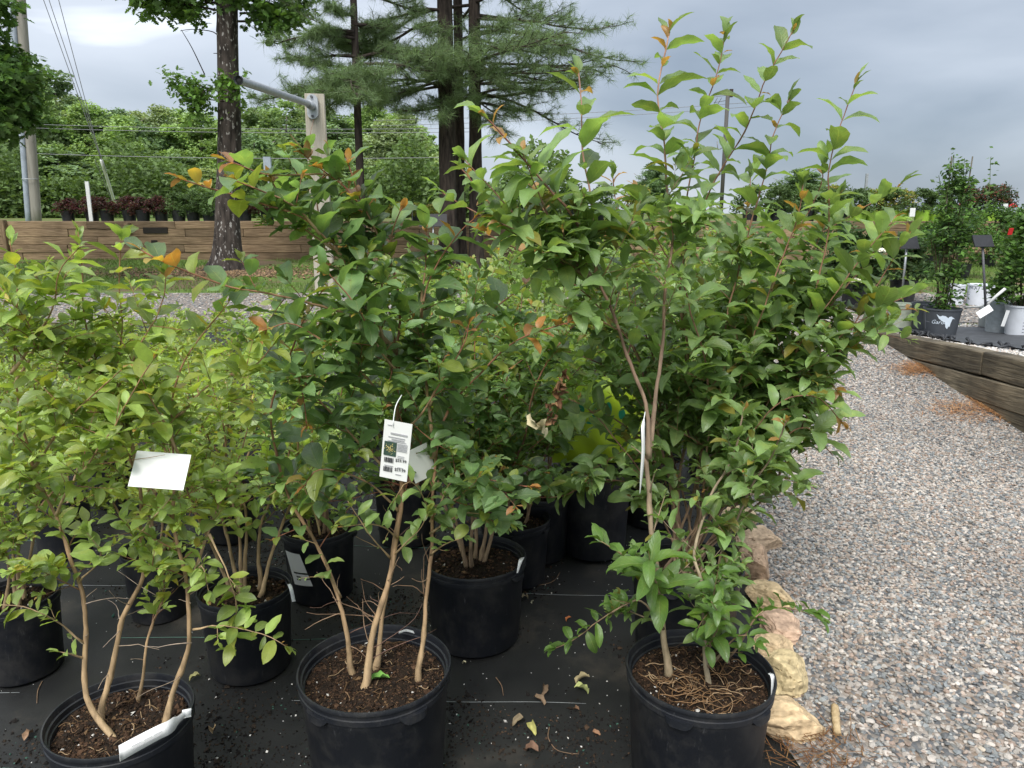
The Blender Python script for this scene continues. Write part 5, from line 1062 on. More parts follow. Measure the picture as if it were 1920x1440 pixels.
# ------------------------------------------------------------------ pines
def pine(u0, d, wpx, seed, label, nb, toward=None, tilt=0, zmin=3.1, bl=(1.2, 2.8), targets=()):
    p0 = at(u0, 440, d); root = empty('pine_tree', (p0[0], d, g(d))); tag(root, label, 'tree', 'pines behind the shrubs'); kb = np.array(root.location); rr = np.random.default_rng(seed)
    r_ = wpx / 2 * proj(np.array([kb[0], d, 2.]))[2][0] / FPX
    H = 9.5; P = smooth_path([kb - [0, 0, .1], kb + [tilt * .3, 0, 2], kb + [tilt * .6, .05, 4.5], kb + [tilt, 0, H]], .12); zz = P[:, 2] - kb[2]; rad = r_ * (1.02 + .35 * np.exp(-zz / .3) - .05 * zz); rad = np.clip(rad, r_ * .35, None); ns = 28
    V, F, U = tube(P, rad, ns); c_ = np.vstack([np.repeat(P, ns, 0), P[[0, -1]]]); dv = V - c_
    fur = np.array([mnoise.noise(Vector((math.atan2(a[1], a[0]) * 3.0, q[2] * 2.2, seed * 1.7))) + .7 * mnoise.noise(Vector((math.atan2(a[1], a[0]) * 8, q[2] * 5, seed * .3))) for a, q in zip(dv, V)])
    MB().add(c_ + dv * (1 + .08 * fur)[:, None], F).build('trunk', M_TRUNK, root, origin=kb)
    mbt, mbn = MB(), MB(); TP, TD = [], []
    for k in range(nb + len(targets)):
        z = zmin + (H - zmin) * rr.random() ** 1.6; a = rr.uniform(0, 6.28) if toward is None or rr.random() < .45 else toward + rr.normal(0, .5); L_ = rr.uniform(*bl) * (1 - .3 * (z - zmin) / (H - zmin)) ; d_ = unit([math.cos(a), math.sin(a), rr.uniform(-.05, .35)]); q0 = kb + [tilt * z / H, 0, z]; n = 12
        if k >= nb:
            tg_ = at(*targets[k - nb]); q0 = np.array([kb[0], kb[1], tg_[2] - rr.uniform(-.25, .35)]); L_ = np.linalg.norm(tg_ - q0); d_ = unit(tg_ - q0)
        Q = [q0]
        for i in range(n): d_ = unit(d_ + rr.normal(0, .07, 3) + [0, 0, (-.035 if i < n * .6 else .05)]); Q.append(Q[-1] + d_ * L_ / n)
        Q = np.array(Q); v_, f_, u_ = tube(Q, np.linspace(.028, .006, len(Q)), 5); mbt.add(v_, f_)
        for i in range(3, n + 1):
            for s_ in range(2 if i < n else 1):
                sd = unit(np.cross(d_, [0, 0, 1.])) * rr.choice([-1, 1]) + rr.normal(0, .3, 3); l2 = rr.uniform(.25, .75) * (1.15 - .6 * i / n) * min(1.3, L_ / 1.8); e1 = Q[i]; dd = unit(d_ * .8 + sd * .8); R2 = [e1]
                for j in range(4): dd = unit(dd + rr.normal(0, .12, 3) + [0, 0, .03]); R2.append(R2[-1] + dd * l2 / 4)
                R2 = np.array(R2); v_, f_, u_ = tube(R2, np.linspace(.008, .003, 5), 4); mbt.add(v_, f_)
                for j in range(2, 5): TP.append(R2[j]); TD.append(unit(R2[j] - R2[j - 1] + rr.normal(0, .1, 3)))
                if rr.random() < .4: 
                    q2 = R2[2] + unit(dd + rr.normal(0, .7, 3)) * .2; v_, f_, u_ = tube(np.array([R2[2], q2]), [.004, .003], 4); mbt.add(v_, f_); TP.append(q2); TD.append(unit(q2 - R2[2]))
    TP, TD = np.array(TP), np.array(TD); m = 27; n = len(TP); P = np.repeat(TP, m, 0) - np.repeat(TD, m, 0) * rr.uniform(0, .10, (n * m, 1)); D_ = np.repeat(TD, m, 0) * .75 + rr.normal(0, .62, (n * m, 3)); D_ /= np.linalg.norm(D_, axis=1)[:, None]
    L_ = rr.uniform(.11, .20, (n * m, 1)); X = np.cross(D_, rr.normal(0, 1, D_.shape)); X /= np.linalg.norm(X, axis=1)[:, None]; w_ = .0024
    e = P + D_ * L_; e[:, 2] -= (L_[:, 0] ** 2) * .5
    V = np.stack([P + X * w_, P - X * w_, e], 1).reshape(-1, 3); F = np.arange(n * m * 3).reshape(-1, 3); tone = np.repeat(rr.uniform(.7, 1.35, n), m)[:, None] * rr.uniform(.8, 1.2, (n * m, 1)); c = np.array((.150, .225, .10)) * tone
    mbn.add(V, F, np.repeat(c, 3, 0)); mbt.build('limbs', M_TRUNK, root, origin=kb); mbn.build('crown', M_FAR, root, smooth=False, origin=kb)['kind'] = 'stuff'; print('pine', n * m)
pine(841, 13.0, 33, 51, 'thicker dark trunked pine in the middle, left of the close pair', 26, zmin=2.8, bl=(1.3, 2.5), toward=R(185), targets=[(700, 150, 12.6), (640, 60, 12.4), (740, 190, 12.4), (780, 120, 12), (600, 120, 12.5), (560, 30, 12.5), (800, 60, 11.8), (860, 110, 11.6), (820, 170, 12.0), (760, 20, 12.2)])
pine(864, 13.6, 20, 54, 'slimmer pine trunk pressed against the thicker pine', 12, zmin=3.2, toward=R(-90), bl=(.9, 1.8))
pine(893, 13.4, 25, 52, 'pine with boughs reaching right, right hand trunk of the close group', 28, zmin=2.8, toward=R(5), bl=(1.6, 3.2), targets=[(1040, 180, 12.8), (1090, 130, 12.8), (1200, 10, 13), (1150, 45, 12.7), (980, 190, 12.6), (960, 110, 12.2), (1010, 60, 12.2), (1080, 20, 12.4), (920, 90, 11.9), (940, 190, 12.6), (1050, 100, 13.4), (900, 160, 12.2), (1130, 90, 13.2)])
pine(680, 12.0, 15, 53, 'thin young pine with a pole straight trunk left of the big pines', 40, zmin=2.6, bl=(.7, 1.5), targets=[(530, 80, 11.8), (560, 150, 11.8), (610, 175, 11.6), (720, 170, 11.6), (580, 50, 11.8), (650, 130, 11.4), (690, 90, 11.2), (520, 20, 11.8), (620, 20, 11.5)])

# ------------------------------------------------------------------ pole, guys, wires, post with pipe
M_POLEW = simple('weathered_pole_wood', (.30, .285, .25), .85, scale=14, col2=(.19, .175, .15), bump=.4, stretch=(1, 1, .1)); M_GALV = simple('galvanised_steel', (.42, .44, .46), .45, .6, scale=40)
M_PVC = simple('grey_conduit_plastic', (.30, .34, .40), .5, scale=8); M_WIRE = simple('steel_wire', (.20, .20, .21), .5, .3); M_WHITE = simple('white_plastic', (.72, .73, .72), .45, var=.06, scale=12)
UPD = 18.0
b0 = at(66, 410, UPD); b0[2] = 1.45; tpx = at(36, -20, UPD); up = empty('utility_pole', b0); tag(up, 'round wooden utility pole with grey conduit up its left side, leaning slightly', 'pole')
topp = tpx + (tpx - b0) * .6; P = np.linspace(b0 - [0, 0, .3], topp, 14); v_, f_, u_ = tube(P, np.linspace(.115, .10, 14), 20); MB().add(v_, f_, None, u_).build('pole', M_POLEW, up, origin=b0)
off = np.array([-.125, -.09, 0]); v_, f_, u_ = tube(P + off, .062, 14); MB().add(v_, f_).build('conduit', M_PVC, up, origin=b0)
for k in (2, 5, 8): v_, f_, u_ = tube(np.array([[math.cos(a) * .16 + P[k][0] - .05, math.sin(a) * .16 + P[k][1] - .05, P[k][2]] for a in np.linspace(0, 6.28, 20)]), .008, 4); MB().add(v_, f_).build('strap', M_GALV, up, origin=b0)
def wire(a, b_, name, label, r_=.006, sag=0, group=None, mat=None):
    n = 16; t = np.linspace(0, 1, n)[:, None]; P = a * (1 - t) + b_ * t; P[:, 2] -= sag * 4 * (t * (1 - t))[:, 0]; v_, f_, u_ = tube(P, r_, 5); o = MB().add(v_, f_).build(name, mat or M_WIRE); return tag(o, label, 'wire', group)
ga, gb = at(205, 375, 19.5), at(215, 382, 20)
wire(at(190, 300, 19), at(60, -60, 18.2), 'guy_wire', 'leftmost of the three slanting guy wires at upper left', .008); 
wire(at(200, 325, 19), at(72, -60, 18.2), 'guy_wire', 'middle one of the three slanting guy wires at upper left', .008)
wire(at(190, 302, 19), at(94, -60, 18.2), 'guy_wire', 'rightmost guy wire, running up from the white guard', .008)
for (a, b_, lab) in (((190, 300, 19), (216, 383, 20), 'slanting white plastic guard on the lower end of the guy wire'),):
    v_, f_, u_ = tube(np.linspace(at(*a), at(*b_), 8), .035, 10); o = MB().add(v_, f_).build('guy_guard', M_WHITE); tag(o, lab, 'wire guard')
wire(at(178, 300, 19), at(212, 382, 20), 'guy_wire', 'short thin wire just left of the white guy guard', .008)
for (v0, v1, lab, d) in ((233, 240, 'upper distant power line crossing above the tree tops', 30), (240, 247, 'second distant power line just below the upper one', 30), (288, 294, 'lower horizontal line crossing in front of the tree crowns', 26)):
    wire(at(60, v0, d), at(900, v1, d), 'power_line', lab, .010, .1)
for (v0, v1, lab) in ((226, 205, 'upper distant line right of the pines against the clouds'), (236, 213, 'lower distant line right of the pines against the clouds')): wire(at(700, v0, 32), at(1420, v1 - 14, 30), 'power_line', lab, .010, .1)
# white marker stake
p = at(171, 411, 16.6); V, F = box((0, 0, .42), (.075, .03, .86)); o = MB().add(V, F).build('marker_stake', M_WHITE, loc=(p[0], 16.6, 1.46), smooth=False); tag(o, 'white marker stake standing among the burgundy shrubs', 'stake')
p = at(170, 372, 16.6)
# grey box sign behind the shrub (top left of post)
sg = empty('utility_box', at(503, 330, 24)); tag(sg, 'small grey box on a thin stand seen above the orange leaf tips', 'box'); sb = np.array(sg.location)
V, F = box((0, 0, .35), (.22, .1, .42)); MB().add(V, F).build('cabinet', M_PVC, sg, smooth=False); V, F = box((0, 0, -.6), (.04, .04, 1.5)); MB().add(V, F).build('stand', M_GALV, sg, smooth=False)
# timber post with a pipe
PD_ = 6.9; tpz = at(590, 178, PD_); pw = .17
post = empty('wooden_post', (tpz[0], PD_, g(PD_))); tag(post, 'pale square wooden post carrying a galvanised pipe, behind the dark shrub', 'post'); kb = np.array(post.location)
Hp = tpz[2] - kb[2]; V, F = timber_mesh(Hp, pw, pw, 400); o = MB().add(V, F).build('post', M_POST, post, sharp=30); o.rotation_euler = (0, R(-90), 0); o.location = (0, 0, Hp / 2)
o.rotation_euler = (R(0), R(-90), R(12))
pa = at(583, 196, PD_ - .11); pb = at(447, 150, 4.9); pdir = unit(pb - pa)
pipe = empty('galvanised_pipe', pa); tag(pipe, 'grey galvanised pipe sloping up from the wooden post toward the camera', 'pipe')
ppth = np.vstack([pa + pdir * t for t in np.linspace(.02, np.linalg.norm(pb - pa), 12)]); v_, f_, u_ = tube(ppth, .026, 18, cap=False); mb = MB().add(v_, f_, None, u_); v_, f_, u_ = tube(ppth[::-1], .022, 18, cap=False); mb.add(v_, f_); mb.build('pipe', M_GALV, pipe, origin=pa)
e0 = ppth[-1]; v_, f_, u_ = tube(np.array([e0 - pdir * .03, e0]), .029, 18, cap=False); MB().add(v_, f_).build('pipe_collar', M_GALV, pipe, origin=pa)
v_, f_, u_ = tube(np.array([e0 - pdir * .012, e0 - pdir * .010]), .0225, 16); MB().add(v_, f_).build('pipe_bore', simple('pipe_dark', (.02, .02, .02), .9), pipe, origin=pa)
fl = [];  # oval wall flange with two bolts
a_ = np.linspace(0, 6.283, 24, endpoint=False); ox = np.cos(a_) * .048; oz = np.sin(a_) * .052 + np.sign(np.sin(a_)) * .048
V = np.vstack([np.stack([ox, np.full(24, y), oz], -1) for y in (-.012, .012)] + [[[0, -.012, 0], [0, .012, 0]]]); j = np.arange(24); F4 = np.stack([j, (j + 1) % 24, 24 + (j + 1) % 24, 24 + j], -1); F3 = np.vstack([np.stack([np.full(24, 48), (j + 1) % 24, j], -1), np.stack([np.full(24, 49), 24 + j, 24 + (j + 1) % 24], -1)])
fc = at(586, 200, PD_ - pw / 2 - .02); MB().add(V, (F4, F3)).build('flange', M_GALV, pipe, loc=Vector(fc) - pipe.location, sharp=30)
v_, f_, u_ = tube(np.array([fc + [0, .0, 0], fc + [0, -.06, .0], pa + pdir * .1]), .033, 16); MB().add(v_, f_).build('elbow', M_GALV, pipe, origin=pa)
for dz in (-.078, .078):
    v_, f_, u_ = tube(np.array([fc + [0, -.012, dz], fc + [0, -.030, dz]]), .011, 6); MB().add(v_, f_).build('bolt', simple('bolt_steel', (.12, .12, .13), .5, .5), pipe, origin=pa, smooth=False)
# antenna pole far right
ap = empty('antenna_pole', at(1352, 395, 30)); tag(ap, 'distant dark pole with a television aerial and brackets behind the tall shoots', 'pole'); kb = np.array(ap.location); kb[2] = 1.5; ap.location = kb
tz = at(1353, 172, 30)[2] - 1.5; v_, f_, u_ = tube(np.array([[0, 0, 0], [0, 0, tz]]), .075, 8); MB().add(v_, f_).build('pole', simple('dark_pole', (.08, .075, .07), .8), ap)
V, F = box((.12, 0, tz - .05), (.12, .12, .28)); MB().add(V, F).build('fitting', M_TRUNK, ap, smooth=False)
mb = MB()
for (z_, x0, x1) in ((tz - .12, -.75, 0), (tz - .3, -.5, -.0)): v_, f_, u_ = tube(np.array([[x0, 0, z_ - .08], [x1, 0, z_]]), .012, 4); mb.add(v_, f_)
for x_ in (-.75, -.6, -.45, -.3): v_, f_, u_ = tube(np.array([[x_, -.3, z_ + .05], [x_ - .03, .3, z_ - .2]]), .010, 4); mb.add(v_, f_)
mb.build('aerial', M_WIRE, ap); mb = MB()
for s_ in (-1, 1): v_, f_, u_ = tube(np.array([[0, 0, 2.6], [.25 * s_, 0, 2.5], [.3 * s_, 0, 2.8]]), .02, 5); mb.add(v_, f_)
mb.build('bracket', M_WIRE, ap)
sp_ = at(1678, 420, 15.0); V, F = box((0, 0, .5), (.045, .045, 1.0)); o = MB().add(V, F).build('grey_stake', M_GALV, loc=(sp_[0], 16.4, 1.46), smooth=False); tag(o, 'short grey metal stake above the right hand terrace plants', 'stake')

# ------------------------------------------------------------------ grass
rr = np.random.default_rng(61); n = 60000; x = rr.uniform(-11, 11, n); y = rr.uniform(10.1, 15.9, n); m_ = np.array([mnoise.noise(Vector((a * .5, b_ * .6, 2.))) for a, b_ in zip(x[::20], y[::20])]).repeat(20)[:n]
k = (np.array([mnoise.noise(Vector((a * .5, b_ * .6, 2.))) for a, b_ in zip(x, y)]) > -.12); x, y = x[k], y[k]; n = len(x); h_ = rr.uniform(.02, .07, n); a = rr.uniform(0, 6.28, n); w_ = .006; z = gv(y)
V = np.stack([np.stack([x - np.cos(a) * w_, y - np.sin(a) * w_, z], -1), np.stack([x + np.cos(a) * w_, y + np.sin(a) * w_, z], -1), np.stack([x + rr.normal(0, .02, n), y + rr.normal(0, .02, n), z + h_], -1)], 1).reshape(-1, 3)
mb = MB().add(V, np.arange(n * 3).reshape(-1, 3), np.repeat(np.array((.11, .18, .035)) * rr.uniform(.6, 1.4, (n, 1)), 3, 0)); tag(mb.build('lawn_grass', M_FAR, smooth=False), 'short patchy green grass between the cross path and the timber wall', 'grass', kind='stuff')
rr = np.random.default_rng(62); n = 2600; tx = at(427, 500, OD)[0]; q = rr.normal(0, .9, (n, 2)); x, y = tx + .3 + q[:, 0] * 1.2, OD - .5 + q[:, 1] * .6; s = rr.uniform(.012, .035, n); c = np.array([(.22, .15, .09), (.12, .08, .05), (.30, .20, .11)])[rr.integers(0, 3, n)]
mb = MB(); scatter(mb, T8, np.stack([x, y, gv(y) + .01], -1), s, c, rr, .5); tag(mb.build('leaf_litter', M_CHIP, smooth=False), 'brown leaf litter round the foot of the oak', 'leaf litter', kind='stuff')

# ------------------------------------------------------------------ potted plants on the upper terraces and the right bed
M_LIME_POT = simple('lime_green_plastic', (.28, .48, .05), .5, var=.1, scale=8); M_WPOT = simple('white_pot_plastic', (.62, .65, .70), .5, var=.08, scale=9); M_GPOT = simple('grey_pot_plastic', (.30, .33, .33), .55, var=.1, scale=9); M_DPOT = simple('dark_grey_pot_plastic', (.055, .062, .072), .55, scale=9)
def bush_mesh(seed, R_, H, z0, n_cl, per, ls, pal, cl=.1, aspect=.55, flowers=None):
    rr = np.random.default_rng(seed); mb = MB(); P, tone = crown_points(rr, n_cl, R_, H, z0, cl, per, .8); n = len(P); pal = np.array(pal); base = pal[rr.integers(0, len(pal), n)] * tone[:, None] * rr.uniform(.75, 1.3, (n, 1)); leaf_quads(P, rr.uniform(.6, 1.2, n) * ls, rr, base, mb, .5, aspect)
    for k in range(n_cl // 3):
        p = P[rr.integers(0, n)]; v_, f_, u_ = tube(smooth_path([[0, 0, 0], [p[0] * .4, p[1] * .4, p[2] * .5], p], .08), .004, 4); mb.add(v_, f_, (.09, .07, .04))
    return mb.mesh('foliage', M_FAR, smooth=False), P
def simple_pot_mesh(D, h, mat, name='pot', taper=.8):
    R_ = D / 2; V, F = lathe([(0, .002), (R_ * taper, .002), (R_ * .96, h * .93), (R_ * 1.0, h * .94), (R_ * 1.0, h), (R_ * .95, h), (R_ * .92, h * .9), (0, h * .9)], 28); return MB().add(V, F).mesh(name, mat, sharp=35)
BM = {}
BM['barberry'] = [bush_mesh(70 + k, .30, .34, .20, 26, 60, .055, [(.075, .022, .028), (.10, .03, .03), (.045, .018, .02)], .10)[0] for k in range(2)]
BM['green'] = [bush_mesh(75 + k, .30, .42, .18, 26, 60, .06, [(.07, .12, .04), (.09, .15, .05)], .11)[0] for k in range(2)]
BM['yellowgreen'] = [bush_mesh(78 + k, .32, .36, .2, 26, 60, .06, [(.22, .26, .04), (.15, .20, .04), (.26, .20, .05)], .10)[0] for k in range(2)]
BM['rose'] = [bush_mesh(82 + k, .34, .42, .2, 26, 60, .06, [(.035, .06, .03), (.05, .08, .035), (.16, .05, .04)], .11)[0] for k in range(2)]
PMsh = {'black': simple_pot_mesh(.30, .26, M_POT), 'lime': simple_pot_mesh(.33, .24, M_LIME_POT), 'white': simple_pot_mesh(.33, .30, M_WPOT)}
def put_plant(kind, pot, loc, label, sc=1.0, hs=1.0, k=0, group=None, cat='shrub'):
    root = empty('potted_shrub', loc, (k * 2.1) % 6.28); root.scale = (sc, sc, sc); tag(root, label, cat, group); mobj('pot', PMsh[pot], root); f = mobj('foliage', BM[kind][k % len(BM[kind])], root); f.scale = (1, 1, hs); f['kind'] = 'stuff'; return root
G1 = 'burgundy barberries on the far terrace'
for k, (u, lab) in enumerate([(132, 'leftmost burgundy barberry in a black pot on the far terrace'), (170, 'burgundy barberry behind the white stake'), (205, 'burgundy barberry at the foot of the white guy guard'), (240, 'burgundy barberry just right of the guy guard'), (272, 'burgundy barberry fourth right of the white stake'), (300, 'rightmost burgundy barberry before the green shrubs'), (462, 'burgundy barberry just right of the oak trunk'), (500, 'second burgundy barberry right of the oak trunk')]):
    put_plant('barberry', 'black', (at(u, 400, 17)[0], 16.9 + .15 * (k % 2), 1.46), lab, 1.0 if u > 160 else .95, .95, k, G1)
G2 = 'green shrubs on the far terrace'
for k, (u, lab) in enumerate([(335, 'green shrub on the far terrace right after the burgundy row'), (362, 'green shrub on the far terrace midway between burgundy row and oak'), (392, 'green shrub on the far terrace touching the oak trunk'), (560, 'green shrub on the far terrace left of the post foot')]):
    put_plant('green', 'black', (at(u, 400, 17)[0], 17.0, 1.46), lab, 1.0, 1.05, k, G2)
for k, (u, lab) in enumerate([(752, 'yellow green perennial left of the white plant marker on the far terrace'), (785, 'yellow green perennial under the white plant marker on the far terrace'), (815, 'yellow green perennial touching the thick pine on the far terrace'), (950, 'yellow green perennial right of the pines on the far terrace')]):
    put_plant('yellowgreen', 'black', (at(u, 400, 17)[0], 16.7, 1.44), lab, .9, .8, k, 'yellow green perennials on the far terrace')
for k, (u, kd, lab) in enumerate([(1010, 'yellowgreen', 'yellow green perennial second right of the pines on the far terrace'), (1070, 'green', 'green shrub on the far terrace seen through the left shoots of the tallest shrub'), (1130, 'green', 'green shrub on the far terrace between the two left shoots of the tallest shrub'), (1190, 'yellowgreen', 'yellow green perennial on the far terrace near the small distant tree'), (1400, 'green', 'green shrub on the far terrace right of the antenna pole'), (1450, 'green', 'green shrub on the far terrace left of the round distant tree'), (1505, 'green', 'green shrub on the far terrace under the round distant tree'), (1550, 'yellowgreen', 'yellow green plant at the left end of the lime pot row')]):
    put_plant(kd, 'black', (at(u, 400, 17)[0], 16.75, 1.44), lab, 1.15, 1.15, k, 'plants on the far terrace right of the pines')
def rect(parent, name, c, w_, h_, mat, rx=0, rz=0, th=.004, ry=0):
    V, F = box((0, 0, 0), (w_, th, h_)); o = MB().add(V, F).build(name, mat, parent, smooth=False); o.rotation_euler = (rx, ry, rz); o.location = Vector(c) - (parent.location if parent else Vector()); return o
mk = empty('plant_marker', at(773, 412, 15.9)); tag(mk, 'small white plant marker sign on a thin stake above yellow foliage', 'sign'); rect(mk, 'plate', at(773, 387, 15.9), .14, .06, M_WHITE, .6); rect(mk, 'stake', at(773, 402, 15.9), .012, .34, M_WIRE)
M_BLK = simple('black_sign', (.02, .021, .024), .45)
def small_sign(u, v, w_, h_, d, vb, label, ub=None, mat=None, pm=None, tilt=-.5):
    c = at(u, v, d); bb = at(ub or u, vb, d); s_ = empty('sign_stand', bb); tag(s_, label, 'sign'); f = proj(c)[2][0] / FPX
    o = rect(s_, 'panel', c, w_ * f, h_ * f * 1.5, mat or M_BLK, tilt, .15, .012); v_, f_, u_ = tube(np.array([bb, c - [0, -.01, 0]]), .011, 8); MB().add(v_, f_).build('stake', pm or M_GALV, s_, origin=bb); return s_
small_sign(812, 413, 52, 16, 12.5, 500, 'black sign panel on a white leg before the far timber wall by the pine', tilt=-.3)

# right: upper terrace with lime pots
G3 = 'plants in lime pots on the right hand terrace'
def hue(k): return ['yellowgreen', 'green'][k % 2]
for k, (u, kind, pot, lab) in enumerate([(1592, 'green', 'black', 'leftmost leafy green plant in a black pot on the right terrace'), (1622, 'green', 'black', 'green plant in a black pot beside the first lime pots'), (1652, 'green', 'lime', 'green plant in a lime pot left of the widest lime pot'), (1684, 'yellowgreen', 'lime', 'yellow flowered plant in the widest lime pot on the right terrace'), (1716, 'green', 'lime', 'leafy plant in the lime pot with a white tag'), (1742, 'yellowgreen', 'lime', 'plant in a lime pot just left of the tall staked vine'),
        (1778, 'green', 'lime', 'green plant in a lime pot behind the tall staked vine'), (1812, 'green', 'lime', 'green plant in a lime pot right of the tall staked vine'), (1846, 'rose', 'lime', 'leftmost dark red leaved rose in a lime pot'), (1876, 'rose', 'lime', 'dark leaved rose with a white tag in a lime pot'), (1908, 'rose', 'lime', 'rose with one bright red bloom at the right edge'), (1940, 'rose', 'lime', 'rose cut by the right edge of the photo')]):
    put_plant(kind, pot, (at(u, 416, 15.2)[0], 15.95 + .15 * (k % 2) + .25, 1.47), lab, 1.0, 1.12, k, G3, 'plant')
M_REDF = simple('red_petals', (.55, .02, .02), .5); M_CREAM = simple('cream_florets', (.75, .74, .58), .6, var=.15, scale=60); M_YEL = simple('yellow_petals', (.75, .62, .15), .5)
def blossom(c, r_, mat, name, parent, n=40, seed=0, flat=.5):
    rr = np.random.default_rng(seed); d = rr.normal(0, 1, (n, 3)); d /= np.linalg.norm(d, axis=1)[:, None]; d[:, 2] = abs(d[:, 2]); P = d * r_ * np.array([1, 1, flat]) * rr.uniform(.8, 1, (n, 1)); mb = MB(); scatter(mb, T8, P, np.full(n, r_ * .24), np.ones((n, 3)), rr, 1.0); return mb.build(name, mat, parent, smooth=False, loc=Vector(c) - (parent.location if parent else Vector()))
o = blossom(at(1899, 388, 15.8), .075, M_REDF, 'rose_bloom', None, 26, 3, 1); tag(o, 'single bright red rose bloom near the right edge', 'flower')
rr = np.random.default_rng(5)
o = empty('yellow_blooms', at(1684, 375, 15.9)); tag(o, 'pale yellow blooms over the widest lime pot', 'flowers')
for k in range(9): blossom(at(1684 + rr.uniform(-40, 45), 372 + rr.uniform(-9, 12), 15.85), .03, M_YEL, 'bloom', o, 10, k, 1)
o = rect(None, 'plant_tag', at(1885, 389, 15.7), .10, .15, M_WHITE, 0, .1); tag(o, 'white picture tag standing in the dark leaved rose', 'tag')
o = rect(None, 'plant_tag', at(1711, 398, 15.8), .10, .17, M_WHITE, 0, -.2); tag(o, 'white tag hanging in front of the lime pots', 'tag')
# hydrangeas with cream heads in black pots
def big_bush(name, loc, pot, D, h, H, R_, n_cl, per, ls, pal, seed, label, mat=None, cl=.13, cat='shrub', stakes=0, pts=False):
    root = empty(name, loc); tag(root, label, cat); m = mat or M_POT; MBo = mobj('pot', simple_pot_mesh(D, h, m), root); me, P = bush_mesh(seed, R_, H - h, h * .9, n_cl, per, ls, pal, cl); f = mobj('foliage', me, root); f['kind'] = 'stuff'
    for k in range(stakes): v_, f_, u_ = tube(np.array([[(-.07, .07, 0)[k], .02 * k, h * .8], [(-.09, .10, .02)[k], 0, H * 1.05]]), .006, 5); MB().add(v_, f_).build('stake', simple('bamboo', (.10, .09, .06), .7), root)
    return root, P
DK = [(.035, .075, .028), (.05, .10, .03), (.07, .12, .04)]; BR = [(.08, .17, .03), (.11, .21, .04), (.06, .12, .03)]
def gp(u, v, d=None): p = atg(u, v); return (p[0], p[1], g(p[1]) + .01)
hy1, _ = big_bush('hydrangea', gp(1598, 575), None, .30, .26, .86, .34, 40, 60, .085, DK, 91, 'dark leafy hydrangea in a black pot, three cream flower heads, behind the tall right shrubs')
hy2, _ = big_bush('hydrangea', gp(1690, 570), None, .32, .28, .80, .30, 36, 60, .085, DK, 92, 'dark leafy hydrangea in a black pot next to the grey legged black sign')
for k, (u, v, s_) in enumerate([(1606, 528, .075), (1648, 472, .07), (1675, 462, .06), (1522, 507, .06), (1640, 485, .06)]):
    p_ = hy1 if k in (0, 1, 3) else hy2; pt = at(u, v, p_.location[1] - .28); blossom(pt, s_, M_CREAM, 'flower_head', p_, 60, k, .55)
small_sign(1702, 455, 42, 17, 7.6, 545, 'black panel on a pale grey leaning leg beside the hydrangeas', 1692)
small_sign(1843, 452, 40, 16, 7.0, 575, 'black sloping sign panel on a dark grey post between the white pots', 1848, pm=simple('dark_post', (.10, .10, .11), .5))
def tz(u, v):   # base point on the right terrace
    r_ = ray(u, v); t = 1
    for k in range(60):
        p = C0 + r_ * t; t = .5 * t + .5 * (float(terr_z(p[0], min(p[1], 8.2))) + .014 - CAMH) / r_[2]
    p = C0 + r_ * t; return np.array([p[0], p[1], p[2]])
# hummingbird pot with the staked vine
base = tz(1762, 626); fD = proj(base)[2][0] / FPX; Dh = 66 * fD; hh = .25
vn, _ = big_bush('potted_vine', base, None, Dh, hh, 1.55, .17, 60, 42, .055, BR + DK[:1], 93, 'climbing vine on thin stakes in the dark grey pot printed with a white hummingbird', M_DPOT, .10, 'vine', 2)
mb = MB(); rr = np.random.default_rng(3)   # tall loose tips
for k in range(7):
    x0 = rr.normal(0, .10); P = smooth_path([[x0 * .5, 0, .8], [x0, rr.normal(0, .05), 1.2], [x0 * 1.2 + rr.normal(0, .05), 0, rr.uniform(1.45, 1.75)]], .05); v_, f_, u_ = tube(P, .003, 4); mb.add(v_, f_, (.1, .14, .04)); n = 70; i = rr.integers(0, len(P), n); leaf_quads(P[i] + rr.normal(0, .03, (n, 3)), rr.uniform(.03, .06, n), rr, np.array((.08, .16, .035)) * rr.uniform(.7, 1.3, (n, 1)), mb, .5)
mb.build('trailing_shoots', M_FAR, vn, smooth=False)
# second identical pot just behind it
b2 = tz(1738, 616); V = None; o = mobj('plant_pot', simple_pot_mesh(Dh, hh * 1.04, M_DPOT, 'plant_pot')); o.location = b2; tag(o, 'empty dark grey pot half hidden behind the hummingbird pot', 'pot')
M_PRINT = simple('white_print', (.62, .70, .78), .6, var=.05)
def on_pot(pts, D, h, ang0, W, name, parent, mat=M_PRINT, off=.0025, taper=.8):
    """flat print laid on the pot wall; pts in pot-face units (x along the wall, z up)"""
    V = []; 
    for x, z in pts:
        rr_ = D / 2 * (taper + (.96 - taper) * z / (h * .93)) + off; a = ang0 + x / (D / 2 * .9); V.append([rr_ * math.cos(a), rr_ * math.sin(a), z])
    return V
def poly_print(polys, D, h, ang0, name, parent, mat=M_PRINT, off=.0025):
    bm = bmesh.new()
    for pts in polys:
        vs_ = [bm.verts.new(v) for v in on_pot(pts, D, h, ang0, 1, name, parent, mat, off)]
        try: bm.faces.new(vs_)
        except Exception: pass
    bmesh.ops.triangulate(bm, faces=bm.faces[:]); me = bpy.data.meshes.new(name); bm.to_mesh(me); bm.free(); me.materials.append(mat); return mobj(name, me, parent)
def text_mesh(txt, size, bold=0.0, shear=0.0, align='LEFT'):
    c = bpy.data.curves.new('t', 'FONT'); c.body = txt; c.size = size; c.shear = shear; c.offset = bold; c.resolution_u = 2; c.align_x = align
    o = bpy.data.objects.new('t', c); COL.objects.link(o); dg = bpy.context.evaluated_depsgraph_get(); me = bpy.data.meshes.new_from_object(o.evaluated_get(dg)); bpy.data.objects.remove(o); bpy.data.curves.remove(c); return me
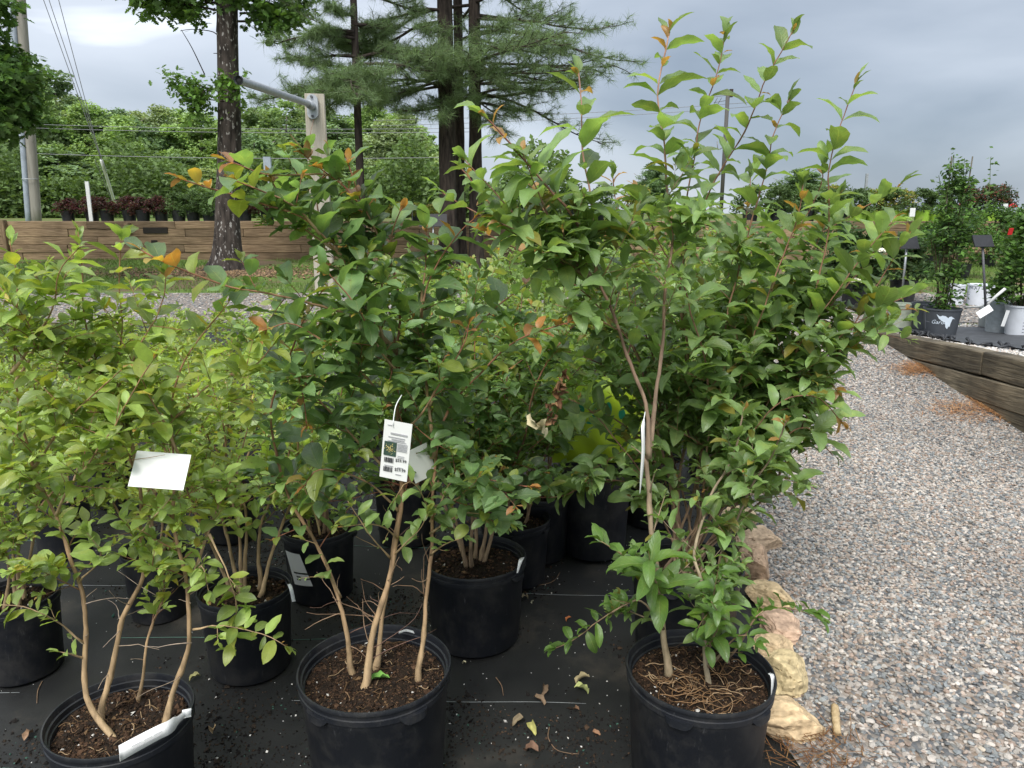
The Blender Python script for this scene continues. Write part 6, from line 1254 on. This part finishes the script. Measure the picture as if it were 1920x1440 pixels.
def text_on_pot(txt, size, x, z, D, h, ang0, name, parent, mat=M_PRINT, shear=0, off=.002, bold=0):
    me = text_mesh(txt, size, bold, shear); bm = bmesh.new(); bm.from_mesh(me); bmesh.ops.subdivide_edges(bm, edges=[e for e in bm.edges if e.calc_length() > size * .3], cuts=2); 
    for v in bm.verts:
        q = on_pot([(x + v.co.x, z + v.co.y)], D, h, ang0, 1, '', None, None, off)[0]; v.co = q
    bm.to_mesh(me); bm.free(); me.materials.append(mat); return mobj(name, me, parent)
angc = math.atan2(-base[1], -base[0])   # side of the pot that faces the camera
k_ = Dh / 66      # metres per photo pixel on this pot
def hp(L_): return [((x - 762) * k_, (632 - y) * k_) for x, y in L_]
bird = [hp([(753.5, 592), (759, 596), (763, 594), (768, 595), (772.3, 598.5), (774, 596.2), (777, 595.2), (780, 597), (785, 600.2), (780, 599.8), (776.8, 602), (775.6, 605), (777.6, 609.5), (777.6, 614), (775, 614.5), (773, 619), (769.8, 615), (768.6, 606.5), (762, 603.8), (757.5, 599.5)])]
poly_print(bird, Dh, hh, angc, 'hummingbird_print', vn)
text_on_pot('Garden', 10.5 * k_, -17.5 * k_, 22 * k_, Dh, hh, angc, 'lettering', vn, shear=.35); 
poly_print([hp([(729, 590), (730.5, 590), (733, 622), (731, 622)]), hp([(733, 607), (742, 607.6), (742, 608.6), (733, 608)])], Dh, hh, angc, 'scuff', vn, simple('scuffed_plastic', (.20, .21, .24), .7))
# white, grey pots on the right
def plain_pot(u, v, wpx, h, mat, label, base=None, pots='plant_pot', z0=None):
    b_ = tz(u, v) if base is None else np.array(base); D_ = wpx * proj(b_)[2][0] / FPX; o = mobj(pots, simple_pot_mesh(D_, h, mat, pots, .86)); o.location = b_; tag(o, label, 'pot'); return o, b_, D_
plain_pot(1687, 612, 50, .24, simple('pale_green_pot', (.38, .42, .33), .6), 'pale green grey pot left of the hummingbird pot')
plain_pot(1851, 612, 34, .20, M_GPOT, 'small grey pot with a white tilted tag, left of the white pots')
pg, bg_, Dg = plain_pot(1872, 622, 52, .29, simple('pale_grey_pot', (.42, .46, .48), .5), 'pale grey pot between the small grey pot and the white lettered pot')
M_INK = simple('grey_ink', (.10, .12, .15), .6)
rb, _ = big_bush('potted_shrub', tz(1912, 627), None, 62 * proj(tz(1912, 627))[2][0] / FPX, .28, 1.12, .30, 90, 60, .06, BR, 95, 'dense bright green shrub in the white lettered pot at the right edge', M_WPOT, .12)
rbD = 62 * proj(tz(1912, 627))[2][0] / FPX; a2 = math.atan2(-rb.location[1], -rb.location[0])
text_on_pot('P', .085, .02, .165, rbD, .28, a2, 'lettering', rb, M_INK); 
for q in range(4): poly_print([[(.015, .13 - q * .03), (.09, .13 - q * .03), (.09, .124 - q * .03), (.015, .124 - q * .03)]], rbD, .28, a2, 'small_print', rb, M_INK)
o = rect(None, 'red_tag', at(1895, 434, rb.location[1] - .22), .05, .06, M_REDF, .2, .3); tag(o, 'small red tag on top of the bright green shrub', 'tag')
def gpot(u, v, wpx, h, label, tilt=0):
    p = gp(u, v); D_ = wpx * proj(np.array(p))[2][0] / FPX; o = empty('potted_shrub' if not tilt else 'plant_pot', p); tag(o, label, 'pot'); mobj('pot', simple_pot_mesh(D_, h, M_WPOT, taper=.9), o); return o, D_
w1, D1 = gpot(1835, 573, 46, .25, 'white pot printed with small grey lettering, left of its white neighbour'); a3 = math.atan2(-w1.location[1], -w1.location[0])
text_on_pot('PW', .085, -.14, .165, D1, .25, a3, 'lettering', w1, M_INK)
for q in range(2): poly_print([[(-.13, .14 - q * .05), (-.05, .14 - q * .05), (-.05, .13 - q * .05), (-.13, .13 - q * .05)]], D1, .25, a3, 'small_print', w1, M_INK)
poly_print([[(.05, .14), (.11, .14), (.11, .13), (.05, .13)]], D1, .25, a3, 'small_print', w1, M_INK)
w2, D2 = gpot(1866, 575, 36, .24, 'white pot beside the dark post, right of the lettered one')
w3, D3 = gpot(1790, 572, 30, .24, 'white pot just behind the hummingbird pot')
bb = tz(1848, 575)
v_, f_, u_ = tube(np.array([at(1808, 577, 7.2), at(1836, 575, 7.1), at(1850, 571, 7.0)]), .010, 8); tag(MB().add(v_, f_).build('white_pipe', M_WHITE), 'white plastic pipe lying on the pebbles by the dark post', 'pipe')
v_, f_, u_ = tube(np.array([at(1852, 570, 7.0), at(1868, 555, 7.0), at(1885, 541, 6.95)]), .013, 8); tag(MB().add(v_, f_).build('white_stake', M_WHITE), 'white plastic stake slanting up toward the bright green shrub', 'stake')
tg = at(1846, 584, 6.1); o = rect(None, 'plant_tag', tg, .125, .058, M_WHITE, -.4, .1, ry=-.55); tag(o, 'white tilted tag with faint print over the small grey pot', 'tag')
o = rect(None, 'plastic_wrap', at(1885, 597, 6.0), .03, .13, M_WHITE, .1, .2, ry=.15); tag(o, 'strip of white wrap hanging beside the white lettered pot', 'wrap')
# more greenery behind, right
for k, (u, v, H, R_, lab, pal) in enumerate([(1800, 520, 1.05, .45, 'loose green shrub behind the hummingbird pot on the grass bank', BR), (1850, 500, 1.05, .5, 'wide green shrub behind the sloping black sign', DK + BR), (1920, 500, 1.1, .5, 'green shrub behind the bright one at the right edge', BR), (1560, 520, .9, .4, 'green shrub behind the arching right hand branches', DK), (1750, 500, .8, .4, 'low green shrub at the foot of the lime pot terrace', BR)]):
    big_bush('garden_shrub', gp(u, v), None, .3, .2, H, R_, 44, 60, .07, pal, 110 + k, lab, cl=.16)

# ------------------------------------------------------------------ tags and labels on the front plants
M_CARD = simple('white_card', (.80, .80, .79), .55, var=.02, scale=5); M_PCARD = simple('grey_white_card', (.68, .68, .66), .5, var=.03, scale=5); M_BLKI = simple('black_ink', (.03, .03, .035), .5)
# blank white card behind the left front shrub
cb = at(300, 882, 1.70); o = rect(None, 'white_card', cb, 104 * 1.72 / FPX, 72 * 1.72 / FPX, M_CARD, -.62, .05, .0012, ry=.10); tag(o, 'blank white card hanging among the stems of the front left shrub', 'card')
# price tag
pc = at(742, 845, 1.66); PT = empty('price_tag', pc); tag(PT, 'printed price tag with two prices hanging in the front middle shrub', 'tag'); PT.rotation_euler = (R(-4), R(6), R(-16))
f = proj(pc)[2][0] / FPX; tw, th_ = 56 * f, 112 * f
def lrect(name, x, z, w_, h_, mat, lay=1, parent=PT, shape=None):
    V, F = box((x, -.0012 - .0006 * lay, z), (w_, .0006, h_)); return MB().add(V, F).build(name, mat, parent, smooth=False)
V, F = grid_sheet(np.linspace(-tw / 2, tw / 2, 9), np.linspace(-th_ / 2, th_ / 2, 9), lambda X, Y: .0 * X); V = V[:, [0, 2, 1]]; V[:, 1] += 0
V2 = V.copy(); V2[:, 1] += .0012; mb = MB().add(V, F[:, ::-1] * 1).add(V2, F); mb.build('card', M_PCARD, PT, smooth=False)
def ltext(txt, size, x, z, mat=M_BLKI, bold=0, lay=1.5, parent=PT, name='lettering', align='LEFT'):
    me = text_mesh(txt, size, bold, 0, align); me.materials.append(mat); o = mobj(name, me, parent, (x, -.0012 - .0006 * lay, z)); o.rotation_euler = (R(90), 0, 0); return o
pxm = f
lrect('photo', -11 * pxm, 2 * pxm, 25 * pxm, 27 * pxm, simple('dark_photo', (.03, .06, .045), .4))
rr = np.random.default_rng(2); mb = MB(); n = 60; P = np.stack([-11 * pxm + rr.normal(0, 4.5, n) * pxm, np.full(n, -.0026), 2 * pxm + rr.normal(0, 4, n) * pxm], -1); scatter(mb, T8, P, np.full(n, 1.3 * pxm) * rr.uniform(.5, 1.2, n), np.tile([.6, .5, .2], (n, 1)), rr); mb.V[0][:, 1] = -.0025 + (mb.V[0][:, 1] + .0025) * .05 if mb.V else 0; mb.build('photo_flowers', M_CHIP, PT, smooth=False)
for zc in (-20, -38):
    mb = MB(); x = -21.0
    while x < -3: w_ = rr.choice([.7, 1.1, 1.8]); V, F = box(((x + w_ / 2) * pxm, -.002, zc * pxm), (w_ * pxm, .0005, 9.5 * pxm)); mb.add(V, F); x += w_ + rr.choice([.6, .9, 1.3])
    mb.build('barcode', M_BLKI, PT, smooth=False)
    ltext('$59.99', 8.2 * pxm, 1.5 * pxm, (zc + 0) * pxm, bold=.12 * pxm)
M_GI = simple('grey_print', (.32, .32, .33), .6)
for (x, z, w_, h_) in ((0, 25, 34, 1.3), (3, 21, 26, 2.2), (1, 17.5, 38, 1.0), (4, 32, 34, 3.0), (-16, 47, 9, 1.2), (10, -45, 12, 1.2), (-11, -31, 18, .9), (13, -31, 12, .8), (12, -12, 14, .8), (12, -9, 14, .8)): lrect('small_print', x * pxm, z * pxm, w_ * pxm, h_ * pxm, M_GI)
for q in range(6): lrect('small_print', (13) * pxm, (14 - q * 2.6) * pxm, 20 * pxm, 1.0 * pxm, M_GI)
v_, f_, u_ = tube(smooth_path([pc + [-.005, 0, th_ / 2 - .01], pc + [.0, .02, th_ / 2 + .03], pc + [.01, .05, th_ / 2 + .05]], .01), .0014, 5); MB().add(v_, f_).build('tie', M_WHITE, PT, origin=None)
PT.children[-1].matrix_parent_inverse = Matrix.LocRotScale(PT.location, PT.rotation_euler, None).inverted()
# second tag glimpsed to its right
o = rect(None, 'plant_tag', at(790, 868, 1.95), .065, .10, M_CARD, .1, .5, .001, ry=-.3); tag(o, 'white tag mostly hidden by leaves right of the price tag', 'tag')
# strap tag on tall shrub
def ribbon(pts, w_, name, mat, label, cat, across=(1, 0, 0), wf=None):
    P = smooth_path(pts, .01); n = len(P); W = np.full(n, w_) if wf is None else np.interp(np.linspace(0, 1, n), *wf) * w_; a = np.array(across, float); a /= np.linalg.norm(a); V = np.vstack([np.stack([p - a * w / 2, p + a * w / 2]) for p, w in zip(P, W)]); nrm = unit(np.cross(a, P[-1] - P[0])) * .0008; V = np.vstack([V, V + nrm]); i = np.arange(n - 1) * 2; F = np.stack([i, i + 1, i + 3, i + 2], -1); F = np.vstack([F, F[:, ::-1] + 2 * n, np.stack([i, i + 2, i + 2 + 2 * n, i + 2 * n], -1), np.stack([i + 1, i + 1 + 2 * n, i + 3 + 2 * n, i + 3], -1)])
    o = MB().add(V, F).build(name, mat); return tag(o, label, cat)
ribbon([at(1210, 772, 1.98), at(1206, 800, 1.93), at(1206, 850, 1.93), at(1200, 925, 1.95)], .0125, 'strap_tag', M_CARD, 'long thin white strap tag looped on the forked tan stem of the tallest shrub', 'tag', (1, .6, 0), ([0, .12, .2, .75, 1], [.25, .25, 1, .8, .15]))
# strip label on the front left pot
bse = np.array(rt4.location); 
sl = ribbon([at(347, 1338, 1.60), at(320, 1362, 1.52), at(300, 1372, 1.50), at(262, 1392, 1.475), at(224, 1413, 1.455)], .030, 'strip_label', M_CARD, 'white strip label with faint print draped along the rim of the front left pot', 'label', (0.12, -.25, -1), ([0, .2, .3, 1], [.45, .55, 1, 1.15]))
pr = [q - unit(q - C0) * .012 for q in (at(306, 1371, 1.502), at(290, 1378, 1.493), at(268, 1390, 1.478), at(243, 1403, 1.464))]
mb = MB()
for q, (t0, t1) in enumerate([(0, .25), (.3, .55), (.62, .9), (.05, .5), (.55, .95)]):
    P0 = pr[0] + (pr[3] - pr[0]) * t0; P1 = pr[0] + (pr[3] - pr[0]) * t1; dz = (-.004 if q > 2 else .003); v_, f_, u_ = tube(np.array([P0 + [0, -.004, dz], P1 + [0, -.004, dz]]), .0011, 4); mb.add(v_, f_)
o = mb.build('print_line', M_GI, smooth=False); o.parent = sl
ribbon([at(352, 1332, 1.63), at(350, 1330, 1.60), at(350, 1345, 1.60)], .02, 'rim_clip', M_WHITE, 'short end of a white tag folded over the right rim of the front left pot', 'tag', (1, .4, 0))
ribbon([at(542, 1095, 2.40), at(546, 1105, 2.38), at(551, 1128, 2.38)], .012, 'rim_tag', M_WHITE, 'white curled tag end on the rim of the pot between front left and front middle', 'tag', (1, .4, 0))
ribbon([at(980, 1045, 2.58), at(976, 1052, 2.54), at(970, 1074, 2.52)], .02, 'rim_tag', M_WHITE, 'white tag end on the right rim of the pot behind the front middle one', 'tag', (1, .4, 0), ([0, .3, 1], [.8, 1, .3]))
ribbon([at(1443, 1262, 1.86), at(1449, 1270, 1.84), at(1447, 1305, 1.84)], .014, 'rim_tag', M_WHITE, 'white tag end hooked on the right rim of the front right pot', 'tag', (1, .6, 0), ([0, .3, 1], [.8, 1, .4]))
ribbon([at(748, 1186, 2.10), at(762, 1182, 2.13), at(778, 1186, 2.15)], .008, 'rim_tag', M_WHITE, 'white scrap on the back rim of the front middle pot', 'tag', (0, 1, .5))
# printed wrap label on a pot behind
bw, Dw, hw = BASES[3]; wl = empty('wrap_label', bw); tag(wl, 'white printed wrap label stuck to the black pot behind the front middle shrub', 'label'); aw = math.atan2(-bw[1], -bw[0])
def wl_quad(x0, x1, z0, z1, name, mat, off):
    V = []; n = 8
    for q in range(n + 1):
        x = x0 + (x1 - x0) * q / n
        for z in (z0 - .0, z1): xx = x + (z - z0) * -.35; a = aw + xx / (Dw / 2); r_ = Dw / 2 * .99 + off; V.append([r_ * math.cos(a), r_ * math.sin(a), z])
    i = np.arange(n) * 2; MB().add(np.array(V), np.stack([i, i + 2, i + 3, i + 1], -1)).build(name, mat, wl)
wl_quad(-.115, -.035, .10, .235, 'paper', M_PCARD, .002)
wl_quad(-.113, -.040, .150, .156, 'black_band', M_BLKI, .004)
for x0, z in ((-.10, .135), (-.10, .123), (-.062, .128)): wl_quad(x0, x0 + .018, z, z + .005, 'print_line', M_BLKI, .004)
# lime bag with green lettering behind the foliage
bgp = at(1120, 790, 3.3); bag = empty('soil_bag', (bgp[0], 3.32, g(3.32) + .02)); tag(bag, 'bright lime yellow plastic bag with green lettering glimpsed behind foliage', 'bag')
nu, nv = 18, 14; V = []
zc = bgp[2] - bag.location[2]
for k, sgn in enumerate((-1, 1)):
    for i in range(nv):
        for j in range(nu):
            a, b_ = j / (nu - 1) * 2 - 1, i / (nv - 1) * 2 - 1; th2 = .07 * (1 - a ** 4) * (1 - b_ ** 4); V.append([a * .21 + .012 * math.sin(5 * b_), sgn * th2 + .008 * math.sin(9 * a + 5 * b_), zc + b_ * .2])
F = []
for k in range(2):
    for i in range(nv - 1):
        for j in range(nu - 1): q = k * nu * nv + i * nu + j; F.append([q, q + 1, q + nu + 1, q + nu])
MB().add(np.array(V), np.array(F)).build('bag_film', simple('lime_film', (.50, .68, .04), .3, var=.08, scale=6), bag)
M_TEAL = simple('teal_ink', (.02, .26, .16), .4)
for x, z, w_, h_ in ((-.02, .07, .035, .07), (.04, .07, .03, .07), (-.08, .07, .03, .07), (.10, .05, .03, .05), (-.14, .02, .05, .025), (-.02, .01, .08, .012)):
    a = np.linspace(0, 6.283, 14, endpoint=False); Vp = np.stack([x + np.cos(a) * w_ / 2, np.full(14, -.082), zc + z + np.sin(a) * h_ / 2], -1); Vp = np.vstack([Vp, Vp * 0 + Vp.mean(0)])[:15]; j = np.arange(14); MB().add(Vp, np.stack([np.full(14, 14), j, (j + 1) % 14], -1)).build('print_blot', M_TEAL, bag, smooth=False)
# crate-like box on which it stands
o = mobj('plant_pot', simple_pot_mesh(.34, zc - .2, M_POT, 'plant_pot', .84)); o.location = (bag.location[0], bag.location[1], g(3.32) + .012); tag(o, 'black nursery pot propping up the lime yellow bag', 'pot')

# curled brown dead leaves caught in the shrubs
M_DEAD = vcol('dry_leaf', .8, .2, 60, .35)
def dead_leaf(c, size, seed, col, label=None, name='dead_leaf', cat='leaf', group=None, flat=True, curl=1.6):
    V, F, U = leaf_tpl(.55, curl, .9, 8, 2, 0, .08, seed, .9, .3); rr = np.random.default_rng(seed); M = rot_batch(1, rr, .5 if flat else 1.6)[0]; V = (V - V.mean(0)) * size @ M.T; V[:, 2] -= V[:, 2].min() if flat else 0
    o = MB().add(V, F, np.array(col)).build(name, M_DEAD, loc=c); return tag(o, label, cat, group)
o = empty('dead_leaf_cluster', at(1045, 745, 1.95)); tag(o, 'cluster of shrivelled brown leaves hanging between the middle and right shrubs', 'dead leaves')
rr = np.random.default_rng(4)
for k in range(26):
    t = k / 26; c = at(1062 - 34 * t + rr.normal(0, 5), 700 + 95 * t + rr.normal(0, 5), 1.95 + rr.normal(0, .015)); q = dead_leaf(Vector(c) - o.location, rr.uniform(.018, .036), 300 + k, np.array([(.16, .08, .035), (.11, .055, .028), (.24, .14, .07)][rr.integers(0, 3)]), flat=False, name='dry_leaf'); q.parent = o
    for pk in ('label', 'category', 'group'):
        if pk in q: del q[pk]
for k, (u, v, s_) in enumerate([(1020, 800, .07), (1000, 790, .05)]): q = dead_leaf(Vector(at(u, v, 1.93)) - o.location, s_, 340 + k, (.55, .48, .30), flat=False, name='dry_leaf'); q.parent = o; del q['category']
# fallen leaves on the cloth
FL = [(1090, 1288, .060, (.48, .40, .22), 'tan curled fallen leaf lying right of centre on the cloth'), (1092, 1308, .060, (.48, .52, .20), 'pale yellow green fallen leaf just below the tan curled one'), (998, 1378, .055, (.42, .40, .14), 'yellow fallen leaf near the bottom centre of the photo'), (1020, 1305, .05, (.16, .11, .07), 'dull brown fallen leaf between the front middle and right pots'),
      (1012, 1325, .05, (.20, .14, .09), 'second dull brown leaf below the first, between the front pots'), (1080, 1340, .03, (.22, .13, .08), 'small round brown leaf scrap left of the front right pot'), (400, 1383, .045, (.55, .38, .20), 'tan orange fallen leaf right of the front left pot'), (995, 1420, .06, (.20, .12, .08), 'dark brown crumpled leaf at the bottom edge'), (1065, 1168, .03, (.45, .16, .06), 'small orange leaf scrap behind the front pots'),
      (365, 1282, .045, (.35, .33, .15), 'olive fallen leaf at the foot of the small pot left of centre'), (970, 1365, .05, (.24, .19, .12), 'greyish brown leaf just left of the yellow fallen leaf'), (870, 1250, .02, (.5, .45, .3), 'tiny pale scrap at the foot of the scuffed pot'), (985, 1128, .04, (.32, .26, .16), 'pale brown leaf scrap right of the scuffed pot'), (998, 1136, .02, (.6, .56, .4), 'tiny cream scrap right of the scuffed pot'), (55, 1385, .05, (.30, .19, .12), 'brown leaf on the cloth at the lower left corner'), (1118, 1385, .03, (.3, .17, .1), 'small reddish brown scrap near the front right pot foot')]
for k, (u, v, s_, c, lab) in enumerate(FL):
    p = atg(u, v); dead_leaf((p[0], p[1], float(fab_z(p[0], p[1])) + .002), s_, 400 + k, c, lab, 'fallen_leaf', 'leaf', 'fallen leaves on the black cloth')
p = at(713, 1275, b[1] if False else float(rt3.location[1]) - .03); q = dead_leaf((p[0], p[1], rt3.location[2] + .38 * .9 + .012), .055, 441, (.16, .34, .07), 'fresh green leaf lying on the soil of the front middle pot', 'fallen_leaf', 'leaf', curl=.5)
# bare curved twigs on the cloth
for k, (pts, lab) in enumerate([([(1030, 1370), (1028, 1390), (1042, 1412), (1065, 1420), (1085, 1422)], 'thin curved bare twig on the cloth at bottom centre'), ([(1050, 1078), (1040, 1092), (1022, 1100), (985, 1104)], 'bare curved twig on the cloth behind the front pots'), ([(930, 1275), (940, 1290), (944, 1310)], 'short dark twig right of the front middle pot'), ([(80, 1282), (72, 1300), (70, 1325)], 'short dark twig at the lower left on the cloth')]):
    P = np.array([atg(u, v) for u, v in pts]); P[:, 2] = fab_z(P[:, 0], P[:, 1]) + .004; P = smooth_path(P, .01); v_, f_, u_ = tube(P, np.linspace(.0018, .001, len(P)), 5); tag(MB().add(v_, f_, (.20, .13, .08)).build('fallen_twig', M_BARK), lab, 'twig')
# wood chip on the gravel
P = np.array([atg(1563, 1345), atg(1565, 1370), atg(1568, 1396)]); P[:, 2] = grav_z(P[:, 0], P[:, 1]) + .022; v_, f_, u_ = tube(smooth_path(P, .008), .0125, 9); V = v_ + rng.normal(0, .0009, v_.shape); tag(MB().add(V, f_).build('wood_stub', simple('raw_wood', (.55, .42, .24), .8, scale=60, col2=(.38, .27, .14), bump=.5)), 'short peeled stub of pale wood lying on the gravel', 'wood')
# crumbs and perlite on the cloth
r = np.random.default_rng(14); n = 120000; y = 1.2 + 4.0 * r.random(n) ** 1.4 ** 1.0; x = r.uniform(-3, 1.4, n); k = x < edge_x(y) + .03; x, y = x[k], y[k]
den = np.array([mnoise.noise(Vector((a * 1.9, b_ * 1.9, 5.5))) + .5 * mnoise.noise(Vector((a * 6, b_ * 6, 1.5))) for a, b_ in zip(x, y)])
foot = np.full(len(x), 9.)
for (bb, DD) in [(np.array(q.location), .42) for q in (rt, rt2, rt3, rt4)] + [(BASES[q][0], BASES[q][1]) for q in BASES]: foot = np.minimum(foot, np.abs(np.hypot(x - bb[0], y - bb[1]) - DD * .46))
k = (den + r.normal(0, .16, len(x)) + .25 * np.exp(-foot / .05) + .35 * np.exp(-((x - edge_x(y)) / .12) ** 2)) > .15; x, y = x[k], y[k]; n = len(x); uu, vv, ff = proj(np.stack([x, y, gv(y)], -1)); k = (uu > -40) & (vv < 1480); x, y = x[k], y[k]; n = len(x)
s = r.uniform(.0018, .006, n) * (1 + 1.2 * (r.random(n) < .05)); c = np.array([(.012, .010, .009), (.03, .022, .016), (.06, .038, .024), (.6, .58, .54), (.05, .12, .09)])[r.choice(5, n, p=[.50, .32, .14, .018, .022])]
mb = MB(); scatter(mb, T8, np.stack([x, y, fab_z(x, y) + s * .3], -1), s, c, r, .7); tag(mb.build('spilled_soil', M_CHIP, smooth=False), 'spilled crumbs of dark potting soil scattered over the cloth', 'soil', kind='stuff'); print('crumbs', n)
# perlite / grit specks
n = 900; y = r.uniform(1.4, 4.5, n); x = r.uniform(-2.5, 1.0, n); k = x < edge_x(y); x, y = x[k], y[k]; s = r.uniform(.001, .0035, len(x)); mb = MB(); scatter(mb, T8, np.stack([x, y, fab_z(x, y) + s * .3], -1), s, np.tile([.6, .6, .58], (len(x), 1)), r, .6); tag(mb.build('grit_specks', M_STONE, smooth=False), 'scattered white specks of perlite and grit on the cloth', 'grit', kind='stuff')
# pine straw drifts
for k, (u, v, rx_, ry_, lab) in enumerate([(1815, 782, .30, .16, 'orange brown drift of pine straw against the timber edge, nearer one'), (1716, 704, .2, .12, 'smaller orange brown drift of pine straw further along the timber edge'), (1530, 1425, .22, .10, 'brown bark and straw debris at the bottom by the rocks')]):
    p = atg(u, v); rr = np.random.default_rng(k + 70); n = 700 if k < 2 else 170; cx = p[0]; q = rr.normal(0, .42, (n, 2)); x = cx + q[:, 0] * rx_; y = p[1] + q[:, 1] * ry_ * 2; x = np.minimum(x, wall_x(y) - .005); a = rr.uniform(0, 3.14, n); L_ = rr.uniform(.02, .09, n)
    z = grav_z(x, y) + .012 + rr.uniform(0, .02, n) * np.exp(-(q ** 2).sum(1)); d = np.stack([np.cos(a), np.sin(a), rr.normal(0, .12, n)], -1) * L_[:, None] / 2; c = np.stack([x, y, z], -1); X = np.stack([-np.sin(a), np.cos(a), np.zeros(n)], -1) * .0013; U_ = np.array([0, 0, .0015])
    V = np.stack([c - d + X, c - d - X, c + d - X, c + d + X, ], 1).reshape(-1, 3); mb = MB().add(V, np.arange(n * 4).reshape(-1, 4), np.repeat(np.array([(.42, .20, .08), (.30, .14, .06), (.50, .28, .12)])[rr.integers(0, 3, n)] * (1 if k < 2 else .45), 4, 0)); tag(mb.build('pine_straw', M_CHIP, smooth=False), lab, 'pine straw', kind='stuff')
print('objects', len(bpy.data.objects))
for _o in bpy.data.objects:
    if 'label' in _o and len(_o['label'].split()) > 16: print('LONG', _o['label'])
